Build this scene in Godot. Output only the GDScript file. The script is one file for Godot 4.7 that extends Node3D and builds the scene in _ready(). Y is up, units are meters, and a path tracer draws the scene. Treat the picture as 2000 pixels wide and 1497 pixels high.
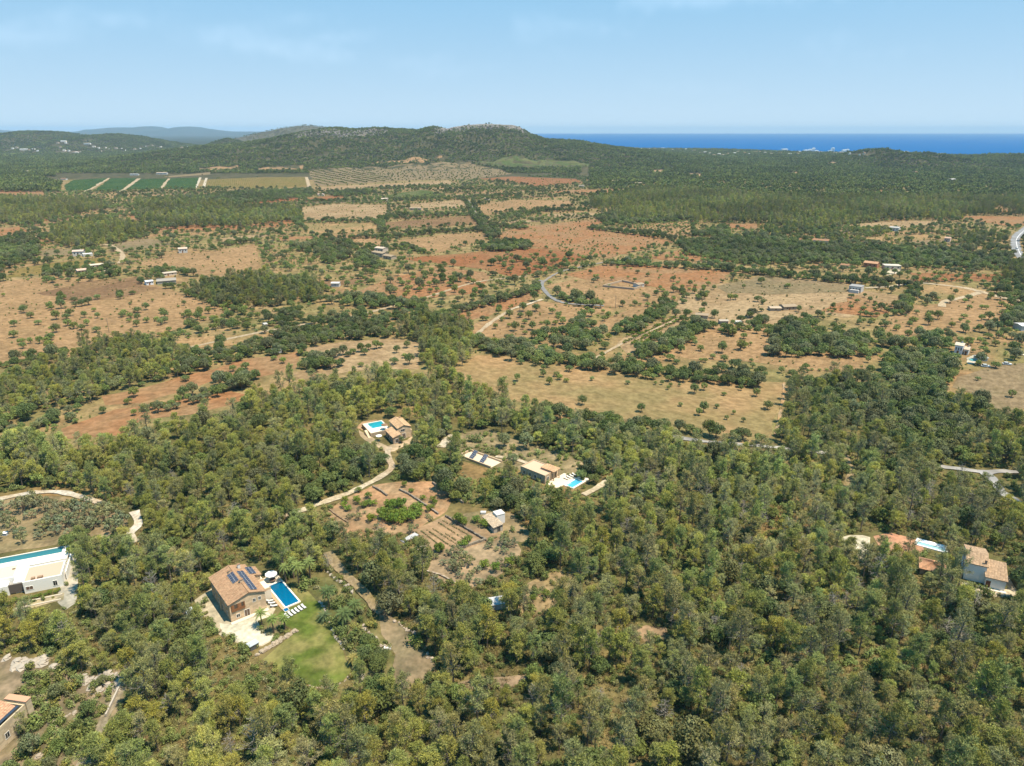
extends Node3D
# An aerial view over pine woods, villas and dry fields towards a wooded ridge and the sea.

const H := 120.0          # height of the drone above the plain
const F := 1387.0         # focal length in pixels of the 2000 px wide photograph
var ax := Vector3.RIGHT
var ay := Vector3.UP
var az := Vector3.FORWARD
var rng := RandomNumberGenerator.new()
var big := FastNoiseLite.new()
var mid := FastNoiseLite.new()
var ridges := []
var mats := {}
var used := {}
var fields := []
var clear := []           # ground outlines that woods leave free
var trees := []           # [kind, variant, position, size, turn, tint, zone]

class MB:
	var v := PackedVector3Array()
	var c := PackedColorArray()
	func tri(a: Vector3, b: Vector3, d: Vector3, k: Color) -> void:
		v.append(a); v.append(b); v.append(d)
		c.append(k); c.append(k); c.append(k)
	func quad(a: Vector3, b: Vector3, d: Vector3, e: Vector3, k: Color) -> void:
		tri(a, b, d, k)
		tri(a, d, e, k)
	func box(x: float, y: float, z: float, w: float, h: float, d: float, k: Color) -> void:   # x, z centre, y bottom
		hexa([Vector3(x - w / 2, y, z + d / 2), Vector3(x + w / 2, y, z + d / 2), Vector3(x + w / 2, y, z - d / 2), Vector3(x - w / 2, y, z - d / 2)], h, k)
	func hexa(b: Array, h: float, k: Color) -> void:
		var u := Vector3(0, h, 0)
		for i in 4:
			var p: Vector3 = b[i]
			var q: Vector3 = b[(i + 1) % 4]
			quad(p, p + u, q + u, q, k)
		quad(b[0] + u, b[3] + u, b[2] + u, b[1] + u, k)
		quad(b[0], b[1], b[2], b[3], k)
	func tube(pts: Array, rad: Array, n: int, k: Color) -> void:
		for i in pts.size() - 1:
			var p: Vector3 = pts[i]
			var q: Vector3 = pts[i + 1]
			var d := (q - p).normalized()
			var s := d.cross(Vector3(0.31, 0.2, 0.93)).normalized()
			var t := d.cross(s)
			for j in n:
				var a0 := TAU * j / n
				var a1 := TAU * (j + 1) / n
				var e0 := s * cos(a0) + t * sin(a0)
				var e1 := s * cos(a1) + t * sin(a1)
				quad(p + e0 * rad[i], q + e0 * rad[i + 1], q + e1 * rad[i + 1], p + e1 * rad[i], k)
	func add(o: MB) -> void:
		v.append_array(o.v)
		c.append_array(o.c)
	func mesh() -> ArrayMesh:
		var m := ArrayMesh.new()
		if v.is_empty():
			return m
		var a := []
		a.resize(Mesh.ARRAY_MAX)
		a[Mesh.ARRAY_VERTEX] = v
		a[Mesh.ARRAY_COLOR] = c
		m.add_surface_from_arrays(Mesh.PRIMITIVE_TRIANGLES, a)
		return m

func ray(x: float, y: float) -> Vector3:
	return az + ax * ((x - 1000.0) / F) - ay * ((y - 748.5) / F)

func at(x: float, y: float, h := 0.0) -> Vector3:      # the place on the plain (or at height h over it) that is seen in that direction
	var d := ray(x, y)
	return Vector3(0, H, 0) + d * ((h - H) / minf(d.y, -0.0004))

func on_land(x: float, y: float) -> Vector3:           # the same on hilly land
	var d := ray(x, y)
	var t := 1400.0
	while t < 20000.0:
		var p := Vector3(0, H, 0) + d * t
		if p.y <= land(p.x, p.z):
			return Vector3(p.x, land(p.x, p.z), p.z)
		t *= 1.004
	return at(x, y)

func pix(p: Vector3) -> Vector2:
	var v := p - Vector3(0, H, 0)
	var z := v.dot(az)
	if z < 1.0:
		return Vector2(-9999, -9999)
	return Vector2(1000.0 + F * v.dot(ax) / z, 748.5 - F * v.dot(ay) / z)

func in_view(p: Vector3, m := 0.0) -> bool:
	var q := pix(p)
	return q.x > -m and q.x < 2000.0 + m and q.y > -m and q.y < 1497.0 + m

func outline(a: Array, h := 0.0) -> PackedVector2Array:
	var o := PackedVector2Array()
	for i in a.size() / 2:
		var p := at(a[2 * i], a[2 * i + 1], h)
		o.append(Vector2(p.x, p.z))
	return o

func inside(p: Vector2, polys: Array) -> bool:
	for q in polys:
		if q.box.has_point(p) and Geometry2D.is_point_in_polygon(p, q.poly):
			return true
	return false

func area(poly: PackedVector2Array) -> Dictionary:
	var b := Rect2(poly[0], Vector2.ZERO)
	for p in poly:
		b = b.expand(p)
	return {"poly": poly, "box": b}

func keep_clear(a: Array, h := 0.0) -> void:
	var q := area(outline(a, h))
	q.low = h < 0.1
	clear.append(q)

func keep_clear_round(x: float, z: float, r: float) -> void:
	var o := PackedVector2Array()
	for i in 12:
		o.append(Vector2(x + r * cos(TAU * i / 12), z + r * sin(TAU * i / 12)))
	clear.append(area(o))

func rnd(a: float, b: float) -> float:
	return rng.randf_range(a, b)

func mix(a: Color, b: Color, t: float) -> Color:
	return a.lerp(b, clampf(t, 0, 1))

func dim(c: Color, k: float) -> Color:
	return Color(c.r * k, c.g * k, c.b * k)

func mat(called: String, rough := 0.9, spec := 0.2) -> StandardMaterial3D:   # vertex-coloured
	if mats.has(called):
		return mats[called]
	var m := StandardMaterial3D.new()
	m.resource_name = called
	m.vertex_color_use_as_albedo = true
	m.roughness = rough
	m.metallic_specular = spec
	m.cull_mode = BaseMaterial3D.CULL_DISABLED
	mats[called] = m
	return m

func numbered(called: String) -> String:
	var n: int = used.get(called, 0)
	used[called] = n + 1
	return called if n == 0 else "%s_%03d" % [called, n]

func tag(o: Node, label: String, category: String, group := "", kind := "") -> void:
	if label:
		o.set_meta("label", label)
	if category:
		o.set_meta("category", category)
	if group:
		o.set_meta("group", group)
	if kind:
		o.set_meta("kind", kind)

func thing(called: String, label: String, category: String, where: Vector3, turn := 0.0, group := "") -> Node3D:
	var o := Node3D.new()
	o.name = numbered(called)
	add_child(o)
	o.position = where
	o.rotation.y = turn
	tag(o, label, category, group)
	return o

func part(called: String, mb: MB, m: Material, parent: Node3D) -> MeshInstance3D:
	var o := MeshInstance3D.new()
	o.name = called
	o.mesh = mb.mesh()
	o.material_override = m
	parent.add_child(o, true)
	return o

func solo(called: String, mb: MB, m: Material, label: String, category: String, kind := "", group := "") -> MeshInstance3D:
	var o := MeshInstance3D.new()
	o.name = numbered(called)
	o.mesh = mb.mesh()
	o.material_override = m
	add_child(o)
	tag(o, label, category, group, kind)
	return o

# ---------------------------------------------------------------- land
func ridge(dist: float, front: float, back: float, a: Array, kind := 0, less := 4.0) -> void:
	var xs := PackedFloat32Array()
	var hs := PackedFloat32Array()
	for i in a.size() / 2:
		var d := ray(a[2 * i], a[2 * i + 1])
		var t := dist / -d.z
		xs.append(d.x * t)
		hs.append(maxf(0.0, H + d.y * t - less))
	ridges.append({"d": dist, "f": front, "b": back, "x": xs, "h": hs, "kind": kind})

func ridge_h(r: Dictionary, x: float, z: float) -> float:
	var e: float = z + r.d
	if e > r.f or e < -r.b:
		return 0.0
	var xs: PackedFloat32Array = r.x
	if x <= xs[0] or x >= xs[xs.size() - 1]:
		return 0.0
	var i := xs.bsearch(x) - 1
	i = clampi(i, 0, xs.size() - 2)
	var t := (x - xs[i]) / (xs[i + 1] - xs[i])
	t = t * t * (3.0 - 2.0 * t) * 0.5 + t * 0.5
	var h: float = lerpf(r.h[i], r.h[i + 1], t)
	var s: float = 1.0 - e / r.f if e > 0.0 else 1.0 + e / r.b
	s = s * s * (3.0 - 2.0 * s)
	return h * s * (1.0 + 0.85 * (1.0 - s) * mid.get_noise_2d(x * 0.35, z * 0.35))

func land(x: float, z: float) -> float:
	if z > -1500.0:
		return 0.0
	var h := 0.0
	for r in ridges:
		h = maxf(h, ridge_h(r, x, z))
	return h

var coast := PackedVector2Array()

func coast_z(x: float) -> float:
	if x <= coast[0].x:
		return coast[0].y
	for i in coast.size() - 1:
		if x < coast[i + 1].x:
			return lerpf(coast[i].y, coast[i + 1].y, (x - coast[i].x) / (coast[i + 1].x - coast[i].x))
	return coast[coast.size() - 1].y

var wood := {}            # outline of the wood in front
const DRY := Color(0.26, 0.20, 0.09)
const SCRUB := Color(0.145, 0.135, 0.055)
const BARE := Color(0.42, 0.25, 0.115)

func land_color(x: float, z: float, h: float) -> Color:
	var a := big.get_noise_2d(x, z)
	var b := mid.get_noise_2d(x, z)
	if z > -1900.0:
		var near := z > -480.0 and Geometry2D.is_point_in_polygon(Vector2(x, z), wood.poly)
		if near or z > -90.0:
			return mix(mix(SCRUB, DRY, 0.35 + 1.0 * b), BARE, 1.8 * (a + b * 0.5) - 0.8)
		var c := mix(Color(0.37, 0.262, 0.135), Color(0.365, 0.228, 0.118), 0.5 + 1.5 * a)
		return mix(c, Color(0.26, 0.22, 0.095), 0.45 + 1.3 * b)
	var g := mix(Color(0.085, 0.085, 0.042), Color(0.17, 0.14, 0.08), 0.35 + 0.9 * b)
	if z < -6000.0:
		return mix(Color(0.05, 0.066, 0.03), Color(0.12, 0.10, 0.06), 0.2 + b)
	if ridge_h(ridges[2], x, z) > 2.0 and z < -4500.0:
		return mix(Color(0.17, 0.155, 0.115), Color(0.10, 0.10, 0.06), 0.4 + b)
	return mix(g, Color(0.25, 0.225, 0.19), rocky(x, z) * 1.3 - 0.1)

func rocky(x: float, z: float) -> float:               # how bare the limestone of the main ridge is
	var e := z + 3300.0
	if absf(e) > 520.0 or x < -930.0 or x > 110.0:
		return 0.0
	var cap := smoothstep(-360.0, -270.0, x) * smoothstep(100.0, 20.0, x) * smoothstep(330.0, 150.0, e)
	var cliff := smoothstep(-900.0, -840.0, x) * smoothstep(-480.0, -560.0, x) * smoothstep(420.0, 300.0, e) * smoothstep(60.0, 130.0, e) * 0.5
	return clampf(maxf(cap, cliff) + 0.55 * mid.get_noise_2d(x * 2.2, z * 2.2), 0.0, 1.0) * signf(maxf(cap, cliff) + 0.0 if maxf(cap, cliff) > 0.12 else 0.0)

func grain(size: int, seed_: int, lo: float, hi: float, freq: float) -> ImageTexture:
	var n := FastNoiseLite.new()
	n.seed = seed_
	n.frequency = freq
	n.fractal_octaves = 6
	n.fractal_gain = 0.62
	var d := n.get_seamless_image(size, size).get_data()
	n.seed = seed_ + 7
	n.frequency = freq * 7.0
	n.fractal_octaves = 3
	var e := n.get_seamless_image(size, size).get_data()
	var out := PackedByteArray()
	out.resize(size * size * 3)
	for i in size * size:
		var t := clampf((d[i] * 0.6 + e[i] * 0.4) / 255.0 * 1.7 - 0.35, 0, 1)
		var k := lerpf(lo, hi, t)
		out[3 * i] = int(255 * clampf(k, 0, 1))
		out[3 * i + 1] = int(255 * clampf(k * lerpf(1.02, 0.985, t), 0, 1))
		out[3 * i + 2] = int(255 * clampf(k * lerpf(0.99, 0.965, t), 0, 1))
	return ImageTexture.create_from_image(Image.create_from_data(size, size, false, Image.FORMAT_RGB8, out))

func build_land() -> void:
	var m := mat("soil", 0.95, 0.15)
	m.albedo_texture = grain(768, 11, 0.62, 0.98, 0.012)
	m.uv1_triplanar = true
	m.uv1_world_triplanar = true
	m.uv1_scale = Vector3.ONE / 137.0
	var zs := PackedFloat32Array()
	var z := 60.0
	while z > -24000.0:
		zs.append(z)
		z -= maxf(2.6, absf(z) * 0.0135)
	var nx := 260
	var mb := MB.new()
	var pv := []
	for r in zs.size():
		var wid: float = absf(zs[r]) * 0.95 + 140.0
		var row := PackedVector3Array()
		for i in nx + 1:
			var x := wid * (2.0 * i / nx - 1.0)
			var zz: float = zs[r]
			var edge := coast_z(x)
			if zz < edge:
				zz = edge
			row.append(Vector3(x, land(x, zz) - (4.0 if zs[r] < edge else 0.0), zz))
		pv.append(row)
	for r in zs.size() - 1:
		for i in nx:
			var a: Vector3 = pv[r][i]
			var b: Vector3 = pv[r + 1][i]
			var c: Vector3 = pv[r + 1][i + 1]
			var d: Vector3 = pv[r][i + 1]
			if absf(a.z - b.z) < 0.01 and absf(d.z - c.z) < 0.01 and a.y < -3.9:
				continue
			mb.v.append_array([a, b, c, a, c, d])
			var ca := land_color(a.x, a.z, a.y)
			var cb := land_color(b.x, b.z, b.y)
			var cc := land_color(c.x, c.z, c.y)
			var cd := land_color(d.x, d.z, d.y)
			mb.c.append_array([ca, cb, cc, ca, cc, cd])
	solo("ground", mb, m, "dry land of woods and plain reaching to the hills and coast", "ground", "structure")
	var sea := MB.new()
	sea.quad(Vector3(-60000, -1.5, -600), Vector3(60000, -1.5, -600), Vector3(60000, -1.5, -60000), Vector3(-60000, -1.5, -60000), Color(0.001, 0.085, 0.25))
	sea.v.clear()
	sea.c.clear()
	# the sea begins beyond the coast
	var far := -28000.0
	for i in coast.size() - 1:
		var p := coast[i]
		var q := coast[i + 1]
		var k0 := far / minf(p.y, -1.0) * 1.3
		var k1 := far / minf(q.y, -1.0) * 1.3
		sea.quad(Vector3(p.x, -1.5, p.y + 30), Vector3(q.x, -1.5, q.y + 30), Vector3(q.x * k1, -1.5, far), Vector3(p.x * k0 if i > 0 else -45000.0, -1.5, far), Color(0.001, 0.080, 0.24))
	var sm := mat("sea_water", 0.6, 0.06)
	solo("sea", sea, sm, "deep blue sea beyond the coast under the horizon", "sea", "structure")

# ---------------------------------------------------------------- fields, tracks and roads
func streaks() -> ImageTexture:
	var n := FastNoiseLite.new()
	n.seed = 5
	n.frequency = 0.03
	n.fractal_octaves = 7
	n.fractal_gain = 0.8
	var d := n.get_seamless_image(512, 512).get_data()
	var out := PackedByteArray()
	out.resize(512 * 512 * 3)
	for i in 512 * 512:
		var t := clampf(d[i] / 255.0 * 1.8 - 0.4, 0, 1)
		out[3 * i] = int(lerpf(184, 244, t))
		out[3 * i + 1] = int(lerpf(184, 244, t))
		out[3 * i + 2] = int(lerpf(180, 242, t))
	return ImageTexture.create_from_image(Image.create_from_data(512, 512, false, Image.FORMAT_RGB8, out))

func rough_edge(poly: PackedVector2Array, step: float, off: float) -> PackedVector2Array:
	var o := PackedVector2Array()
	for i in poly.size():
		var p := poly[i]
		var q := poly[(i + 1) % poly.size()]
		var n := clampi(int(p.distance_to(q) / step), 1, 24)
		var side := (q - p).normalized().orthogonal()
		for k in n:
			var r := p.lerp(q, float(k) / n)
			o.append(r + side * (off * (mid.get_noise_2d(r.x * 3.0, r.y * 3.0) * 2.0) if k > 0 else 0.0))
	return o

func sheet(called: String, poly: PackedVector2Array, col: Color, other: Color, lift: float, m: Material, label: String, category: String, n := 18, freq := 1.0) -> MeshInstance3D:
	# corners, then points spread over the inside, joined by Delaunay triangles
	var span := Rect2(poly[0], Vector2.ZERO)
	for p in poly:
		span = span.expand(p)
	var step := maxf(sqrt(span.get_area()) / n, 0.7)
	var dots := PackedVector2Array()
	for i in poly.size():
		var p := poly[i]
		var q := poly[(i + 1) % poly.size()]
		var cuts := clampi(int(p.distance_to(q) / step), 1, 40)
		for k in cuts:
			dots.append(p.lerp(q, float(k) / cuts))
	for i in int(span.size.x / step) + 1:
		for j in int(span.size.y / step) + 1:
			var p := span.position + Vector2(i + 0.5 + 0.3 * sin(j * 2.1 + i), j + 0.5 + 0.3 * sin(i * 1.7 + j * 0.6)) * step
			if Geometry2D.is_point_in_polygon(p, poly):
				dots.append(p)
	var net := Geometry2D.triangulate_delaunay(dots)
	var flat := PackedVector2Array()
	for i in net.size() / 3:
		var a := dots[net[3 * i]]
		var b := dots[net[3 * i + 1]]
		var d := dots[net[3 * i + 2]]
		if Geometry2D.is_point_in_polygon((a + b + d) / 3.0, poly):
			flat.append_array([a, b, d])
	var v := PackedVector3Array()
	var c := PackedColorArray()
	var uv := PackedVector2Array()
	var long := Vector2.RIGHT
	var most := 0.0
	for i in poly.size():
		var e := poly[(i + 1) % poly.size()] - poly[i]
		if e.length() > most:
			most = e.length()
			long = e.normalized()
	for p in flat:
		v.append(Vector3(p.x, land(p.x, p.y) + lift, p.y))
		var t := 0.5 + 1.3 * big.get_noise_2d(p.x * 2.0 * freq, p.y * 2.0 * freq) + 1.1 * mid.get_noise_2d(p.x * freq, p.y * freq)
		c.append(mix(col, other, t))
		uv.append(Vector2(p.dot(long) / 120.0, p.dot(long.orthogonal()) / 78.0))
	var a := []
	a.resize(Mesh.ARRAY_MAX)
	a[Mesh.ARRAY_VERTEX] = v
	a[Mesh.ARRAY_COLOR] = c
	a[Mesh.ARRAY_TEX_UV] = uv
	var mesh := ArrayMesh.new()
	if v.size():
		mesh.add_surface_from_arrays(Mesh.PRIMITIVE_TRIANGLES, a)
	var o := MeshInstance3D.new()
	o.name = numbered(called)
	o.mesh = mesh
	o.material_override = m
	add_child(o)
	tag(o, label, category, "", "structure")
	return o

var soils := {
	"tan": [Color(0.371, 0.233, 0.123), Color(0.307, 0.198, 0.103)], "pale": [Color(0.396, 0.280, 0.164), Color(0.319, 0.217, 0.121)], "orange": [Color(0.332, 0.166, 0.081), Color(0.317, 0.195, 0.104)],
	"red": [Color(0.283, 0.124, 0.058), Color(0.292, 0.154, 0.077)], "brown": [Color(0.211, 0.127, 0.071), Color(0.252, 0.158, 0.086)], "olive": [Color(0.385, 0.246, 0.125), Color(0.268, 0.204, 0.095)],
	"yellow": [Color(0.198, 0.162, 0.052), Color(0.254, 0.179, 0.068)], "green": [Color(0.092, 0.123, 0.041), Color(0.151, 0.153, 0.066)], "vine": [Color(0.036, 0.082, 0.025), Color(0.058, 0.102, 0.031)],
	"grey": [Color(0.266, 0.196, 0.114), Color(0.223, 0.175, 0.099)],
}

func field(a: Array, soil: String, label: String, hedge := 0.35, called := "field") -> void:
	var poly := outline(a)
	var low := 0
	for i in a.size() / 2:
		low += 1 if a[2 * i + 1] < 336 else 0
	if low > 1:
		poly.clear()
		for i in a.size() / 2:
			var p := on_land(a[2 * i], a[2 * i + 1])
			poly.append(Vector2(p.x, p.z))
	var soft := rough_edge(poly, 12.0, 2.5)
	if Geometry2D.triangulate_polygon(soft).is_empty():
		soft = poly
	var box := area(poly)
	box.hedge = hedge
	box.soil = soil
	fields.append(box)
	sheet(called, soft, soils[soil][0], soils[soil][1], 0.03 + 0.004 * fields.size(), mats.field, label, called, 26)

func ribbon(called: String, a: Array, width: float, col: Color, other: Color, label: String, lift := 0.3, category := "path", m: Material = null) -> void:
	var pts := PackedVector2Array()
	var c := Curve2D.new()
	for p in outline(a):
		c.add_point(p)
	for i in c.point_count:
		var p0 := c.get_point_position(maxi(i - 1, 0))
		var p1 := c.get_point_position(mini(i + 1, c.point_count - 1))
		c.set_point_in(i, -(p1 - p0) / 6.0)
		c.set_point_out(i, (p1 - p0) / 6.0)
	c.bake_interval = maxf(2.0, width * 0.6)
	pts = c.get_baked_points()
	var l := PackedVector2Array()
	var r := PackedVector2Array()
	for i in pts.size():
		var d := (pts[mini(i + 1, pts.size() - 1)] - pts[maxi(i - 1, 0)]).normalized().orthogonal()
		var w := width / 2 * (1.0 + 0.5 * mid.get_noise_2d(pts[i].x * 4, pts[i].y * 4))
		l.append(pts[i] + d * w)
		r.append(pts[i] - d * w)
	var v := PackedVector3Array()
	var k := PackedColorArray()
	var uv := PackedVector2Array()
	for i in pts.size() - 1:
		for q in [l[i], l[i + 1], r[i + 1], l[i], r[i + 1], r[i]]:
			v.append(Vector3(q.x, land(q.x, q.y) + lift, q.y))
			k.append(mix(col, other, 0.5 + mid.get_noise_2d(q.x * 3, q.y * 3)))
			uv.append(q / 30.0)
		var mid_p := (pts[i] + pts[i + 1]) / 2
		var wide := (l[i] - r[i]) * 0.72
		clear.append(area(PackedVector2Array([mid_p + wide + (pts[i + 1] - pts[i]), mid_p - wide + (pts[i + 1] - pts[i]), mid_p - wide - (pts[i + 1] - pts[i]), mid_p + wide - (pts[i + 1] - pts[i])])))
	var ar := []
	ar.resize(Mesh.ARRAY_MAX)
	ar[Mesh.ARRAY_VERTEX] = v
	ar[Mesh.ARRAY_COLOR] = k
	ar[Mesh.ARRAY_TEX_UV] = uv
	var mesh := ArrayMesh.new()
	mesh.add_surface_from_arrays(Mesh.PRIMITIVE_TRIANGLES, ar)
	var o := MeshInstance3D.new()
	o.name = numbered(called)
	o.mesh = mesh
	o.material_override = m if m else mats.field
	add_child(o)
	tag(o, label, category, "", "structure")

func build_fields() -> void:
	var m := mat("field", 0.95, 0.12)
	m.albedo_texture = streaks()
	field([890,725, 930,695, 1000,690, 1125,707, 1212,720, 1325,732, 1425,740, 1500,746, 1534,748, 1530,785, 1508,855, 1437,852, 1312,830, 1200,818, 1082,800, 1000,782, 955,760], "olive", "large dry meadow with scattered saplings behind the low villa's wood", 0.0)
	field([198,774, 325,745, 500,699, 585,690, 583,705, 500,720, 412,745, 275,787, 205,792], "orange", "long orange soil terrace below the white caravan", 0.1)
	field([118,838, 225,800, 350,782, 450,765, 500,775, 375,810, 275,820, 237,850, 130,858], "orange", "lower orange terrace between two strips of bushes", 0.1)
	field([507,702, 582,687, 585,712, 572,724, 500,738, 495,715], "orange", "orange plot right beside the white caravan", 0.1)
	field([590,682, 675,667, 770,661, 822,668, 820,722, 725,722, 585,742, 570,730, 650,705, 620,695], "pale", "sandy pale clearing with a pine clump at its right end", 0.1)
	for strip in [[198,774, 325,745, 500,699, 585,690, 583,705, 500,720, 412,745, 275,787, 205,792], [118,838, 225,800, 350,782, 450,765, 500,775, 375,810, 275,820, 237,850, 130,858], [507,702, 582,687, 585,712, 572,724, 500,738, 495,715], [590,682, 675,667, 770,661, 822,668, 820,722, 725,722, 700,705, 620,695]]:
		for h in [0.0, 1.8, 3.6]:
			keep_clear(strip, h)
	field([845,620, 1000,577, 1050,565, 1058,573, 1000,603, 915,626], "orange", "narrow ploughed orange field between two hedges left of the country road", 0.1)
	field([915,640, 1000,607, 1057,588, 1130,600, 1180,598, 1112,650, 1000,662, 930,657], "tan", "sandy field with young trees below the country road", 0.1)
	field([1117,652, 1230,605, 1262,590, 1265,607, 1225,637, 1120,656], "tan", "narrow bare tan strip pointing to the walled ruin", 0.4)
	field([1205,672, 1225,655, 1310,619, 1350,620, 1310,645, 1250,682, 1225,692], "pale", "small vegetable plot in green rows between dark hedges", 0.3)
	field([1290,690, 1380,645, 1402,632, 1500,642, 1560,650, 1690,692, 1700,730, 1640,727, 1540,717, 1470,707, 1350,702], "tan", "reddish tan field round the oval oak grove", 0.0)
	field([1310,615, 1330,575, 1360,560, 1500,545, 1560,541, 1700,570, 1772,580, 1760,600, 1700,612, 1650,621, 1600,612, 1500,640, 1400,630], "pale", "wide pale field before the stone ruin with barns", 0.05)
	field([1602,607, 1675,577, 1755,597, 1712,621], "orange", "orange garden plot with rows of young trees below the stone ruin", 0.1)
	field([1720,634, 1787,597, 1835,594, 1832,571, 1900,566, 1975,589, 1990,622, 1900,648, 1750,657], "tan", "tan field of almond trees inside the dirt road bend", 0.1)
	field([1870,737, 1975,710, 2030,710, 2030,774, 1987,812, 1920,802, 1925,774, 1860,757], "grey", "grey brown field right below the white farmhouse", 0.1)
	field([1795,812, 1825,818, 1832,836, 1855,866, 1807,848], "orange", "small orange clearing deep in the oak wood", 0.0)
	field([-60,556, 110,540, 300,556, 425,598, 472,601, 400,627, 310,657, 160,682, 150,692, 50,707, -60,716], "tan", "large tan field with scattered round trees at the left edge", 0.05)
	field([70,573, 160,551, 272,541, 275,558, 312,563, 250,579, 150,592], "brown", "brown ploughed field behind the scattered round trees", 0.2)
	field([7,543, 42,523, 215,501, 212,511, 140,526, 62,539], "yellow", "yellow green vineyard strip before the white house with outbuildings", 0.15)
	field([270,516, 320,496, 400,493, 500,476, 512,531, 430,546, 325,526], "tan", "pale stubble field with a faint green corner beside the long white barn", 0.05)
	field([200,481, 287,465, 335,478, 237,493], "grey", "grey stubble quadrangle under the dark pine grove", 0.3)
	field([77,489, 150,485, 140,498, 75,501], "grey", "small stubble strip left of the white house with outbuildings", 0.3)
	field([17,476, 87,461, 100,473, 80,481, 25,486], "orange", "orange clearing in the woods at the left edge", 0.2)
	field([-40,449, 38,443, 55,451, 32,461, -40,464], "orange", "pinkish field at the left edge above the orange clearing", 0.2)
	field([62,440, 132,427, 130,433, 65,443], "brown", "thin brown field between two pine woods on the left", 0.2)
	field([232,427, 262,421, 277,435, 242,442], "orange", "pale orange clearing in the pine wood left of centre", 0.3)
	field([295,445, 390,439, 500,434, 575,429, 575,441, 500,446, 300,456], "orange", "long orange strip with bushes above the green plots", 0.5)
	field([422,467, 500,458, 527,459, 500,467, 430,473], "pale", "thin straw coloured strip between hedges left of centre", 0.5)
	field([585,406, 650,399, 760,401, 760,426, 640,431, 590,433], "pale", "straw coloured pair of fields below the far olive orchard", 0.4)
	field([740,436, 920,422, 935,438, 850,443, 752,448], "brown", "grey brown ploughed field left of the straight tree lined lane", 0.3)
	field([592,438, 735,436, 742,452, 640,458, 600,455], "olive", "grassy olive plot left of the grey brown ploughed field", 0.4)
	field([670,466, 725,461, 750,473, 745,483, 685,478], "tan", "small tan wedge above the stone farm cluster", 0.4)
	field([770,471, 875,458, 952,453, 957,468, 862,493, 832,493], "tan", "bare tan field right of the stone farm cluster", 0.3)
	field([780,506, 875,498, 1000,486, 1062,486, 1100,492, 1150,505, 1060,532, 1000,541, 940,526, 860,516], "red", "red soil orchard at the middle of the plain", 0.0)
	field([975,456, 1030,443, 1160,428, 1185,433, 1150,446, 1275,461, 1317,473, 1262,486, 1187,505, 1100,492, 1040,481, 962,463], "orange", "broad bare orange field with rows of saplings", 0.05)
	field([1100,536, 1185,516, 1325,523, 1425,531, 1412,551, 1360,566, 1330,576, 1250,556, 1150,549], "orange", "orange field with lone trees behind the walled ruin", 0.0)
	field([1065,561, 1120,546, 1200,551, 1330,571, 1300,601, 1265,591, 1200,601, 1130,596], "tan", "tan field round the walled ruin", 0.05)
	field([750,546, 860,521, 960,536, 940,571, 850,582, 700,592, 690,575], "orange", "sandy orange orchard left of the country road", 0.0)
	field([1400,561, 1490,538, 1650,553, 1655,571, 1500,576, 1420,573], "grey", "greyish grass field left of the stone ruin with barns", 0.0)
	field([1205,441, 1350,431, 1357,458, 1340,463, 1250,451], "tan", "tan orchard with neat rows under the big pine forest", 0.3)
	field([1410,437, 1500,438, 1495,447, 1425,448], "orange", "small orange field under the edge of the big pine forest", 0.4)
	field([1240,501, 1330,488, 1470,503, 1465,513, 1300,509], "orange", "orange strip with trees behind the long dark hedge", 0.2)
	field([1860,424, 1900,422, 2030,424, 2030,438, 1975,443, 1912,433], "orange", "pinkish field at the right edge under the pine forest", 0.3)
	field([1650,441, 1725,433, 1835,431, 1835,442, 1725,448], "pale", "straw strip above the white house with a grey roof", 0.4)
	field([1567,523, 1610,511, 1607,524], "orange", "orange triangle left of the brick red house", 0.2)
	field([1775,533, 1862,536, 1970,536, 1962,551, 1787,549], "red", "red brown orchard left of the main road", 0.1)
	field([1790,560, 1850,552, 1900,562, 1905,572, 1880,585, 1835,587, 1795,580], "olive", "round grassy field inside the dirt road bend", 0.1)
	field([402,351, 500,347, 595,346, 600,365, 500,368, 400,367], "yellow", "yellow brown vineyard right of the green plots", 0.1)
	field([600,332, 700,330, 775,354, 618,364], "grey", "pale orchard in straight rows at the foot of the ridge", 0.0)
	field([700,330, 900,317, 975,331, 1000,340, 925,350, 775,353], "grey", "pale grey orchard right of the straight rows", 0.0)
	field([620,366, 875,353, 900,360, 750,367, 625,372], "pale", "straw strip under the pale orchards", 0.2)
	field([920,319, 990,307, 1075,313, 1175,323, 1100,330, 1000,330], "green", "green hillside vineyard at the foot of the ridge", 0.1)
	field([925,350, 1000,345, 1125,350, 1140,358, 1050,365, 1000,356], "red", "dark red field under the green hillside vineyard", 0.1)
	field([500,331, 595,323, 592,333, 507,336], "tan", "small tan field at the foot of the ridge", 0.1)
	field([682,318, 850,312, 875,313, 825,321, 750,320], "tan", "tan clearing against the ridge woods", 0.1)
	field([385,331, 465,324, 470,333, 390,335], "tan", "thin tan field in front of the ridge at left", 0.1)
	field([320,345, 410,337, 415,341, 330,347], "grey", "grey tan strip behind the green vineyard plots", 0.1)
	field([435,397, 500,390, 582,386, 582,393, 500,398], "red", "thin brick red field between dark hedges", 0.1)
	field([595,388, 665,380, 677,390, 600,394], "red", "short red strip right of the thin brick red field", 0.1)
	field([750,382, 825,371, 857,377, 825,386], "green", "bright green wedge in front of the pale orchards", 0.1)
	field([932,403, 1000,391, 1112,392, 1123,402, 1000,412, 940,423], "tan", "smooth tan field right of the straight tree lined lane", 0.2)
	field([1060,376, 1140,371, 1260,369, 1150,380], "orange", "thin orange strip pointing into the pine forest", 0.2)
	field([760,403, 900,391, 920,405, 825,412], "pale", "sandy yard of the farm compound by the lane", 0.5)
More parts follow.
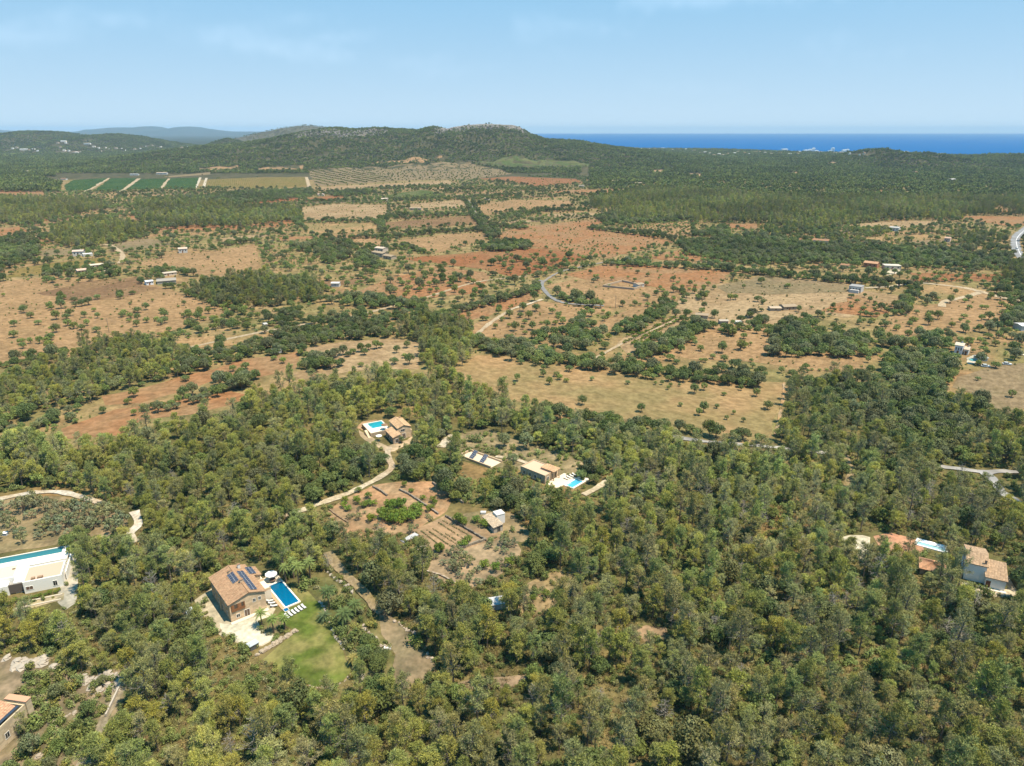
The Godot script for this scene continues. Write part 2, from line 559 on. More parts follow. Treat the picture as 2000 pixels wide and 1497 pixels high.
	field([-40,372, 87,372, 90,385, 50,388, -40,381], "orange", "orange clearings in front of the far left wood", 0.7)
	field([160,386, 240,378, 225,390], "olive", "grassy triangle below the green vineyard plots", 0.3)
	field([1262,334, 1297,332, 1292,340], "pale", "tiny pale clearing in the far pine forest", 0.0)
	field([1325,338, 1375,340, 1367,347], "pale", "pale clearing beside the tiny one in the far pine forest", 0.0)
	field([1230,403, 1260,411, 1245,414], "orange", "small orange clearing at the near edge of the pine forest", 0.0)
	field([1925,411, 1957,406, 1997,416, 1960,419], "orange", "orange clearing in the forest at the right edge", 0.2)
	field([1610,321, 1630,316, 1636,322], "pale", "pale quarry patch in the far forest left of the cone hill", 0.0)
	field([1704,377, 1722,372, 1730,379], "orange", "small orange clearing in the forest below the cone hill", 0.0)
	field([1748,372, 1768,369, 1772,375], "tan", "small tan clearing right of the orange one below the cone hill", 0.0)
	field([1530,341, 1556,336, 1560,342], "tan", "thin tan clearing in the forest left of the pale quarry patch", 0.0)
	field([1380,360, 1412,357, 1420,363], "tan", "thin tan clearing in the middle of the big pine forest", 0.0)
	# vineyard plots in deep green with pale lanes between
	field([125,362, 142,352, 210,348, 170,372, 130,373], "vine", "leftmost of the four deep green vineyard plots", 0.0)
	field([190,367, 215,349, 268,348, 236,372, 178,375], "vine", "second of the four deep green vineyard plots from the left", 0.0)
	field([245,371, 274,350, 328,349, 310,369], "vine", "third of the four deep green vineyard plots from the left", 0.0)
	field([316,370, 333,349, 388,347, 382,368], "vine", "rightmost of the four deep green vineyard plots", 0.0)
	var track := Color(0.52, 0.41, 0.28)
	var dusty := Color(0.44, 0.33, 0.22)
	ribbon("track", [168,374, 212,348], 9.0, track, dusty, "pale lane between the two left vineyard plots")
	ribbon("track", [236,375, 271,349], 9.0, track, dusty, "pale lane between the two middle vineyard plots")
	ribbon("track", [311,371, 331,349], 8.0, track, dusty, "pale lane between the two right vineyard plots")
	ribbon("track", [382,367, 391,347], 6.0, Color(0.6, 0.55, 0.47), track, "pale lane at the right end of the vineyard plots")
	ribbon("track", [397,367, 403,348], 6.0, Color(0.6, 0.55, 0.47), track, "second pale lane at the right end of the vineyard plots")
	ribbon("track", [598,346, 604,366], 8.0, track, dusty, "short lane left of the pale orchard in rows")
	ribbon("track", [570,1006, 625,985, 680,965, 735,938], 2.7, Color(0.62, 0.53, 0.39), track, "pale track along the upper left edge of the kitchen garden")
	ribbon("track", [735,938, 765,915, 757,893, 760,875], 2.6, Color(0.55, 0.46, 0.35), dusty, "stony drive climbing to the stone villa with the turquoise pool")
	ribbon("track", [480,1010, 525,1010, 570,1006], 2.6, track, dusty, "shaded end of the pale garden track under the pines")
	ribbon("track", [860,875, 872,862, 882,850], 3.4, Color(0.62, 0.56, 0.46), track, "pale stony drive between the two villas with pools")
	ribbon("track", [1140,968, 1165,955, 1188,940], 2.6, Color(0.66, 0.56, 0.42), track, "sandy path right of the light blue pool")
	ribbon("track", [968,893, 1000,897, 1035,908], 1.8, Color(0.6, 0.5, 0.38), track, "sandy footpath from the solar panels to the low villa")
	ribbon("track", [-20,980, 50,966, 100,962, 135,966, 200,985], 2.6, Color(0.62, 0.58, 0.52), track, "pale gravel drive curving above the olive grove")
	ribbon("track", [262,1000, 270,1025, 252,1045, 262,1062], 3.0, Color(0.72, 0.68, 0.62), track, "white gravel drive ending in the pines right of the olive grove")
	ribbon("track", [1165,700, 1200,680, 1240,660, 1330,622], 2.2, track, dusty, "narrow track along the vegetable plot in rows")
	ribbon("track", [1000,604, 1025,597, 1060,585], 2.6, Color(0.62, 0.52, 0.40), track, "pale track branching left from the country road")
	ribbon("track", [930,655, 960,630, 1000,604], 3.2, Color(0.52, 0.42, 0.30), dusty, "dirt track below the narrow ploughed orange field")
	ribbon("track", [360,682, 450,662, 560,640, 690,618, 830,582, 930,552, 1030,540], 3.2, Color(0.45, 0.36, 0.25), dusty, "long dirt track between hedges across the left plain")
	ribbon("track", [1532,748, 1529,785, 1515,850], 1.4, dusty, BARE, "dirt track along the right side of the large dry meadow")
	ribbon("track", [1880,562, 1915,570, 1950,580, 2010,590], 6.0, Color(0.53, 0.41, 0.28), track, "sandy dirt road at the right edge")
	ribbon("track", [1840,600, 1845,590, 1880,582, 1908,574, 1915,570], 5.0, Color(0.50, 0.39, 0.27), track, "sandy dirt road bending round the grassy field")
	ribbon("track", [1690,563, 1740,560, 1790,553, 1880,562], 3.6, Color(0.55, 0.46, 0.36), track, "pale drive from the stone house ruin to the dirt road")
	ribbon("track", [1985,692, 2020,697], 3.5, Color(0.66, 0.60, 0.5), track, "pale drive at the right edge by the white farmhouse")
	ribbon("track", [235,515, 238,497, 215,480, 195,478], 5.0, track, dusty, "pale farm lane beside the grey stubble quadrangle")
	ribbon("track", [1650,960, 1662,920, 1650,890], 2.2, dusty, DRY, "forest path in the right pine wood")
	ribbon("track", [640,1080, 665,1115, 702,1150, 745,1200], 2.6, Color(0.34, 0.26, 0.17), DRY, "earthy track down the wood right of the palm garden")
	var tar := mat("asphalt", 0.85, 0.3)
	var grey := Color(0.155, 0.15, 0.145)
	ribbon("road", [1045,548, 1060,550, 1058,560, 1075,580, 1100,592, 1140,596, 1180,598], 3.4, Color(0.20, 0.195, 0.19), grey, "grey country road bending in the middle of the plain", 0.36, "road", tar)
	ribbon("road", [1060,552, 1100,530, 1185,512], 2.6, Color(0.24, 0.20, 0.16), grey, "country lane running right along the dark hedge", 0.37, "road", tar)
	ribbon("road", [915,392, 928,415, 950,440, 968,463], 3.2, Color(0.24, 0.22, 0.19), grey, "straight tree lined lane up the plain", 0.37, "road", tar)
	ribbon("road", [1300,852, 1380,864, 1480,872, 1560,880, 1640,890], 2.8, Color(0.36, 0.33, 0.29), grey, "grey lane below the large dry meadow", 0.34, "road", tar)
	ribbon("road", [1830,912, 1880,918, 1925,924, 1955,922, 2010,925], 3.0, Color(0.36, 0.34, 0.31), grey, "grey lane running right into the junction", 0.34, "road", tar)
	ribbon("road", [1918,920, 1940,940, 1960,965, 1990,985], 3.6, Color(0.33, 0.32, 0.31), grey, "asphalt drive branching down from the junction", 0.36, "road", tar)
	ribbon("road", [2030,430, 2000,450, 1985,465, 1984,480, 1992,500, 2030,525], 9.0, Color(0.26, 0.26, 0.265), grey, "main road bend at the right edge", 0.36, "road", tar)
	ribbon("road_marking", [2028,431, 2001,451, 1987,466, 1986.5,480, 1994,499], 0.5, Color(0.7, 0.7, 0.7), Color(0.66, 0.66, 0.66), "white edge line on the main road bend", 0.41, "road marking", mat("paint", 0.7))

# ---------------------------------------------------------------- trees
func any_dir(up := 0.0) -> Vector3:
	var d := Vector3(rnd(-1, 1), rnd(-1, 1), rnd(-1, 1))
	while d.length_squared() > 1.0 or d.length_squared() < 0.01:
		d = Vector3(rnd(-1, 1), rnd(-1, 1), rnd(-1, 1))
	return (d.normalized() + Vector3(0, up, 0)).normalized()

func tuft(mb: MB, at_: Vector3, rad: float, n: int, long: float, wide: float, col: Color) -> void:   # needles that point away from the middle
	for i in n:
		var d := any_dir(0.35)
		var p := at_ + d * rad * sqrt(rnd(0.1, 1.0)) * Vector3(1, 0.72, 1)
		var e := (d + any_dir(0.2) * 0.7).normalized()
		var s := e.cross(any_dir()).normalized() * wide * rnd(0.6, 1.2)
		mb.tri(p - s, p + s, p + e * long * rnd(0.6, 1.3), dim(col, rnd(0.66, 1.34)))

func leaves(mb: MB, at_: Vector3, rad: Vector3, n: int, size: float, col: Color, shell := 0.55) -> void:    # leaf-sized faces lying round a clump
	for i in n:
		var d := any_dir(0.15)
		var p := at_ + d * rad * lerpf(shell, 1.0, sqrt(rng.randf()))
		var nrm := (d + any_dir(0.3) * 0.75).normalized()
		var s := nrm.cross(any_dir()).normalized()
		var t := nrm.cross(s)
		var k := size * rnd(0.6, 1.25)
		mb.tri(p - s * k * 0.5, p + t * k * 0.55, p + s * k * 0.5, dim(col, rnd(0.68, 1.3)))
		if rng.randf() < 0.5:
			mb.tri(p - s * k * 0.5, p + s * k * 0.5, p - t * k * 0.5, dim(col, rnd(0.68, 1.3)))

func twig(mb: MB, a: Vector3, d: Vector3, long: float, r: float, col: Color, forks := 2) -> void:
	var m := a + d * long * 0.5 + any_dir() * long * 0.1
	var b := a + d * long + any_dir(0.3) * long * 0.16
	mb.tube([a, m, b], [r, r * 0.75, r * 0.3], 3, col)
	for i in forks:
		var f := a.lerp(b, rnd(0.4, 0.9))
		mb.tube([f, f + (d + any_dir(0.3) * 0.9).normalized() * long * rnd(0.25, 0.5)], [r * 0.6, r * 0.25], 3, col)

const BARK := Color(0.17, 0.135, 0.105)
const ASH := Color(0.235, 0.215, 0.185)

func make_pine(seed_: int, tall: float, spread: float, col: Color, full := 1.0, lean := 0.06) -> Array:   # [trunk and limbs, crown]
	rng.seed = seed_
	var w := MB.new()
	var g := MB.new()
	var top := Vector3(rnd(-1, 1) * lean * tall, tall * 0.95, rnd(-1, 1) * lean * tall)
	var bend := Vector3(rnd(-0.3, 0.3), tall * 0.45, rnd(-0.3, 0.3))
	w.tube([Vector3(0, -0.3, 0), bend, top], [tall * 0.021, tall * 0.016, tall * 0.005], 5, BARK)
	var limbs := int(15 + 5 * full)
	for i in limbs:
		var t := lerpf(0.34, 1.0, pow(float(i) / (limbs - 1), 0.8))
		var from := bend.lerp(top, clampf((t - 0.45) / 0.5, 0, 1)) if t > 0.45 else bend * (t / 0.45)
		var a := i * 2.4 + rnd(-0.6, 0.6)
		var reach := spread * sin(clampf(PI * (0.22 + 0.66 * (t - 0.3) / 0.7), 0, PI)) * rnd(0.55, 1.2)
		var out := Vector3(cos(a), rnd(0.1, 0.5) + 0.7 * t * t, sin(a)).normalized()
		var tip := from + out * reach
		var elbow := from.lerp(tip, 0.5) - Vector3(0, reach * 0.06, 0)
		var bough := mix(BARK, ASH, rnd(0.3, 0.9))
		w.tube([from, elbow, tip], [tall * 0.008, tall * 0.005, 0.018], 3, bough)
		var hue := mix(dim(col, rnd(0.85, 1.15)), Color(col.r * 1.22, col.g * 1.14, col.b * 0.8), rnd(0.0, 0.8))
		# twigs leave the limb on both sides and carry the needles
		for k in int(6 * lerpf(0.6, 1.0, full)):
			var s := rnd(0.3, 1.0)
			var c := elbow.lerp(tip, (s - 0.5) * 2.0) if s > 0.5 else from.lerp(elbow, s * 2.0)
			var e := c + (out * 0.5 + any_dir(0.35)).normalized() * spread * rnd(0.16, 0.36)
			w.tube([c, e], [0.03, 0.015], 3, bough)
			tuft(g, e, spread * rnd(0.10, 0.19), int(rnd(20, 34)), 0.46, 0.058, dim(hue, rnd(0.82, 1.22)))
		tuft(g, tip, spread * rnd(0.12, 0.20), 30, 0.46, 0.058, dim(hue, 1.1))
	for i in 12:
		var t2 := rnd(0.2, 0.7)
		var a2 := rnd(0, TAU)
		twig(w, bend.lerp(top, t2 - 0.2), Vector3(cos(a2), rnd(-0.1, 0.4), sin(a2)).normalized(), spread * rnd(0.5, 1.05), 0.035, ASH, 4)
	return [w, g]

func make_broad(seed_: int, tall: float, spread: float, col: Color, lumps: int, per: int, size: float, open := 0.0) -> Array:
	rng.seed = seed_
	var w := MB.new()
	var g := MB.new()
	var fork := Vector3(rnd(-0.2, 0.2), tall * rnd(0.16, 0.26), rnd(-0.2, 0.2))
	w.tube([Vector3(0, -0.3, 0), fork], [tall * 0.04, tall * 0.03], 6, BARK)
	for i in lumps:
		var a := i * 2.4 + rnd(-0.4, 0.4)
		var lat := asin(clampf(lerpf(-0.55 if open > 0.0 else -0.3, 1.0, (i + 0.5) / lumps), -1, 1))
		var d := Vector3(cos(a) * cos(lat), sin(lat), sin(a) * cos(lat))
		var c := Vector3(0, tall * 0.56, 0) + d * Vector3(spread, tall * 0.36, spread) * rnd(0.62, 0.86)
		if i % 3 == 0 or open > 0.0:
			w.tube([fork, fork.lerp(c, 0.5) + Vector3(0, 0.1, 0), c], [tall * 0.022, tall * 0.012, 0.02], 4, BARK)
		var r := spread * rnd(0.30, 0.46) * (1.0 - open * 0.25)
		leaves(g, c, Vector3(r, r * 0.8, r), per, size, mix(dim(col, rnd(0.8, 1.2)), Color(col.r * 1.3, col.g * 1.15, col.b * 0.8), rnd(0, 0.6)))
	if open < 0.5:
		leaves(g, Vector3(0, tall * 0.55, 0), Vector3(spread * 0.6, tall * 0.3, spread * 0.6), per, size, dim(col, 0.9), 0.2)
	return [w, g]

func make_shrub(seed_: int, tall: float, spread: float, col: Color, n: int, size: float) -> Array:
	rng.seed = seed_
	var g := MB.new()
	for i in 5:
		var c := Vector3(rnd(-0.5, 0.5) * spread, tall * rnd(0.35, 0.6), rnd(-0.5, 0.5) * spread)
		leaves(g, c, Vector3(spread * 0.55, tall * 0.45, spread * 0.55), n / 5, size, dim(col, rnd(0.8, 1.2)), 0.35)
	return [MB.new(), g]

func make_dead(seed_: int, tall: float) -> Array:
	rng.seed = seed_
	var w := MB.new()
	var top := Vector3(rnd(-0.8, 0.8), tall, rnd(-0.8, 0.8))
	w.tube([Vector3(0, -0.3, 0), top * 0.5 + Vector3(rnd(-0.3, 0.3), 0, rnd(-0.3, 0.3)), top], [0.15, 0.10, 0.03], 5, dim(ASH, 0.9))
	for i in 34:
		var t := lerpf(0.3, 0.98, i / 33.0)
		var a := i * 2.4 + rnd(-0.4, 0.4)
		twig(w, top * t, Vector3(cos(a), rnd(-0.05, 0.5), sin(a)).normalized(), tall * 0.34 * (1.15 - t) + 0.5, 0.05, dim(ASH, rnd(0.8, 1.25)), 4)
	return [w, MB.new()]

var kinds := {}

func build_kinds() -> void:
	var pine_col := Color(0.258, 0.280, 0.093)
	kinds.pine = [make_pine(101, 9.0, 2.55, pine_col, 1.0), make_pine(102, 10.5, 2.75, Color(0.224, 0.263, 0.098), 1.1), make_pine(103, 8.0, 2.6, Color(0.301, 0.305, 0.093), 1.0),
		make_pine(104, 9.5, 2.5, Color(0.234, 0.247, 0.115), 0.55), make_pine(105, 7.0, 2.3, Color(0.279, 0.291, 0.088), 0.9), make_pine(106, 10.0, 2.6, Color(0.268, 0.263, 0.129), 0.42, 0.12)]
	kinds.oak = [make_broad(201, 6.2, 3.1, Color(0.111, 0.149, 0.059), 17, 120, 0.42), make_broad(202, 5.4, 2.8, Color(0.125, 0.167, 0.059), 15, 120, 0.42),
		make_broad(203, 6.8, 3.3, Color(0.133, 0.152, 0.082), 19, 120, 0.44), make_broad(204, 5.0, 2.6, Color(0.157, 0.200, 0.069), 14, 110, 0.40)]
	kinds.almond = [make_broad(301, 4.4, 2.2, Color(0.183, 0.229, 0.083), 15, 85, 0.34, 0.45), make_broad(302, 3.8, 2.0, Color(0.201, 0.255, 0.079), 13, 80, 0.33, 0.45), make_broad(303, 4.8, 2.5, Color(0.153, 0.206, 0.077), 16, 85, 0.34, 0.4)]
	kinds.olive = [make_broad(401, 3.8, 1.9, Color(0.205, 0.233, 0.131), 10, 80, 0.28, 0.55), make_broad(402, 3.2, 1.6, Color(0.228, 0.253, 0.148), 8, 80, 0.26, 0.55)]
	kinds.citrus = [make_broad(451, 2.6, 1.5, Color(0.129, 0.193, 0.039), 9, 80, 0.26), make_broad(452, 2.2, 1.3, Color(0.178, 0.236, 0.045), 8, 70, 0.26)]
	kinds.shrub = [make_shrub(501, 1.7, 1.3, Color(0.142, 0.170, 0.051), 260, 0.30), make_shrub(502, 1.3, 1.1, Color(0.217, 0.218, 0.067), 220, 0.28), make_shrub(503, 1.0, 0.9, Color(0.227, 0.218, 0.105), 180, 0.26), make_shrub(504, 2.2, 1.6, Color(0.161, 0.191, 0.062), 300, 0.34)]
	kinds.dead = [make_dead(601, 7.5), make_dead(602, 6.0), make_dead(603, 8.5)]
	rng.seed = 650
	kinds.tuft = []
	for c in [Color(0.30, 0.24, 0.10), Color(0.20, 0.20, 0.07), Color(0.26, 0.19, 0.09)]:
		var t := MB.new()
		for i in 6:
			tuft(t, Vector3(rnd(-0.5, 0.5), 0.12, rnd(-0.5, 0.5)), 0.28, 9, 0.36, 0.05, dim(c, rnd(0.8, 1.25)))
		kinds.tuft.append([MB.new(), t])
	# few faces, for trees more than a kilometre away
	kinds.far_pine = [make_broad(701, 8.0, 3.4, Color(0.135, 0.172, 0.052), 7, 16, 2.1), make_broad(702, 6.5, 3.0, Color(0.170, 0.198, 0.057), 6, 16, 2.0), make_broad(703, 7.0, 3.6, Color(0.116, 0.138, 0.057), 7, 16, 2.1)]
	kinds.far_oak = [make_broad(711, 5.4, 3.0, Color(0.135, 0.163, 0.057), 7, 16, 1.8), make_broad(712, 4.6, 2.6, Color(0.170, 0.192, 0.061), 6, 16, 1.7)]

# -- where they stand
var wood_cells := {}

func put_cells(list: Array, key: String) -> void:
	for q in list:
		var b: Rect2 = q.box
		for i in range(floori(b.position.x / 40), floori(b.end.x / 40) + 1):
			for j in range(floori(b.position.y / 40), floori(b.end.y / 40) + 1):
				var k := Vector2i(i, j)
				if not wood_cells.has(k):
					wood_cells[k] = {"clear": [], "field": [], "low": []}
				wood_cells[k][key].append(q)

func taken(p: Vector2, key: String) -> bool:
	var cell = wood_cells.get(Vector2i(floori(p.x / 40), floori(p.y / 40)))
	return cell != null and inside(p, cell[key])

func plant(kind: String, x: float, z: float, size: float, zone := "plain", variant := -1) -> void:
	var p := Vector3(x, land(x, z), z)
	if not in_view(p, 160.0):
		return
	var v: int = variant if variant >= 0 else rng.randi() % kinds[kind].size()
	var t := rnd(0.82, 1.2) * (1.0 + 0.45 * big.get_noise_2d(x * 0.9, z * 0.9))
	if zone == "plain" and kind != "shrub":
		size *= 0.95
	trees.append([kind, v, p, size, rnd(0, TAU), Color(t * rnd(0.94, 1.06), t, t * rnd(0.9, 1.12)), zone])

func pick(mixof: Dictionary) -> String:
	var s := rng.randf()
	for k in mixof:
		s -= mixof[k]
		if s <= 0.0:
			return k
	return mixof.keys()[0]

func stand(a: Array, mixof: Dictionary, gap: float, dense := 1.0, lo := 0.8, hi := 1.2, h := 2.5, zone := "plain", off_fields := false) -> void:
	stand_in(area(outline(a, h)), mixof, gap, dense, lo, hi, zone, off_fields)

func stand_in(q: Dictionary, mixof: Dictionary, gap: float, dense := 1.0, lo := 0.8, hi := 1.2, zone := "plain", off_fields := false) -> void:
	var b: Rect2 = q.box
	var nx := int(b.size.x / gap) + 1
	var nz := int(b.size.y / gap) + 1
	for i in nx:
		for j in nz:
			if dense < 1.0 and rng.randf() > dense * (1.0 + 1.4 * mid.get_noise_2d(b.position.x + i * gap + 300, b.position.y + j * gap)):
				continue
			var p := b.position + Vector2(i + rng.randf() * 1.0, j + rng.randf() * 1.0) * gap
			if not Geometry2D.is_point_in_polygon(p, q.poly) or taken(p, "clear"):
				continue
			if off_fields and taken(p, "field"):
				continue
			plant(pick(mixof), p.x, p.y, rnd(lo, hi), zone)

func hedge(a: Array, wide: float, mixof: Dictionary, gap := 4.5, lo := 0.6, hi := 1.1, h := 2.0) -> void:
	var o := outline(a, h)
	for i in o.size() - 1:
		var d := o[i + 1] - o[i]
		var n := d.orthogonal().normalized()
		var rows := maxi(1, roundi(wide / gap))
		for r in rows:
			for k in maxi(1, int(d.length() / gap)):
				var p := o[i] + d * ((k + rng.randf()) / maxf(1.0, d.length() / gap)) + n * (wide * ((r + rng.randf()) / rows - 0.5))
				if not taken(p, "clear"):
					plant(pick(mixof), p.x, p.y, rnd(lo, hi))

func spots(a: Array, kind: String, lo: float, hi: float, zone := "plain") -> void:     # single trees at their feet
	for i in a.size() / 2:
		var p := at(a[2 * i], a[2 * i + 1])
		plant(kind, p.x, p.z, rnd(lo, hi), zone)

func rows(a: Array, kind: String, along: Vector2, gap: float, between: float, lo: float, hi: float) -> void:      # an orchard
	var q := area(outline(a))
	var u := along.normalized()
	var w := u.orthogonal()
	var c: Vector2 = q.box.get_center()
	var r: float = q.box.size.length() / 2
	for i in range(-int(r / between), int(r / between) + 1):
		for j in range(-int(r / gap), int(r / gap) + 1):
			var p := c + w * (i * between + rnd(-0.3, 0.3)) + u * (j * gap + rnd(-0.4, 0.4))
			if Geometry2D.is_point_in_polygon(p, q.poly) and rng.randf() < 0.93:
				plant(kind, p.x, p.y, rnd(lo, hi))

func parcels() -> void:          # the many narrow plots between the fields that stand out
	rng.seed = 61
	var plain := area(outline([-120,716, -120,392, 330,366, 600,374, 900,362, 1100,372, 1200,420, 1480,436, 1700,436, 2100,432, 2100,690, 1900,735, 1700,728, 1540,735, 900,690, 780,655, 500,700, 140,700]))
	var u := Vector2(0.955, -0.297)
	var w := u.orthogonal()
	var seen_ := {}
	var kinds_ := ["tan", "tan", "olive", "olive", "pale", "orange", "brown", "grey", "grey", "olive"]
	var words := {"tan": "tan", "olive": "dry grassy", "pale": "straw coloured", "orange": "orange", "brown": "brown", "grey": "greyish"}
	var at_ := -1500.0
	while at_ < 1500.0:
		var deep := rnd(26, 52)
		var x := -2200.0 + rnd(0, 60)
		while x < 2200.0:
			var long := rnd(60, 150)
			var c := Vector2(0, -760) + u * (x + long / 2) + w * (at_ + deep / 2)
			x += long
			if not Geometry2D.is_point_in_polygon(c, plain.poly) or not in_view(Vector3(c.x, 0, c.y)):
				continue
			var a := c - u * long * 0.46 - w * deep * 0.44
			var b := c + u * long * 0.46 - w * deep * rnd(0.40, 0.48)
			var d := c + u * long * rnd(0.40, 0.48) + w * deep * 0.44
			var e := c - u * long * 0.46 + w * deep * rnd(0.38, 0.46)
			if [c, a, b, d, e, (a + b) / 2, (d + e) / 2].any(func(p): return taken(p, "field") or taken(p, "clear")) or rng.randf() < 0.15:
				continue
			var soil: String = kinds_[rng.randi() % kinds_.size()]
			var poly := PackedVector2Array([a, b, d, e])
			var q := area(poly)
			q.hedge = [0.15, 0.4, 0.7, 0.9][rng.randi() % 4]
			q.soil = soil
			q.orchard = rng.randf() < 0.4
			fields.append(q)
			var px := pix(Vector3(c.x, 0, c.y))
			var lab := near_mark(px)
			var key: String = soil + lab
			seen_[key] = seen_.get(key, 0) + 1
			var n: int = seen_[key]
			sheet("field", rough_edge(poly, 12.0, 2.0), soils[soil][0], soils[soil][1], 0.03 + 0.004 * (fields.size() % 40), mats.field, "%s plot %s%s" % [words[soil], lab, "" if n == 1 else ", %s one there" % nth(n - 1)], "field", 12)
		at_ += deep

func plant_all() -> void:
	put_cells(clear, "clear")
	put_cells(clear.filter(func(c): return c.get("low", true)), "low")
	put_cells(fields, "field")
	parcels()
	wood_cells.clear()
	put_cells(clear, "clear")
	put_cells(clear.filter(func(c): return c.get("low", true)), "low")
	put_cells(fields, "field")
	rng.seed = 77
	var P := {"pine": 1.0}
	var O := {"oak": 0.86, "almond": 0.14}
	var PO := {"pine": 0.5, "oak": 0.5}
	var OAKY := {"oak": 0.75, "shrub": 0.25}
	var A := {"almond": 1.0}
	var OA := {"oak": 0.5, "almond": 0.5}
	# --- the wood in front: pines, with holm oaks where the crowns are dark
	var dark := [area(outline([1540,735, 1720,690, 1790,690, 1870,745, 1830,765, 1880,850, 1890,900, 1800,890, 1700,840, 1600,790], 3.0)), area(outline([735,850, 790,880, 870,880, 1000,930, 1100,985, 1090,1040, 1000,1010, 900,990, 830,930, 740,910], 3.0)),
		area(outline([960,1090, 1080,1060, 1110,1120, 1000,1165, 930,1160], 3.0)), area(outline([0,700, 100,690, 250,800, 140,850, 0,850], 3.0)), area(outline([290,830, 470,790, 500,830, 380,850], 3.0)), area(outline([550,900, 720,880, 740,930, 600,980], 3.0)), area(outline([1030,800, 1330,850, 1300,880, 1060,860], 3.0))]
	var q: Dictionary = wood
	var b: Rect2 = q.box
	var gap := 3.7
	for i in int(b.size.x / gap) + 1:
		for j in int(b.size.y / gap) + 1:
			var p := b.position + Vector2(i + rng.randf(), j + rng.randf()) * gap
			if not Geometry2D.is_point_in_polygon(p, q.poly) or taken(p, "clear"):
				continue
			var thin := mid.get_noise_2d(p.x * 2.2, p.y * 2.2 + 500)
			if thin < -0.28 or rng.randf() < (0.06 if p.x < 20.0 else 0.13):
				continue
			var oak := 0.72 if inside(p, dark) else 0.10
			var s := rng.randf()
			if s < oak:
				plant("oak", p.x, p.y, rnd(0.7, 1.15), "wood")
			elif s > (0.93 if p.x > 0.0 else 0.96) and p.y > -230:
				plant("dead", p.x, p.y, rnd(0.7, 1.1), "wood")
			else:
				plant("pine", p.x, p.y, rnd(0.45, 1.0) + 0.35 * rng.randf() * rng.randf(), "wood", [0, 1, 2, 3, 3, 4, 5, 5][rng.randi() % 8] if p.x > 0.0 else [0, 1, 2, 2, 3, 4, 4, 5][rng.randi() % 8])
	gap = 1.75
	for i in int(b.size.x / gap) + 1:
		for j in int(b.size.y / gap) + 1:
			var p := b.position + Vector2(i + rng.randf(), j + rng.randf()) * gap
			if rng.randf() < 0.7 and p.y > -260 and Geometry2D.is_point_in_polygon(p, q.poly) and not taken(p, "low"):
				plant("shrub", p.x, p.y, rnd(0.4, 1.2), "wood")
	spots([1768,1112, 1740,1116, 1856,1132, 1846,1106, 1700,1100, 1872,1150, 1650,1092, 1780,1128, 1716,1112], "pine", 0.6, 0.95, "wood")
	gap = 1.25
	for i in int(b.size.x / gap) + 1:
		for j in int(b.size.y / gap) + 1:
			var p := b.position + Vector2(i + rng.randf(), j + rng.randf()) * gap
			if rng.randf() < 0.72 and p.y > -215 and Geometry2D.is_point_in_polygon(p, q.poly) and not taken(p, "low"):
				plant("tuft", p.x, p.y, rnd(0.6, 1.7), "grass")
	# --- woods and hedges on the plain
	stand([358,570, 400,548, 500,535, 600,546, 645,562, 620,582, 560,592, 480,600, 400,592], PO, 5.0, 1.0, 0.7, 1.1)
	stand([625,592, 700,574, 832,592, 820,603, 700,596, 640,587], O, 5.0)
	stand([150,700, 165,672, 235,660, 330,664, 378,702, 350,742, 230,772, 150,790, 60,800, -60,830, -60,755, 60,718], {"pine": 0.72, "oak": 0.28}, 4.2, 1.0, 0.6, 1.05)
	stand([-60,765, 100,770, 160,805, 60,860, -60,860], {"shrub": 0.6, "oak": 0.4}, 3.6, 0.9, 0.5, 0.9)
	stand([340,690, 450,672, 560,646, 700,630, 762,644, 600,684, 500,703, 400,722, 345,728], OAKY, 4.2, 1.0, 0.55, 0.95)
	stand([500,640, 560,600, 640,612, 830,604, 822,620, 740,650, 640,662, 540,654], OAKY, 4.8, 0.95, 0.6, 1.0)
	stand([775,655, 800,634, 880,629, 922,645, 925,692, 880,722, 830,716, 815,690, 780,668], P, 4.0, 1.0, 0.75, 1.1)
	stand([590,690, 640,684, 650,715, 600,722], O, 4.2)
	stand([645,690, 745,672, 748,692, 660,712], O, 4.0, 1.0, 0.6, 1.0)
	stand([280,815, 420,780, 440,790, 300,812], OAKY, 4.0, 1.0, 0.5, 0.9)
	stand([205,800, 300,770, 410,750, 400,765, 260,800], OAKY, 4.0, 1.0, 0.5, 0.9)
	stand([410,740, 500,728, 500,748, 420,765], O, 4.2)
	hedge([690,672, 800,642, 850,617, 950,592, 1040,567, 1052,557], 7.0, O, 3.6, 0.6, 0.95)
	hedge([930,662, 1000,690, 1100,702, 1200,716, 1300,728, 1400,738, 1500,744], 15.0, O, 4.2, 0.7, 1.15)
	stand([985,660, 1100,645, 1215,642, 1110,692, 1020,692], OAKY, 4.6, 0.95, 0.7, 1.1)
	hedge([1225,645, 1265,620, 1290,608, 1312,592], 11.0, O, 4.2)
	hedge([1250,692, 1300,675, 1345,650, 1378,632], 13.0, O, 4.2, 0.8, 1.2)
	stand([1500,690, 1510,655, 1580,645, 1690,655, 1690,692, 1620,692, 1560,692], O, 4.4, 1.0, 0.8, 1.25)
	stand([1720,700, 1790,684, 1860,694, 1865,742, 1815,762, 1925,792, 1870,850, 1780,830, 1740,760], O, 4.0, 1.0, 0.8, 1.25)
	hedge([1185,513, 1300,518, 1400,523, 1500,534, 1600,543, 1700,552, 1785,553], 15.0, O, 4.6, 0.7, 1.1)
	stand([1320,472, 1480,457, 1580,472, 1760,482, 1985,502, 1950,523, 1780,518, 1600,512, 1450,513, 1340,493], O, 5.4, 1.0, 0.8, 1.15)
	stand([1350,457, 1420,442, 1432,462], O, 5.0)
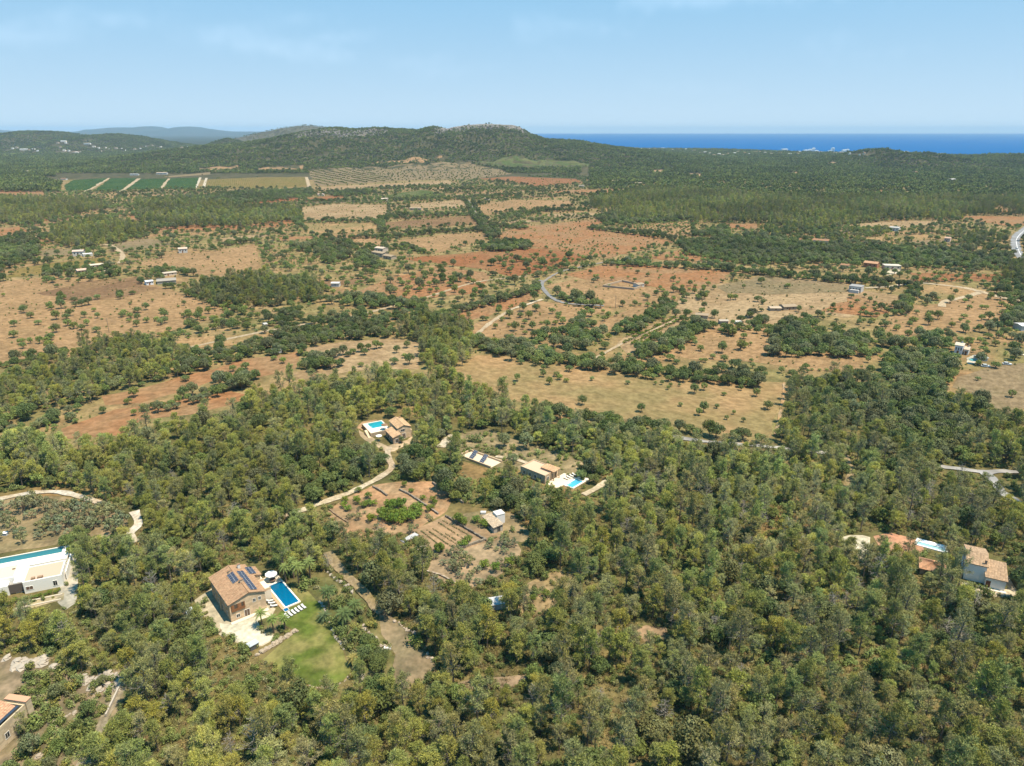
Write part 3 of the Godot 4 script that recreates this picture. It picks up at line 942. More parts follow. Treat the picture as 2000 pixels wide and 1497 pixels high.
	stand([1480,432, 1600,442, 1900,452, 2030,452, 2030,522, 1985,502, 1760,482, 1580,472, 1480,457], {"oak": 0.6, "pine": 0.3, "shrub": 0.1}, 6.6, 0.72, 0.7, 1.1, 2.5, "plain", true)
	hedge([595,393, 750,391, 900,386, 1000,379], 16.0, O, 5.5)
	stand([640,375, 720,370, 722,379, 650,383], O, 6.0)
	hedge([735,368, 830,363, 890,366], 12.0, O, 6.0)
	hedge([900,369, 1000,366, 1050,371], 18.0, O, 6.0)
	hedge([740,426, 765,420, 920,418], 13.0, O, 4.8)
	hedge([913,395, 926,420, 945,443, 962,466], 9.0, O, 4.2, 0.7, 1.1)
	hedge([920,392, 935,418, 955,441, 974,462], 8.0, O, 4.2, 0.7, 1.1)
	hedge([958,442, 1000,440, 1028,446], 20.0, O, 5.0)
	hedge([975,424, 1050,412, 1152,408], 22.0, O, 5.0)
	hedge([590,431, 640,431, 740,431, 753,453], 11.0, O, 5.0)
	hedge([617,460, 670,472, 690,487, 742,487], 17.0, OAKY, 5.0)
	hedge([682,463, 775,461, 875,449, 955,448], 13.0, O, 5.0)
	hedge([745,487, 790,480, 830,492], 9.0, O, 4.4)
	stand([930,487, 940,477, 1000,470, 1032,472, 1037,482, 990,489], O, 4.8)
	hedge([1150,444, 1250,457, 1285,462, 1352,467], 13.0, O, 4.8)
	stand([1160,421, 1250,416, 1352,426, 1300,432, 1180,437], O, 5.6)
	hedge([500,384, 620,378], 20.0, O, 6.0)
	hedge([500,402, 580,397], 8.0, O, 5.0)
	stand([480,410, 582,404, 582,427, 500,430], O, 5.6)
	hedge([582,405, 586,441], 9.0, O, 5.0)
	hedge([432,477, 500,469], 9.0, O, 4.8)
	hedge([287,504, 325,500], 6.0, O, 4.4)
	hedge([-20,715, 45,702, 85,694, 147,687], 9.0, O, 4.2)
	hedge([100,600, 150,596, 182,588], 7.0, O, 5.0)
	stand([1085,572, 1130,577, 1175,587, 1182,598, 1120,594], O, 4.6)
	stand([1100,642, 1140,607, 1162,632, 1115,650], OAKY, 4.2, 1.0, 0.6, 1.0)
	hedge([1790,557, 1775,582, 1760,612], 10.0, OA, 4.4)
	stand([1920,567, 2030,560, 2030,594, 1960,582], O, 5.0)
	stand([1965,602, 2030,590, 2030,652, 1960,632], O, 4.6, 1.0, 0.8, 1.2)
	stand([1975,510, 2030,500, 2030,560, 1960,545], {"oak": 0.5, "pine": 0.5}, 5.0)
	hedge([1060,802, 1200,822, 1320,842, 1430,857, 1500,862], 9.0, O, 4.0, 0.7, 1.15)
	stand([1705,642, 1760,652, 1830,652, 1900,662, 1880,684, 1800,682, 1720,672], {"oak": 0.6, "almond": 0.4}, 5.4, 0.8)
	stand([80,520, 200,512, 260,530, 150,545, 90,548], OA, 5.5, 0.6)
	stand([270,528, 330,522, 380,535, 300,540], OA, 5.5, 0.55)
	stand([700,490, 745,488, 740,520, 690,515], O, 5.0, 0.9)
	stand([600,470, 670,480, 690,500, 640,512, 600,500, 560,480], OAKY, 5.5, 0.7)
	stand([1490,640, 1590,612, 1600,640, 1520,650], OA, 5.0, 0.7)
	stand([1400,640, 1490,600, 1500,640, 1440,660], OA, 5.0, 0.55)
	# farther woods
	var f := "far wood"
	stand([100,452, 180,427, 240,437, 300,452, 210,477, 150,484, 95,472], {"pine": 0.8, "oak": 0.2}, 5.6, 1.0, 0.8, 1.15)
	stand([-60,472, 50,457, 90,462, 70,502, 20,522, -60,542], O, 6.0, 0.8)
	stand([260,392, 400,392, 450,402, 580,407, 590,427, 480,442, 380,442, 290,447, 270,422], PO, 6.5, 1.0, 0.8, 1.2)
	stand([-60,385, 160,390, 220,402, 130,422, 60,437, -60,432], {"pine": 0.85, "oak": 0.15}, 6.5, 1.0, 0.8, 1.15)
	stand([330,387, 480,374, 610,367, 610,382, 480,397, 340,402], O, 7.0, 1.0, 0.8, 1.15)
	var FP := {"far_pine": 0.75, "far_oak": 0.25}
	stand([-80,346, 60,341, 120,356, 115,373, -80,373], FP, 7.0, 1.0, 0.8, 1.2, 3.0, f)
	stand([1180,426, 1350,431, 1480,434, 1600,443, 1720,435, 1860,427, 2080,420, 2080,385, 1600,385, 1270,368, 1150,395], {"pine": 0.75, "oak": 0.25}, 6.0, 1.0, 0.75, 1.15, 3.0, "pine plain", true)
	# everything from the foot of the ridge to the coast
	gap = 8.2
	for j in range(int(1200 / gap), int(5600 / gap)):
		var z := -j * gap
		var wide := absf(z) * 0.80 + 60.0
		for i in range(int(-wide / gap), int(wide / gap)):
			if rng.randf() < 0.22:
				continue
			var x := (i + rng.randf()) * gap
			var zz := z - rng.randf() * gap
			if zz < coast_z(x) + 6.0:
				continue
			var px := pix(Vector3(x, 0, zz))
			if px.y > (386.5 if px.x > 1150.0 else 384.0) or px.x < 1150.0 and zz > -1700.0:
				continue
			if px.y > 346.0 and px.x < 900.0 or px.y > 331.0 and px.x > 110.0 and px.x < 1135.0 and zz > -2150:
				continue
			if taken(Vector2(x, zz), "field") or taken(Vector2(x, zz), "clear"):
				continue
			if px.x > 1135.0 and px.y > 330.0 and px.x < 1150.0:
				continue
			var bare := rocky(x, zz) if zz < -2600 else 0.0
			if rng.randf() < bare * 1.15:
				continue
			if zz < -4400 and px.x > 440.0 and px.x < 720.0 and ridge_h(ridges[2], x, zz) > 3.0 and rng.randf() < 0.93:
				continue
			plant(pick(FP), x, zz, rnd(0.65, 1.15), f if px.x > 1000.0 else "ridge")
	# --- orchards and single trees
	spots([600,702, 612,699, 625,702, 640,697, 655,699, 670,694, 690,692, 705,688, 720,684, 735,682, 744,680, 606,710, 592,714, 618,708, 648,704, 680,697, 712,694, 585,720, 598,721], "oak", 0.6, 0.95)
	spots([285,803, 300,800, 318,796, 335,793, 350,789, 368,785, 385,781, 400,776, 414,771, 310,806, 328,803, 345,799, 378,790, 392,786, 406,782, 425,776, 262,812], "oak", 0.5, 0.8)
	spots([470,738, 455,726, 362,745, 535,704, 553,710, 250,790, 262,776, 480,722, 440,742, 420,748, 790,700, 775,690, 795,680, 770,712, 800,712, 705,717, 660,718, 730,728], "almond", 0.8, 1.2)
	stand([20,600, 170,585, 330,640, 150,675, 20,680], A, 15.0, 0.55, 0.8, 1.25, 1.5)
	stand([215,620, 300,590, 340,620, 260,650], A, 11.0, 0.7, 0.9, 1.3, 1.5)
	stand([300,625, 420,595, 500,600, 480,640, 350,660], A, 8.0, 0.85, 0.8, 1.3, 1.5)
	spots([145,643, 170,637, 27,660, 92,668, 42,672, 78,672, 60,622, 110,625, 47,612, 117,590, 190,585, 235,585, 96,682], "almond", 1.0, 1.4)
	stand([750,550, 860,525, 960,540, 940,573, 850,584, 760,578], {"almond": 0.7, "oak": 0.3}, 10.0, 0.8, 0.9, 1.35, 1.5)
	stand([930,512, 1000,492, 1100,494, 1180,508, 1130,532, 1060,542, 1000,532], {"almond": 0.75, "oak": 0.25}, 10.5, 0.8, 0.8, 1.35, 1.5)
	stand([1080,472, 1210,477, 1205,500, 1100,492], A, 8.5, 0.8, 0.4, 0.65, 1.0)
	stand([980,455, 1160,430, 1290,465, 1080,472], A, 20.0, 0.5, 0.4, 0.7, 1.0)
	spots([1153,536, 1220,528, 1245,535, 1265,541, 1195,548, 1240,550, 1315,550, 1288,526, 1340,530, 1125,552, 1159,553, 1110,563, 1165,594, 1290,500, 1265,475, 1206,490], "oak", 0.5, 0.8)
	stand([1250,575, 1330,545, 1400,545, 1420,572, 1330,592, 1290,600], A, 9.5, 0.7, 0.7, 1.2, 1.5)
	stand([1000,605, 1110,590, 1150,605, 1090,655, 1010,655, 930,655], A, 11.0, 0.75, 0.8, 1.3, 1.5)
	stand([1720,634, 1787,597, 1835,594, 1832,571, 1900,566, 1975,589, 1990,622, 1900,648, 1750,657], A, 12.0, 0.7, 0.8, 1.3, 1.5)
	stand([1602,607, 1675,577, 1755,597, 1712,621], A, 8.5, 0.75, 0.4, 0.9, 1.5)
	stand([1290,690, 1380,645, 1402,632, 1500,642, 1490,690, 1540,717, 1640,727, 1540,719, 1350,702], A, 16.0, 0.6, 0.8, 1.35, 1.5)
	rows([1205,441, 1350,431, 1357,458, 1340,463, 1250,451], "almond", Vector2(0.3, 1), 9.0, 8.0, 0.6, 0.9)
	stand([1240,500, 1330,488, 1470,503, 1465,513, 1300,509], A, 9.0, 0.8, 0.8, 1.2, 1.5)
	stand([1870,737, 1975,710, 2030,710, 2030,774, 1987,812, 1920,802, 1925,774, 1860,757], A, 16.0, 0.6, 0.6, 1.1, 1.5)
	stand([1775,533, 1862,536, 1970,536, 1962,551, 1787,549], A, 9.0, 0.9, 0.8, 1.2, 1.5)
	stand([1400,562, 1490,540, 1660,556, 1500,577], A, 26.0, 0.5, 0.9, 1.3, 1.5)
	spots([1426,587, 1436,586, 1370,585, 1365,587, 1347,614, 1370,612, 1375,603, 1395,622, 1430,656, 1500,657, 1455,680, 1410,690, 1352,670, 1330,690, 1560,610, 1480,590, 1490,595], "almond", 0.9, 1.4)
	rows([600,332, 700,330, 775,354, 618,364], "far_oak", Vector2(0.55, 1), 9.0, 26.0, 0.55, 0.75)
	stand([700,330, 900,317, 975,331, 1000,340, 925,350, 775,353], {"far_oak": 1.0}, 17.0, 0.8, 0.5, 0.75, 1.5)
	rows([125,362, 142,352, 210,348, 170,372, 130,373], "shrub", Vector2(1, 0.15), 5.0, 9.0, 0.5, 0.7)
	for v4 in [[190,367, 215,349, 268,348, 236,372, 178,375], [245,371, 274,350, 328,349, 310,369], [316,370, 333,349, 388,347, 382,368], [402,352, 500,348, 595,347, 599,364, 500,367, 400,366]]:
		rows(v4, "shrub", Vector2(1, 0.15), 5.0, 9.0, 0.45, 0.65)
	rows([1210,672, 1228,655, 1310,621, 1345,621, 1305,646, 1250,680], "citrus", Vector2(0.72, -1), 2.4, 5.0, 0.6, 1.05)
	rows([535,520, 590,500, 625,512, 560,520], "shrub", Vector2(1, -0.3), 2.6, 5.0, 0.6, 0.9)
	# the large dry meadow
	spots([1018,712, 1046,715, 1119,711, 1117,716, 1070,718, 1081,711, 1061,723, 1112,726, 1061,737, 1087,736, 1093,742, 1106,747, 1073,752], "almond", 0.75, 1.05)
	spots([1156,744, 1226,751, 1280,752, 1293,752, 1310,755, 1327,755, 1305,762, 1329,794, 1400,798, 1433,810, 1419,820, 1452,825, 1005,752], "almond", 0.4, 0.62)
	spots([1375,763, 1356,769, 1414,773, 1447,763, 1463,757, 1477,775, 1252,805, 1365,812, 1374,805, 1137,791, 1499,800], "almond", 0.65, 1.0)
	spots([1270,733, 1010,745], "oak", 0.6, 0.8)
	for q3 in fields:
		if q3.get("orchard", false):
			var e0: Vector2 = (q3.poly[1] - q3.poly[0]).normalized()
			var e1 := e0.orthogonal()
			var c3: Vector2 = q3.box.get_center()
			var sc := rnd(0.5, 1.2)
			var step := rnd(7.0, 12.0)
			for i in range(-20, 21):
				for k in range(-20, 21):
					var p := c3 + e0 * (i * step + rnd(-0.8, 0.8)) + e1 * (k * step + rnd(-0.8, 0.8))
					if rng.randf() < 0.8 and Geometry2D.is_point_in_polygon(p, q3.poly):
						plant("almond", p.x, p.y, sc * rnd(0.8, 1.2))
	# hedges grow up along the field edges
	for q2 in fields:
		if q2.hedge <= 0.0:
			continue
		var poly: PackedVector2Array = q2.poly
		for i in poly.size():
			var u := poly[i]
			var w := poly[(i + 1) % poly.size()]
			for k in int(u.distance_to(w) / 4.6):
				if rng.randf() < float(q2.hedge) * (1.0 + 1.6 * mid.get_noise_2d(u.x + k * 9.0, u.y)):
					var p: Vector2 = u.lerp(w, (k + rng.randf()) * 4.6 / u.distance_to(w)) + Vector2(rnd(-2.2, 2.2), rnd(-2.2, 2.2))
					if not taken(p, "clear"):
						plant("oak" if p.y > -1500 else "far_oak", p.x, p.y, rnd(0.45, 0.95))
	# scattered bushes and trees on the land between the fields
	var plain := area(outline([-120,720, -120,388, 330,362, 600,372, 1120,340, 1260,376, 1180,430, 1480,434, 2100,430, 2100,700, 1900,740, 1540,740, 900,690, 780,660, 500,760, 140,840, -120,860]))
	stand_in(plain, {"oak": 0.40, "almond": 0.34, "shrub": 0.26}, 6.6, 0.62, 0.4, 1.1, "plain", true)
	stand_in(plain, {"shrub": 0.9, "almond": 0.1}, 6.0, 0.35, 0.3, 0.8, "plain", false)

# ---------------------------------------------------------------- building blocks
const STONE := Color(0.56, 0.42, 0.28)
const PLASTER := Color(0.66, 0.63, 0.58)
const TILE := Color(0.295, 0.18, 0.11)
const WOODEN := Color(0.20, 0.095, 0.045)
const GLASS := Color(0.022, 0.024, 0.027)

func tiles(mb: MB, a: Vector3, b: Vector3, c: Vector3, d: Vector3, col: Color, across := 0.34, down := 0.48) -> void:   # eave a-b, ridge d-c: rows of barrel tiles
	var nu := maxi(2, int(a.distance_to(b) / across))
	var nv := maxi(2, int(a.distance_to(d) / down))
	var up := (b - a).cross(d - a).normalized()
	if up.y < 0.0:
		up = -up
	for i in nu:
		var streak := rnd(0.9, 1.1)
		for j in nv:
			var u0 := float(i) / nu
			var u1 := float(i + 1) / nu
			var v0 := float(j) / nv
			var v1 := float(j + 1) / nv
			var p := a.lerp(b, u0).lerp(d.lerp(c, u0), v0)
			var q := a.lerp(b, u1).lerp(d.lerp(c, u1), v0)
			var r := a.lerp(b, u1).lerp(d.lerp(c, u1), v1)
			var s := a.lerp(b, u0).lerp(d.lerp(c, u0), v1)
			var lip := up * 0.05
			var hi := up * 0.10
			var m0 := (p + q) / 2 + hi + lip
			var m1 := (r + s) / 2 + hi
			var k := mix(dim(col, rnd(0.72, 1.25) * streak), Color(0.34, 0.24, 0.15), rnd(0.0, 0.55))
			mb.quad(p + lip, m0, m1, s, k)
			mb.quad(m0, q + lip, r, m1, k)

func slab(mb: MB, a: Vector3, b: Vector3, c: Vector3, d: Vector3, thick: float, k: Color) -> void:
	var n := (b - a).cross(d - a).normalized()
	if n.y > 0.0:
		n = -n
	var t := n * thick
	mb.quad(a, b, c, d, k)
	mb.quad(a + t, b + t, c + t, d + t, k)
	for e in [[a, b], [b, c], [c, d], [d, a]]:
		mb.quad(e[0], e[1], e[1] + t, e[0] + t, k)

func masonry(mb: MB, a: Vector3, b: Vector3, h: float, k: Color, out: Vector3, step := 0.7) -> void:     # a wall face of uneven courses, from a to b
	var n := maxi(1, int(a.distance_to(b) / step))
	var m := maxi(1, int(h / 0.45))
	for i in n:
		for j in m:
			var p := a.lerp(b, float(i) / n) + Vector3(0, h * j / m, 0)
			var q := a.lerp(b, float(i + 1) / n) + Vector3(0, h * j / m, 0)
			var u := Vector3(0, h / m, 0)
			var o := out * rnd(0.0, 0.03)
			mb.quad(p + o, p + u + o, q + u + o, q + o, mix(dim(k, rnd(0.82, 1.14)), Color(0.36, 0.30, 0.22), rnd(0, 0.25)))

func walls(root: Node3D, x0: float, x1: float, z0: float, z1: float, h: float, k: Color, stone := true, y := 0.0, called := "wall") -> void:   # four walls, z1 the front; each a part
	var c := [Vector3(x0, y, z1), Vector3(x1, y, z1), Vector3(x1, y, z0), Vector3(x0, y, z0)]
	var n := [Vector3(0, 0, 1), Vector3(1, 0, 0), Vector3(0, 0, -1), Vector3(-1, 0, 0)]
	for i in 4:
		var mb := MB.new()
		var a: Vector3 = c[i]
		var b: Vector3 = c[(i + 1) % 4]
		var inn: Vector3 = n[i] * -0.3
		if stone:
			masonry(mb, a, b, h, k, n[i])
		else:
			mb.quad(a, a + Vector3(0, h, 0), b + Vector3(0, h, 0), b, k)
		var u := Vector3(0, h, 0)
		var side := (b - a).normalized() * 0.3
		mb.quad(a + inn + side, a + inn + side + u, b + inn - side + u, b + inn - side, dim(k, 0.9))
		mb.quad(a + u, b + u, b + inn - side + u, a + inn + side + u, k)
		part(called, mb, mat("stone" if stone else "plaster"), root)

func gable(root: Node3D, x0: float, x1: float, xr: float, z0: float, z1: float, eave: float, top: float, k: Color, over := 0.35, roof_col := TILE) -> Node3D:   # a gable roof with its ridge along z
	for z in [z0 + 0.01, z1 - 0.01]:
		var m := MB.new()
		m.tri(Vector3(x0, eave, z), Vector3(xr, top, z), Vector3(x1, eave, z), k)
		part("gable_wall", m, mat("stone"), root)
	var sl := (top - eave) / (xr - x0)
	var sr := (top - eave) / (x1 - xr)
	var r := MB.new()
	var a := Vector3(x0 - over, eave - over * sl + 0.06, z1 + over)
	var b := Vector3(x0 - over, eave - over * sl + 0.06, z0 - over)
	var c := Vector3(xr, top + 0.06, z0 - over)
	var d := Vector3(xr, top + 0.06, z1 + over)
	var e := Vector3(x1 + over, eave - over * sr + 0.06, z1 + over)
	var f := Vector3(x1 + over, eave - over * sr + 0.06, z0 - over)
	slab(r, a, b, c, d, 0.12, dim(roof_col, 0.8))
	slab(r, e, f, c, d, 0.12, dim(roof_col, 0.8))
	tiles(r, a, b, c, d, roof_col)
	tiles(r, e, f, c, d, roof_col)
	r.tube([d + Vector3(0, 0.10, 0), c + Vector3(0, 0.10, 0)], [0.13, 0.13], 6, dim(roof_col, 1.05))
	return part("roof", r, mat("tile", 0.9), root)

func lean_to(root: Node3D, x0: float, x1: float, z0: float, z1: float, y_front: float, y_back: float, over := 0.3, roof_col := TILE) -> Node3D:   # a roof that falls towards z1
	var r := MB.new()
	var s := (y_back - y_front) / (z1 - z0)
	var a := Vector3(x0 - over, y_front - s * over + 0.06, z1 + over)
	var b := Vector3(x1 + over, y_front - s * over + 0.06, z1 + over)
	var c := Vector3(x1 + over, y_back + 0.06, z0)
	var d := Vector3(x0 - over, y_back + 0.06, z0)
	slab(r, a, b, c, d, 0.12, dim(roof_col, 0.8))
	tiles(r, a, b, c, d, roof_col)
	return part("roof", r, mat("tile", 0.9), root)

func opening(root: Node3D, side: String, u: float, y: float, w: float, h: float, wall: float, called := "window", frame := PLASTER, pane := GLASS) -> Node3D:   # side: f front, l left, r right, b back; wall: where that wall's face lies
	var o: Vector3
	var ex: Vector3
	var n: Vector3
	match side:
		"f":
			o = Vector3(u, y, wall); ex = Vector3.RIGHT; n = Vector3(0, 0, 1)
		"b":
			o = Vector3(u, y, wall); ex = Vector3.LEFT; n = Vector3(0, 0, -1)
		"l":
			o = Vector3(wall, y, u); ex = Vector3(0, 0, 1); n = Vector3.LEFT
		_:
			o = Vector3(wall, y, u); ex = Vector3(0, 0, -1); n = Vector3.RIGHT
	var fr := MB.new()
	var t := 0.10
	for r in [[-w / 2 - t, 0.0, t, h], [w / 2, 0.0, t, h], [-w / 2 - t, h, w + 2 * t, t], [-w / 2 - t * 1.6, -t, w + 3.2 * t, t]]:
		var p: Vector3 = o + ex * float(r[0]) + Vector3(0, r[1], 0)
		fr.hexa([p + n * 0.07, p + ex * float(r[2]) + n * 0.07, p + ex * float(r[2]) - n * 0.05, p - n * 0.05], r[3], frame)
	fr.hexa([o - ex * 0.03 + n * 0.055, o + ex * 0.03 + n * 0.055, o + ex * 0.03 - n * 0.03, o - ex * 0.03 - n * 0.03], h, frame)
	var win := part(called, fr, mat("plaster"), root)
	var pn := MB.new()
	var a := o - ex * w / 2 + n * 0.045
	pn.quad(a, a + Vector3(0, h, 0), a + ex * w + Vector3(0, h, 0), a + ex * w, pane)
	part("door_leaf" if called == "door" else "pane", pn, mat("glass", 0.12, 0.5) if pane == GLASS else mat("timber", 0.7), win)
	return win

func shutters(win: Node3D, side: String, u: float, y: float, w: float, h: float, wall: float, k := WOODEN) -> void:
	for s in [-1.0, 1.0]:
		var m := MB.new()
		var c: float = u + s * (w / 2 + w * 0.27 + 0.1)
		match side:
			"f": m.box(c, y, wall + 0.08, w * 0.5, h, 0.06, k)
			"l": m.box(wall - 0.08, y, c, 0.06, h, w * 0.5, k)
			_: m.box(wall + 0.08, y, c, 0.06, h, w * 0.5, k)
		part("shutter", m, mat("timber", 0.7), win)

func chimney(roof: Node3D, x: float, y: float, z: float, h: float, k: Color, w := 0.7) -> void:
	var m := MB.new()
	m.box(x, y, z, w, h, w * 0.8, k)
	m.box(x, y + h + 0.18, z, w + 0.2, 0.1, w, dim(TILE, 0.9))
	for s in [-1.0, 1.0]:
		m.box(x + s * w * 0.36, y + h, z, 0.1, 0.18, w * 0.7, k)
	part("chimney", m, mat("plaster"), roof)

func solar_array(root: Node3D, o: Vector3, u: Vector3, v: Vector3, nu: int, nv: int) -> void:      # o a corner, u and v the two edges of the whole array
	var up := v.cross(u).normalized()
	if up.y < 0:
		up = -up
	for i in nu:
		for j in nv:
			var p := o + u * (i + 0.03) / nu + v * (j + 0.03) / nv
			var a := u * 0.94 / nu
			var b := v * 0.94 / nv
			var f := MB.new()
			slab(f, p + up * 0.10, p + a + up * 0.10, p + a + b + up * 0.10, p + b + up * 0.10, 0.05, Color(0.42, 0.43, 0.45))
			var s := part("solar_panel", f, mat("metal", 0.5, 0.5), root)
			var g := MB.new()
			for k in 3:
				var w := a / 3.0
				var c := p + w * k + up * 0.106
				g.quad(c + w * 0.05 + b * 0.04, c + w * 0.95 + b * 0.04, c + w * 0.95 + b * 0.96, c + w * 0.05 + b * 0.96, Color(0.016, 0.028, 0.060))
			part("cell", g, mat("solar", 0.35, 0.25), s)

func pool(called: String, label: String, q: Array, y: float, edge: float, water: Color, coping: Color, from: Node3D, steps := false) -> Node3D:   # q: four corners (x, z) of the water in the house's own axes
	var mid_ := Vector3.ZERO
	for p in q:
		mid_ += Vector3(p[0], 0, p[1]) / 4.0
	var root := thing(called, label, "swimming pool", from.transform * mid_, from.rotation.y)
	var inn := []
	var out := []
	for p in q:
		var r := Vector3(p[0], 0, p[1]) - mid_
		inn.append(r)
		out.append(r + Vector3(signf(r.x) * edge, 0, signf(r.z) * edge))
	for i in 4:
		var j := (i + 1) % 4
		var m := MB.new()
		m.hexa([inn[i], inn[j], out[j], out[i]], y, coping)
		part("coping", m, mat("plaster"), root)
	var f := MB.new()
	var dy := Vector3(0, y - 0.12, 0)
	for i in 12:
		for j in 7:
			var a0: Vector3 = inn[0].lerp(inn[3], i / 12.0).lerp(inn[1].lerp(inn[2], i / 12.0), j / 7.0)
			var a1: Vector3 = inn[0].lerp(inn[3], (i + 1) / 12.0).lerp(inn[1].lerp(inn[2], (i + 1) / 12.0), j / 7.0)
			var a2: Vector3 = inn[0].lerp(inn[3], (i + 1) / 12.0).lerp(inn[1].lerp(inn[2], (i + 1) / 12.0), (j + 1) / 7.0)
			var a3: Vector3 = inn[0].lerp(inn[3], i / 12.0).lerp(inn[1].lerp(inn[2], i / 12.0), (j + 1) / 7.0)
			var tilt := Vector3(0, 0.006, 0) * sin(i * 2.1 + j * 3.3)
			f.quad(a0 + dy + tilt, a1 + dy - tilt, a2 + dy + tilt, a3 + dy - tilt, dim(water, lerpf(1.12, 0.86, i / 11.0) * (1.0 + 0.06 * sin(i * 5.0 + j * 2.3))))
	part("water", f, mat("pool_water", 0.06, 0.5), root)
	if steps:
		var s := MB.new()
		var a: Vector3 = inn[0].lerp(inn[3], 0.08) + dy + Vector3(0, 0.004, 0)
		var b: Vector3 = inn[0].lerp(inn[3], 0.45) + dy + Vector3(0, 0.004, 0)
		var e: Vector3 = (inn[1] - inn[0]).normalized() * 0.7
		s.quad(a, b, b + e, a + e, mix(water, Color(0.5, 0.65, 0.7), 0.35))
		part("entry_step", s, mat("pool_water"), root)
	return root

func pad(called: String, a: Array, k: Color, k2: Color, lift: float, label: String, category: String, m: Material = null) -> void:
	var poly := rough_edge(outline(a), 4.0, 0.5)
	if Geometry2D.triangulate_polygon(poly).is_empty():
		poly = outline(a)
	sheet(called, poly, k, k2, lift, m if m else mats.soil, label, category, 26, 4.0)

func boulder(parent: Node3D, p: Vector3, r: float, k0: Color) -> void:
	var k := dim(k0, 0.62)
	var m := MB.new()
	var s := Vector3(rnd(0.8, 1.3), rnd(0.55, 0.9), rnd(0.8, 1.3)) * r
	var ring := []
	for lat in [-0.6, 0.15, 0.75]:
		var row := []
		for i in 6:
			var a: float = TAU * i / 6 + lat
			var w := sqrt(1.0 - lat * lat) * rnd(0.75, 1.15)
			row.append(p + Vector3(cos(a) * w, lat + rnd(-0.12, 0.12), sin(a) * w) * s)
		ring.append(row)
	for j in 2:
		for i in 6:
			m.quad(ring[j][i], ring[j + 1][i], ring[j + 1][(i + 1) % 6], ring[j][(i + 1) % 6], dim(k, rnd(0.88, 1.1)))
	var top := p + Vector3(0, s.y * rnd(0.9, 1.1), 0)
	for i in 6:
		m.tri(ring[2][i], top, ring[2][(i + 1) % 6], dim(k, rnd(0.9, 1.1)))
	part("boulder", m, mat("rock"), parent)

func boulder_line(label: String, a: Array, n: int, r: float, k: Color, spread := 0.5, called := "rock_wall", category := "rock wall") -> void:
	var o := outline(a)
	var c := Curve2D.new()
	for p in o:
		c.add_point(p)
	var root := thing(called, label, category, Vector3(o[0].x, 0, o[0].y))
	for i in n:
		var p := c.sample_baked(c.get_baked_length() * (i + rnd(0.2, 0.8)) / n)
		boulder(root, Vector3(p.x - o[0].x + rnd(-spread, spread), r * rnd(0.1, 0.45), p.y - o[0].y + rnd(-spread, spread)), r * rnd(0.6, 1.25), mix(k, Color(0.40, 0.26, 0.16), rnd(0, 0.35)))

func dry_wall(label: String, a: Array, h: float, k: Color) -> void:     # a low wall of laid stones
	var o := outline(a)
	var root := thing("stone_wall", label, "stone wall", Vector3(o[0].x, 0, o[0].y))
	for i in o.size() - 1:
		var m := MB.new()
		var p := Vector3(o[i].x - o[0].x, 0, o[i].y - o[0].y)
		var q := Vector3(o[i + 1].x - o[0].x, 0, o[i + 1].y - o[0].y)
		var d := (q - p).normalized()
		var s := Vector3(-d.z, 0, d.x)
		var n := maxi(1, int(p.distance_to(q) / 0.55))
		for j in n:
			var e := p.lerp(q, (j + 0.5) / n) + s * rnd(-0.06, 0.06)
			var l := d * rnd(0.24, 0.32)
			var w := s * rnd(0.20, 0.28)
			m.hexa([e - l + w, e + l + w, e + l - w, e - l - w], h * rnd(0.8, 1.1), dim(k, rnd(0.42, 0.75)))
		part("wall_run", m, mat("rock"), root)

func car(label: String, x: float, y: float, turn: float, k: Color) -> void:
	var root := thing("parked_car", label, "car", at(x, y) + Vector3(0, 0.05, 0), turn)
	var b := MB.new()
	b.box(0, 0.32, 0, 1.75, 0.5, 4.2, k)
	b.box(0, 0.80, 0.9, 1.6, 0.12, 2.2, k)
	part("body", b, mat("car_paint", 0.3, 0.5), root)
	var c := MB.new()
	var l := [Vector3(-0.8, 0.82, 1.1), Vector3(0.8, 0.82, 1.1), Vector3(0.8, 0.82, -1.8), Vector3(-0.8, 0.82, -1.8)]
	var u := [Vector3(-0.65, 1.42, 0.4), Vector3(0.65, 1.42, 0.4), Vector3(0.65, 1.42, -1.4), Vector3(-0.65, 1.42, -1.4)]
	for i in 4:
		c.quad(l[i], u[i], u[(i + 1) % 4], l[(i + 1) % 4], GLASS)
	part("windows", c, mat("glass", 0.12, 0.5), root)
	var r := MB.new()
	r.hexa([u[0], u[1], u[2], u[3]], 0.05, k)
	part("roof", r, mat("car_paint", 0.3, 0.5), root)
	for s in [[-0.8, 1.3], [0.8, 1.3], [-0.8, -1.3], [0.8, -1.3]]:
		var w := MB.new()
		w.tube([Vector3(s[0] - 0.1, 0.32, s[1]), Vector3(s[0] + 0.1, 0.32, s[1])], [0.32, 0.32], 10, Color(0.03, 0.03, 0.03))
		part("wheel", w, mat("timber", 0.7), root)

func lounger(label: String, group: String, where: Vector3, turn: float, k: Color) -> void:
	var root := thing("sun_lounger", label, "sun lounger", where, turn, group)
	var f := MB.new()
	f.box(0, 0.22, 0, 0.66, 0.06, 1.9, Color(0.25, 0.22, 0.2))
	for s in [[-0.28, 0.8], [0.28, 0.8], [-0.28, -0.8], [0.28, -0.8]]:
		f.box(s[0], 0, s[1], 0.06, 0.22, 0.06, Color(0.25, 0.22, 0.2))
	part("frame", f, mat("timber", 0.7), root)
	var m := MB.new()
	m.box(0, 0.283, 0.35, 0.62, 0.10, 1.2, k)
	part("mattress", m, mat("cloth"), root)
	var b := MB.new()
	var q := [Vector3(-0.31, 0.29, -0.28), Vector3(0.31, 0.29, -0.28), Vector3(0.31, 0.62, -0.92), Vector3(-0.31, 0.62, -0.92)]
	slab(b, q[0], q[1], q[2], q[3], -0.1, k)
	part("backrest", b, mat("cloth"), root)

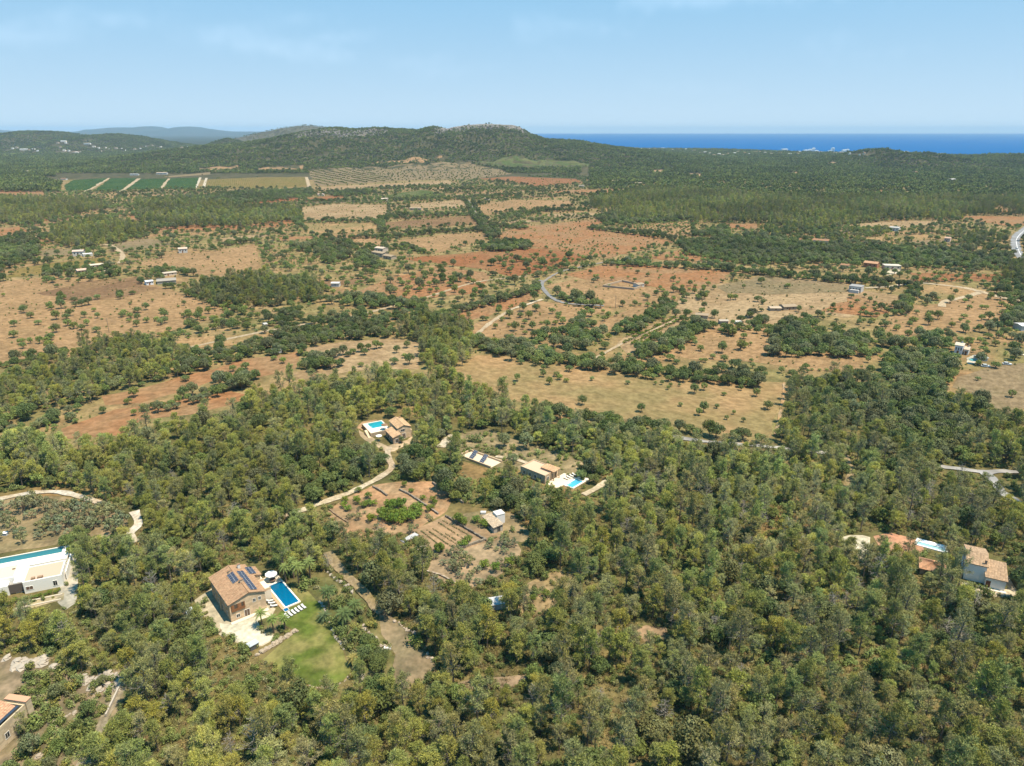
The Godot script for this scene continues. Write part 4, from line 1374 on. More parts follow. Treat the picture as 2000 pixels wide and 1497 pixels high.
func parasol(label: String, where: Vector3, r: float, k: Color) -> void:
	var root := thing("parasol", label, "parasol", where)
	var p := MB.new()
	p.tube([Vector3.ZERO, Vector3(0, 2.75, 0)], [0.04, 0.03], 6, Color(0.5, 0.5, 0.5))
	p.box(0, 0, 0, 0.6, 0.08, 0.6, Color(0.35, 0.34, 0.33))
	part("pole", p, mat("metal", 0.5, 0.5), root)
	var c := MB.new()
	for i in 8:
		var a := TAU * i / 8
		var b := TAU * (i + 1) / 8
		c.tri(Vector3(0, 2.75, 0), Vector3(cos(a) * r, 2.25, sin(a) * r), Vector3(cos(b) * r, 2.25, sin(b) * r), k)
		c.quad(Vector3(cos(a) * r, 2.25, sin(a) * r), Vector3(cos(b) * r, 2.25, sin(b) * r), Vector3(cos(b) * r, 2.08, sin(b) * r), Vector3(cos(a) * r, 2.08, sin(a) * r), dim(k, 0.95))
	part("canopy", c, mat("cloth"), root)

func palm(label: String, x: float, y: float, tall: float, r: float, k: Color, fan := false) -> void:
	var root := thing("palm_tree", label, "palm tree", at(x, y), rnd(0, TAU), "palms in the garden of the house with solar panels")
	var t := MB.new()
	t.tube([Vector3(0, -0.2, 0), Vector3(0.1, tall * 0.5, 0), Vector3(0.05, tall, 0.1)], [0.24, 0.17, 0.19], 7, Color(0.17, 0.125, 0.085))
	part("trunk", t, mat("bark"), root)
	var c := MB.new()
	var n := 26 if not fan else 30
	for i in n:
		var a := i * 2.4
		var lift := lerpf(1.15, -0.45, float(i) / n)
		var long := r * rnd(0.85, 1.1)
		var pts := []
		for j in 7:
			var s := j / 6.0
			pts.append(Vector3(cos(a) * long * s * cos(lift * (1 - s * 0.5)), tall + long * (sin(lift) * s - 0.55 * s * s), sin(a) * long * s * cos(lift * (1 - s * 0.5))))
		var side := Vector3(-sin(a), 0, cos(a))
		for j in 6:
			var p: Vector3 = pts[j]
			var q: Vector3 = pts[j + 1]
			var kk := dim(k, rnd(0.7, 1.3))
			c.quad(p - side * 0.03, p + side * 0.03, q + side * 0.03, q - side * 0.03, dim(k, 1.2))
			if fan and j < 3:
				continue
			for e in 3:
				var f := p.lerp(q, e / 3.0)
				var w := long * (0.24 if not fan else 0.34) * sin(PI * clampf((j + e / 3.0) / 6.0 + 0.12, 0.1, 0.95))
				for sg in [-1.0, 1.0]:
					var tip: Vector3 = f + side * sg * w + (q - p).normalized() * w * 0.7 - Vector3(0, w * 0.25, 0)
					c.tri(f, f + (q - p) * 0.3, tip, kk)
	part("crown", c, mat("leaf", 0.75, 0.25), root)

# ---------------------------------------------------------------- the houses and gardens in front
func seen(a: Array, top := 6.8) -> void:       # ground that the photograph shows: nothing tall stands on it or just before it
	for h in [0.0, top * 0.35, top * 0.7, top]:
		keep_clear(a, h)

func roof4(root: Node3D, a: Vector3, b: Vector3, c: Vector3, d: Vector3, col := TILE) -> Node3D:
	var r := MB.new()
	slab(r, a, b, c, d, 0.12, dim(col, 0.8))
	tiles(r, a, b, c, d, col)
	return part("roof", r, mat("tile"), root)

func flat_block(root: Node3D, x0: float, x1: float, z0: float, z1: float, h: float, wall: Color, deck: Color, stone := false, y := 0.0) -> void:
	walls(root, x0, x1, z0, z1, h, wall, stone, y)
	var m := MB.new()
	m.box((x0 + x1) / 2, y + h - 0.45, (z0 + z1) / 2, x1 - x0 - 0.6, 0.2, z1 - z0 - 0.6, deck)
	part("flat_roof", m, mat("soil_plain", 0.95, 0.1), root)

func slab_part(called: String, root: Node3D, x0: float, x1: float, z0: float, z1: float, y: float, h: float, k: Color, m := "plaster") -> Node3D:
	var b := MB.new()
	b.box((x0 + x1) / 2, y, (z0 + z1) / 2, x1 - x0, h, z1 - z0, k)
	return part(called, b, mat(m), root)

func house_with_panels() -> void:
	seen([379,1174, 413,1148, 409,1126, 452,1104, 467,1098, 499,1102, 544,1117, 560,1134, 602,1154, 628,1178, 645,1216, 670,1266, 688,1313, 660,1337, 619,1341, 576,1328, 538,1302, 501,1285, 482,1265, 454,1252, 432,1240, 407,1212, 385,1184])
	seen([560,1134, 600,1122, 640,1122, 700,1180, 740,1240, 775,1290, 762,1318, 722,1333, 690,1320, 669,1266, 628,1180], 5.0)
	seen([735,1185, 762,1200, 800,1237, 830,1270, 858,1298, 820,1325, 780,1343, 760,1338, 765,1310, 775,1280, 740,1240])
	seen([690,1140, 715,1165, 745,1205, 730,1215, 700,1178], 5.0)
	var h := thing("stone_house", "two storey stone house with solar panels on its tiled roof", "house", at(452, 1217), deg_to_rad(39.2))
	walls(h, 0, 9.3, -15, 0, 5.6, STONE)
	var roof := gable(h, 0, 9.3, 5.2, -15, 0, 5.6, 7.05, STONE)
	walls(h, 9.32, 11.4, -13.4, -9.0, 4.9, STONE)
	roof4(h, Vector3(11.75, 4.86, -13.7), Vector3(11.75, 4.86, -8.7), Vector3(9.66, 5.5, -8.7), Vector3(9.66, 5.5, -13.7))
	slab_part("terrace", h, 9.33, 12.1, -8.98, -3.4, 0, 2.9, Color(0.66, 0.58, 0.46))
	slab_part("terrace", h, 11.42, 12.1, -13.4, -9.0, 0, 2.9, Color(0.66, 0.58, 0.46))
	for z in [-3.5, -8.5]:
		slab_part("parapet", h, 9.4, 12.08, z - 0.1, z + 0.08, 2.91, 0.7, STONE)
	solar_array(h, Vector3(3.45, 6.80, -6.4), Vector3(0, 0, -4.9), Vector3(1.65, 0.46, 0), 5, 2)
	solar_array(h, Vector3(7.75, 6.42, -0.6), Vector3(0, 0, -10.6), Vector3(-1.75, 0.62, 0), 10, 2)
	solar_array(h, Vector3(10.6, 5.45, -9.2), Vector3(0, 0, -3.9), Vector3(-1.85, 0.6, 0), 4, 2)
	chimney(roof, 7.3, 6.2, -13.2, 1.3, PLASTER)
	chimney(roof, 5.3, 6.9, -5.3, 0.9, STONE, 0.8)
	chimney(roof, 4.4, 6.7, -11.9, 0.7, STONE, 0.6)
	# the front: a loggia with timber shutters, two small windows above, a window and a door below
	var lg := slab_part("loggia", h, 0.35, 3.95, 0.01, 0.05, 2.95, 1.95, Color(0.10, 0.075, 0.055), "timber")
	for x in [0.55, 2.15, 3.75]:
		slab_part("post", lg, x - 0.14, x + 0.14, 0.06, 0.16, 2.95, 1.95, WOODEN, "timber")
	slab_part("shutter", lg, 2.3, 3.0, 0.07, 0.13, 3.0, 1.85, dim(WOODEN, 1.4), "timber")
	slab_part("shutter", lg, 0.7, 1.2, 0.07, 0.13, 3.0, 1.85, dim(WOODEN, 1.3), "timber")
	slab_part("railing", lg, 0.45, 3.85, 0.17, 0.22, 2.95, 0.8, dim(WOODEN, 1.1), "timber")
	opening(h, "f", 6.4, 3.6, 0.6, 0.85, 0.0)
	opening(h, "f", 7.8, 3.6, 0.6, 0.85, 0.0)
	opening(h, "f", 1.9, 0.9, 0.8, 0.9, 0.0)
	opening(h, "f", 4.2, 0.05, 1.3, 2.1, 0.0, "door", PLASTER, Color(0.14, 0.10, 0.075))
	for z in [-3.0, -6.5, -10.0, -13.0]:
		opening(h, "l", z, 3.6, 0.8, 1.1, 0.0)
		opening(h, "l", z + 0.4, 0.9, 0.8, 1.1, 0.0)
	opening(h, "r", -2.0, 0.05, 1.6, 2.2, 9.3, "door", PLASTER, Color(0.05, 0.045, 0.04))
	slab_part("doorstep", h, -0.3, 9.5, 0.1, 1.3, 0, 0.22, Color(0.62, 0.52, 0.40))
	slab_part("buttress", h, -0.45, -0.02, -7.2, -6.6, 0, 4.6, STONE, "stone")
	var cream := Color(0.66, 0.57, 0.44)
	pad("driveway", [413,1150, 379,1173, 384,1186, 408,1222, 430,1242, 456,1254, 484,1265, 512,1263, 535,1250, 535,1236, 514,1222, 530,1205, 538,1190, 520,1180, 452,1205, 416,1152], Color(0.60, 0.51, 0.38), Color(0.50, 0.42, 0.31), 0.05, "cream concrete drive along the left side of the house with solar panels", "driveway")
	pad("patio", [428,1218, 450,1221, 523,1196, 530,1206, 512,1222, 532,1236, 533,1249, 510,1261, 486,1263, 458,1252, 434,1240], Color(0.78, 0.71, 0.58), Color(0.70, 0.62, 0.49), 0.10, "bright cream patio in front of the house with solar panels", "patio")
	pad("lawn", [566,1148, 602,1156, 619,1175, 632,1186, 643,1220, 656,1246, 669,1268, 687,1311, 669,1331, 647,1340, 619,1343, 576,1330, 544,1312, 512,1290, 545,1262, 578,1234, 557,1222, 534,1210, 548,1195, 586,1181], Color(0.12, 0.16, 0.032), Color(0.30, 0.265, 0.10), 0.06, "green lawn fading to straw below the blue pool", "lawn")
	pad("flower_bed", [503,1214, 528,1205, 548,1208, 560,1230, 545,1240, 522,1238, 508,1226], Color(0.30, 0.24, 0.13), Color(0.16, 0.15, 0.06), 0.14, "planted bed with palms between patio and lawn", "flower bed")
	pad("dirt_slope", [738,1188, 762,1202, 800,1238, 830,1272, 858,1300, 835,1335, 780,1352, 755,1340, 765,1310, 772,1280, 745,1240], Color(0.33, 0.245, 0.155), Color(0.25, 0.20, 0.125), 0.05, "bare brown dirt slope right of the palm garden", "bare ground")
	pad("garden_ground", [566,1144, 602,1128, 640,1128, 702,1184, 742,1240, 772,1290, 758,1320, 722,1332, 688,1318, 670,1266, 632,1184, 604,1154], Color(0.27, 0.22, 0.11), Color(0.15, 0.15, 0.055), 0.045, "planted ground of the palm garden along the lawn", "garden")
	var deck := thing("pool_deck", "terracotta deck between the stone house and the blue pool", "deck", h.transform * Vector3(12.4, 0, -3), h.rotation.y)
	slab_part("paving", deck, -0.28, 0.5, -9.5, 6.2, 0, 0.22, Color(0.50, 0.30, 0.18), "tile")
	slab_part("paving", deck, 0.5, 5.0, -10.5, -6.4, 0, 0.2, Color(0.60, 0.50, 0.38), "tile")
	pool("swimming_pool", "deep blue rectangular pool beside the house with solar panels", [[13.3, 2.95], [17.0, 2.95], [17.0, -8.9], [13.3, -8.9]], 0.34, 0.38, Color(0.003, 0.105, 0.215), Color(0.78, 0.72, 0.60), h)
	pool("plunge_pool", "small blue plunge basin at the near corner of the blue pool", [[12.4, 4.75], [13.5, 4.75], [13.5, 3.42], [12.4, 3.42]], 0.3, 0.12, Color(0.01, 0.12, 0.26), Color(0.6, 0.54, 0.44), h)
	parasol("white parasol over a table at the far end of the blue pool", h.transform * Vector3(15.0, 0.2, -10.9), 1.7, Color(0.80, 0.78, 0.74))
	var tb := thing("garden_table", "round dark table under the white parasol", "table", h.transform * Vector3(15.0, 0.2, -10.2))
	var tm := MB.new()
	tm.tube([Vector3(0, 0.70, 0), Vector3(0, 0.75, 0)], [0.9, 0.9], 12, Color(0.16, 0.11, 0.08))
	tm.tube([Vector3(0, 0.75, 0), Vector3(0, 0.752, 0)], [0.9, 0.0], 12, Color(0.16, 0.11, 0.08))
	part("table_top", tm, mat("timber", 0.7), tb)
	var tl := MB.new()
	tl.tube([Vector3.ZERO, Vector3(0, 0.7, 0)], [0.1, 0.06], 6, Color(0.12, 0.09, 0.07))
	part("leg", tl, mat("timber", 0.7), tb)
	var nth := ["first", "second", "third", "fourth", "fifth", "sixth"]
	for i in 6:
		var p := h.transform * Vector3(lerpf(12.0, 17.0, i / 5.0), 0.07, lerpf(6.9, 5.9, i / 5.0))
		lounger("white sun lounger on the lawn, %s of its row counted from the left" % nth[i], "sun loungers on the lawn", p, h.rotation.y + deg_to_rad(10), Color(0.5, 0.49, 0.47))
	for i in 3:
		var p2 := h.transform * Vector3(11.0, 0.12, [-2.2, -0.9, 0.6][i])
		lounger(["white terrace seat by the side door of the stone house", "middle white seat on the terrace of the stone house", "white seat on the terrace nearest the palms"][i], "white seats on the house terrace", p2, h.rotation.y + 1.2, Color(0.52, 0.51, 0.49))
	var shed := thing("garden_store", "low grey garden store at the edge of the cream patio", "shed", h.transform * Vector3(0.9, 0, 12.9), h.rotation.y + 0.15)
	walls(shed, -1.1, 1.1, -0.8, 0.8, 1.35, Color(0.10, 0.10, 0.10), false)
	slab_part("roof", shed, -1.25, 1.25, -0.95, 0.95, 1.36, 0.12, Color(0.40, 0.43, 0.46), "metal")
	boulder_line("wall of pale boulders between patio bed and lawn", [580,1232, 560,1244, 538,1257, 520,1270, 502,1281], 46, 0.62, Color(0.56, 0.46, 0.34))
	boulder_line("line of pale stones along the right edge of the lawn", [622,1174, 634,1190, 645,1222, 655,1246, 671,1269], 34, 0.36, Color(0.58, 0.53, 0.46), 0.3)
	boulder_line("line of stones curving round the near end of the lawn", [690,1312, 672,1333, 648,1342, 620,1345, 590,1338], 30, 0.24, Color(0.52, 0.45, 0.33), 0.2)
	boulder_line("terrace of pale rocks between palm garden and dirt slope", [703,1222, 722,1240, 738,1256, 752,1270], 26, 0.55, Color(0.56, 0.48, 0.38), 0.8)
	boulder_line("pale rocks along the far side of the dirt slope", [768,1212, 790,1228, 808,1236, 830,1268, 845,1292], 30, 0.42, Color(0.60, 0.50, 0.40), 0.5)
	boulder_line("tumbled pale rocks below the palm garden", [694,1312, 712,1330, 735,1345, 750,1355], 24, 0.5, Color(0.58, 0.50, 0.40), 1.2)
	boulder_line("row of pale rocks behind the date palms", [640,1120, 660,1134, 678,1148, 690,1162], 18, 0.5, Color(0.62, 0.56, 0.47), 0.6)
	var slabstone := thing("stone_slab", "pale flat stone slab beside the dirt slope", "slab", at(757, 1268))
	slab_part("slab", slabstone, -0.9, 0.9, -0.4, 0.4, 0, 0.5, Color(0.7, 0.66, 0.6), "rock")
	var g := Color(0.16, 0.21, 0.055)
	palm("leaning palm over the left end of the planted patio bed", 512, 1226, 4.6, 2.0, g)
	palm("middle palm of the planted patio bed", 535, 1237, 4.4, 1.9, g)
	palm("palm at the lawn end of the planted patio bed", 557, 1231, 3.8, 1.8, g)
	palm("tall palm just behind the white parasol", 559, 1138, 5.2, 2.1, Color(0.17, 0.21, 0.065))
	palm("tallest palm behind the blue pool", 585, 1149, 7.4, 2.2, Color(0.18, 0.22, 0.065))
	palm("palm right of the tallest one behind the blue pool", 606, 1130, 5.6, 2.2, Color(0.17, 0.21, 0.065))
	palm("slim palm among the shrubs behind the pool", 574, 1130, 6.0, 2.0, Color(0.17, 0.21, 0.065))
	palm("large date palm at the far right edge of the lawn", 642, 1186, 5.2, 2.7, Color(0.085, 0.12, 0.042))
	palm("broad date palm in the middle of the palm garden", 674, 1224, 4.2, 3.0, Color(0.095, 0.13, 0.045))
	palm("low date palm nearest the lawn edge stones", 634, 1212, 1.6, 2.4, Color(0.085, 0.115, 0.05))
	palm("date palm at the right side of the palm garden", 694, 1205, 4.0, 2.6, Color(0.10, 0.135, 0.045))
	palm("yellowish spiky palm at the near end of the lawn edge", 690, 1300, 2.2, 1.9, Color(0.24, 0.20, 0.06))
	palm("small spiky palm beside the yellowish one", 700, 1312, 1.6, 1.6, Color(0.12, 0.14, 0.06))
	spots([590,1150, 600,1148, 612,1140, 620,1150, 632,1160, 640,1166, 650,1160, 655,1190, 660,1180, 680,1180, 700,1200, 706,1216, 690,1225, 652,1225, 660,1238, 668,1250, 676,1262, 684,1270, 690,1250, 676,1240], "shrub", 0.9, 1.7, "garden")
	spots([712,1290, 722,1280, 735,1300, 745,1290, 730,1268, 718,1262, 708,1275, 740,1312], "oak", 0.5, 0.75, "garden")
	spots([700,1250, 712,1262, 700,1235, 722,1224, 690,1290, 820,1268, 810,1262], "shrub", 1.3, 2.0, "garden")
	spots([508,1232, 515,1236, 526,1240, 540,1244, 548,1236, 560,1238, 540,1252, 548,1228, 502,1264, 488,1272, 478,1268, 470,1262, 552,1214, 530,1216], "shrub", 0.6, 1.0, "garden")
	spots([395,1188, 400,1200, 404,1212, 398,1178, 410,1222, 416,1230], "shrub", 0.7, 1.1, "garden")
	car("silver blue car parked under the pines left of the drive", 372, 1202, 0.6, Color(0.45, 0.52, 0.60))

func white_villa() -> void:
	seen([-140,1098, 0,1078, 122,1060, 142,1082, 150,1090, 152,1118, 148,1182, 120,1192, 60,1188, 30,1184, 0,1172, -140,1200])
	var v := thing("white_villa", "flat roofed white modern villa below a long pool", "villa", at(49.4, 1159.6), deg_to_rad(22.9))
	var white := Color(0.80, 0.775, 0.72)
	var sand := Color(0.46, 0.35, 0.265)
	flat_block(v, 0, 9.2, -7.6, 0.3, 3.7, white, sand)
	flat_block(v, -17, -2.4, -9.8, -3.0, 4.1, white, Color(0.62, 0.51, 0.36))
	slab_part("parapet", v, -2.38, -0.02, -9.0, -1.0, 0, 3.4, white)
	flat_block(v, -17, -3.7, -2.98, -0.6, 3.0, white, white)
	slab_part("recess", v, -3.6, -0.2, -0.98, -0.7, 0.4, 2.6, Color(0.12, 0.10, 0.085), "timber")
	opening(v, "f", 1.3, 1.1, 1.6, 1.0, 0.3, "window", white, Color(0.16, 0.10, 0.07))
	opening(v, "f", 7.4, 0.8, 0.9, 1.5, 0.3, "window", white)
	for b in [[1.9, 0.9], [3.4, 1.3]]:
		slab_part("roof_vent", v, b[0], b[0] + b[1], -1.1, -0.3, 3.46, 0.6, Color(0.30, 0.20, 0.13), "timber")
	slab_part("roof_vent", v, -3.7, -3.0, -7.8, -7.4, 3.87, 0.35, Color(0.25, 0.2, 0.16), "timber")
	var dk := thing("pool_terrace", "white raised terrace along the long narrow pool", "terrace", v.transform * Vector3(0, 0, -15), v.rotation.y)
	slab_part("paving", dk, -17, 8.2, -2.28, 1.4, 0, 0.95, white)
	slab_part("paving", dk, 6.75, 8.2, -6.4, -2.3, 0, 0.95, white)
	slab_part("step", dk, 8.25, 9.6, -1.6, -0.6, 0, 0.5, white)
	slab_part("step", dk, 8.25, 8.9, -1.6, -0.6, 0.5, 0.25, white)
	pool("swimming_pool", "long narrow teal pool behind the white villa", [[-17, -17.7], [6.3, -17.7], [6.3, -20.9], [-17, -20.9]], 0.98, 0.4, Color(0.035, 0.15, 0.165), Color(0.66, 0.60, 0.52), v)
	var rw := thing("garden_wall", "low white wall and steps at the right end of the white villa", "wall", v.transform * Vector3(9.6, 0, -8), v.rotation.y)
	slab_part("wall_run", rw, -0.1, 0.15, -5, 5.2, 0, 2.6, white)
	slab_part("wall_run", rw, 1.9, 2.1, -6.5, 2.0, 0, 0.9, white)
	pad("driveway", [116,1118, 147,1080, 152,1118, 148,1178, 128,1192, 112,1178], Color(0.58, 0.53, 0.46), Color(0.48, 0.43, 0.36), 0.05, "pale drive right of the flat roofed white villa", "driveway")
	pad("terrace_ground", [-140,1180, 30,1180, 125,1158, 124,1172, 40,1196, -140,1215], Color(0.55, 0.46, 0.33), Color(0.36, 0.30, 0.17), 0.06, "planted terrace strip in front of the white villa", "garden")
	slab_part("bed_wall", v, -1.3, 9.5, 4.7, 5.0, 0, 0.5, Color(0.55, 0.48, 0.38))
	slab_part("bed_wall", v, -1.3, 9.5, 7.0, 7.3, 0, 0.4, Color(0.55, 0.48, 0.38))
	spots([52,1172, 62,1170, 72,1168, 80,1166, 88,1164, 98,1161, 108,1159, 116,1156, 40,1176, 30,1178, 20,1184, 10,1188], "citrus", 0.3, 0.6, "garden")
	spots([131,1143, 66,1176, 86,1172, 104,1168], "shrub", 0.5, 0.8, "garden")
	spots([143,1086, 150,1084, 175,1090, 188,1088, 200,1090], "citrus", 0.9, 1.4, "garden")
	# the olive grove above
	seen([-140,1100, -140,975, 0,963, 120,963, 200,986, 262,1000, 255,1040, 200,1052, 130,1062, 0,1080], 4.5)
	seen([246,1066, 255,1035, 262,998, 282,996, 284,1020, 268,1064], 5.0)
	pad("grove_ground", [-140,1098, -140,985, 0,970, 120,970, 195,992, 250,1010, 245,1040, 200,1050, 140,1060, 0,1082], Color(0.36, 0.26, 0.155), Color(0.27, 0.215, 0.12), 0.05, "brown ground of the olive grove above the long pool", "grove")
	pad("grove_ground", [140,1060, 200,1046, 250,1040, 240,1052, 200,1065, 165,1075], Color(0.52, 0.40, 0.28), Color(0.44, 0.34, 0.22), 0.06, "pale cut bank at the right end of the olive grove", "bank")
	spots([15,1030, 60,1012, 88,1000, 105,1018, 120,1006, 140,1002, 150,1020, 175,1010, 185,1032, 40,1048, 45,1062, 78,1052, 85,1036, 110,1045, 140,1048, 160,1042, 185,1022, 205,1020, 215,1034, 5,1000, 30,990, 62,990, -10,1060, 225,1048, 240,1030, 200,1000, 170,992, 12,1018, 28,1040, 98,1030, 128,1030, 155,1005, 170,1035, 215,1005, 235,1012, 70,990, 45,1000, 110,990], "olive", 1.0, 1.7, "grove")
	spots([150,1052, 165,1050, 132,1072], "oak", 0.55, 0.75, "grove")
	var tank := thing("water_tank", "small white tank among the olive trees at the left edge", "tank", at(10, 1046))
	slab_part("basin", tank, -0.7, 0.7, -0.5, 0.5, 0, 0.9, Color(0.42, 0.44, 0.47))
	slab_part("lid", tank, -0.8, 0.8, -0.6, 0.6, 0.91, 0.1, Color(0.8, 0.8, 0.8))

func turquoise_villa() -> void:
	seen([695,838, 705,824, 725,821, 766,817, 804,830, 814,844, 797,862, 772,874, 757,877, 728,866, 707,858])
	seen([757,876, 772,874, 778,895, 790,912, 775,918, 758,900], 5.0)
	var v := thing("stone_villa", "stone villa with tiled roofs and a raised turquoise pool", "villa", at(768.2, 866.2), deg_to_rad(29.1))
	walls(v, 3.0, 8.6, -12.2, -2.5, 4.9, STONE)
	var r := gable(v, 3.0, 8.6, 5.7, -12.2, -2.5, 4.9, 5.95, STONE, 0.25, Color(0.44, 0.29, 0.17))
	chimney(r, 7.2, 5.3, -11.0, 0.8, STONE, 0.6)
	walls(v, -0.3, 2.98, -8.0, 1.1, 2.9, Color(0.36, 0.27, 0.19))
	roof4(v, Vector3(-0.6, 2.95, 1.4), Vector3(-0.6, 2.95, -8.2), Vector3(2.98, 4.0, -8.2), Vector3(2.98, 4.0, 1.4), Color(0.47, 0.31, 0.19))
	var gw := MB.new()
	gw.tri(Vector3(-0.3, 2.9, 1.09), Vector3(2.98, 3.9, 1.09), Vector3(2.98, 2.9, 1.09), STONE)
	part("gable_wall", gw, mat("stone"), v)
	opening(v, "f", 5.6, 0.05, 1.3, 2.2, -2.5, "door", Color(0.80, 0.78, 0.74), Color(0.12, 0.08, 0.06))
	opening(v, "f", 5.2, 3.3, 1.6, 0.9, -2.5)
	opening(v, "f", 1.2, 0.5, 1.3, 1.6, 1.1)
	opening(v, "l", -1.6, 0.3, 1.4, 1.9, -0.3)
	opening(v, "l", -4.6, 0.3, 1.4, 1.9, -0.3)
	slab_part("buttress", v, 8.62, 9.2, -4.0, -2.6, 0, 3.2, STONE, "stone")
	var d := thing("pool_terrace", "raised stone terrace holding the turquoise pool", "terrace", v.transform * Vector3(-1.7, 0, -16), v.rotation.y)
	walls(d, -4.4, 4.6, -5.9, 5.8, 1.75, Color(0.37, 0.29, 0.20))
	slab_part("paving", d, -4.1, 4.3, 1.55, 5.5, 1.5, 0.22, Color(0.70, 0.62, 0.49))
	slab_part("paving", d, -4.1, -2.75, -5.6, 1.53, 1.5, 0.22, Color(0.70, 0.62, 0.49))
	for i in 7:
		slab_part("stair", d, -5.6, -4.45, 1.2 + i * 0.75, 1.95 + i * 0.75, 0, 1.6 - i * 0.22, Color(0.66, 0.52, 0.37))
	pool("swimming_pool", "turquoise pool on the raised terrace of the stone villa", [[-4.0, -14.8], [2.2, -14.8], [2.2, -21.0], [-4.0, -21.0]], 1.8, 0.35, Color(0.015, 0.25, 0.30), Color(0.76, 0.70, 0.60), v, true)
	pad("patio", [700,840, 728,855, 757,872, 795,860, 812,846, 800,868, 770,882, 755,884, 726,868, 703,852], Color(0.60, 0.45, 0.31), Color(0.50, 0.38, 0.25), 0.06, "warm paved patio round the stone villa with the turquoise pool", "patio")
	pad("yard", [695,836, 708,824, 735,820, 745,832, 712,842], Color(0.52, 0.32, 0.19), Color(0.46, 0.30, 0.18), 0.05, "orange yard behind the turquoise pool", "yard")
	parasol("closed in white parasol on the patio of the stone villa", v.transform * Vector3(-4.3, 0.1, -5.0), 1.3, Color(0.80, 0.76, 0.70))
	parasol("brown straw parasol at the edge of the turquoise pool terrace", v.transform * Vector3(0.4, 1.75, -11.2), 1.4, Color(0.22, 0.14, 0.09))
	palm("small bushy palm before the door of the stone villa", 785, 866, 2.4, 1.5, Color(0.07, 0.105, 0.035))

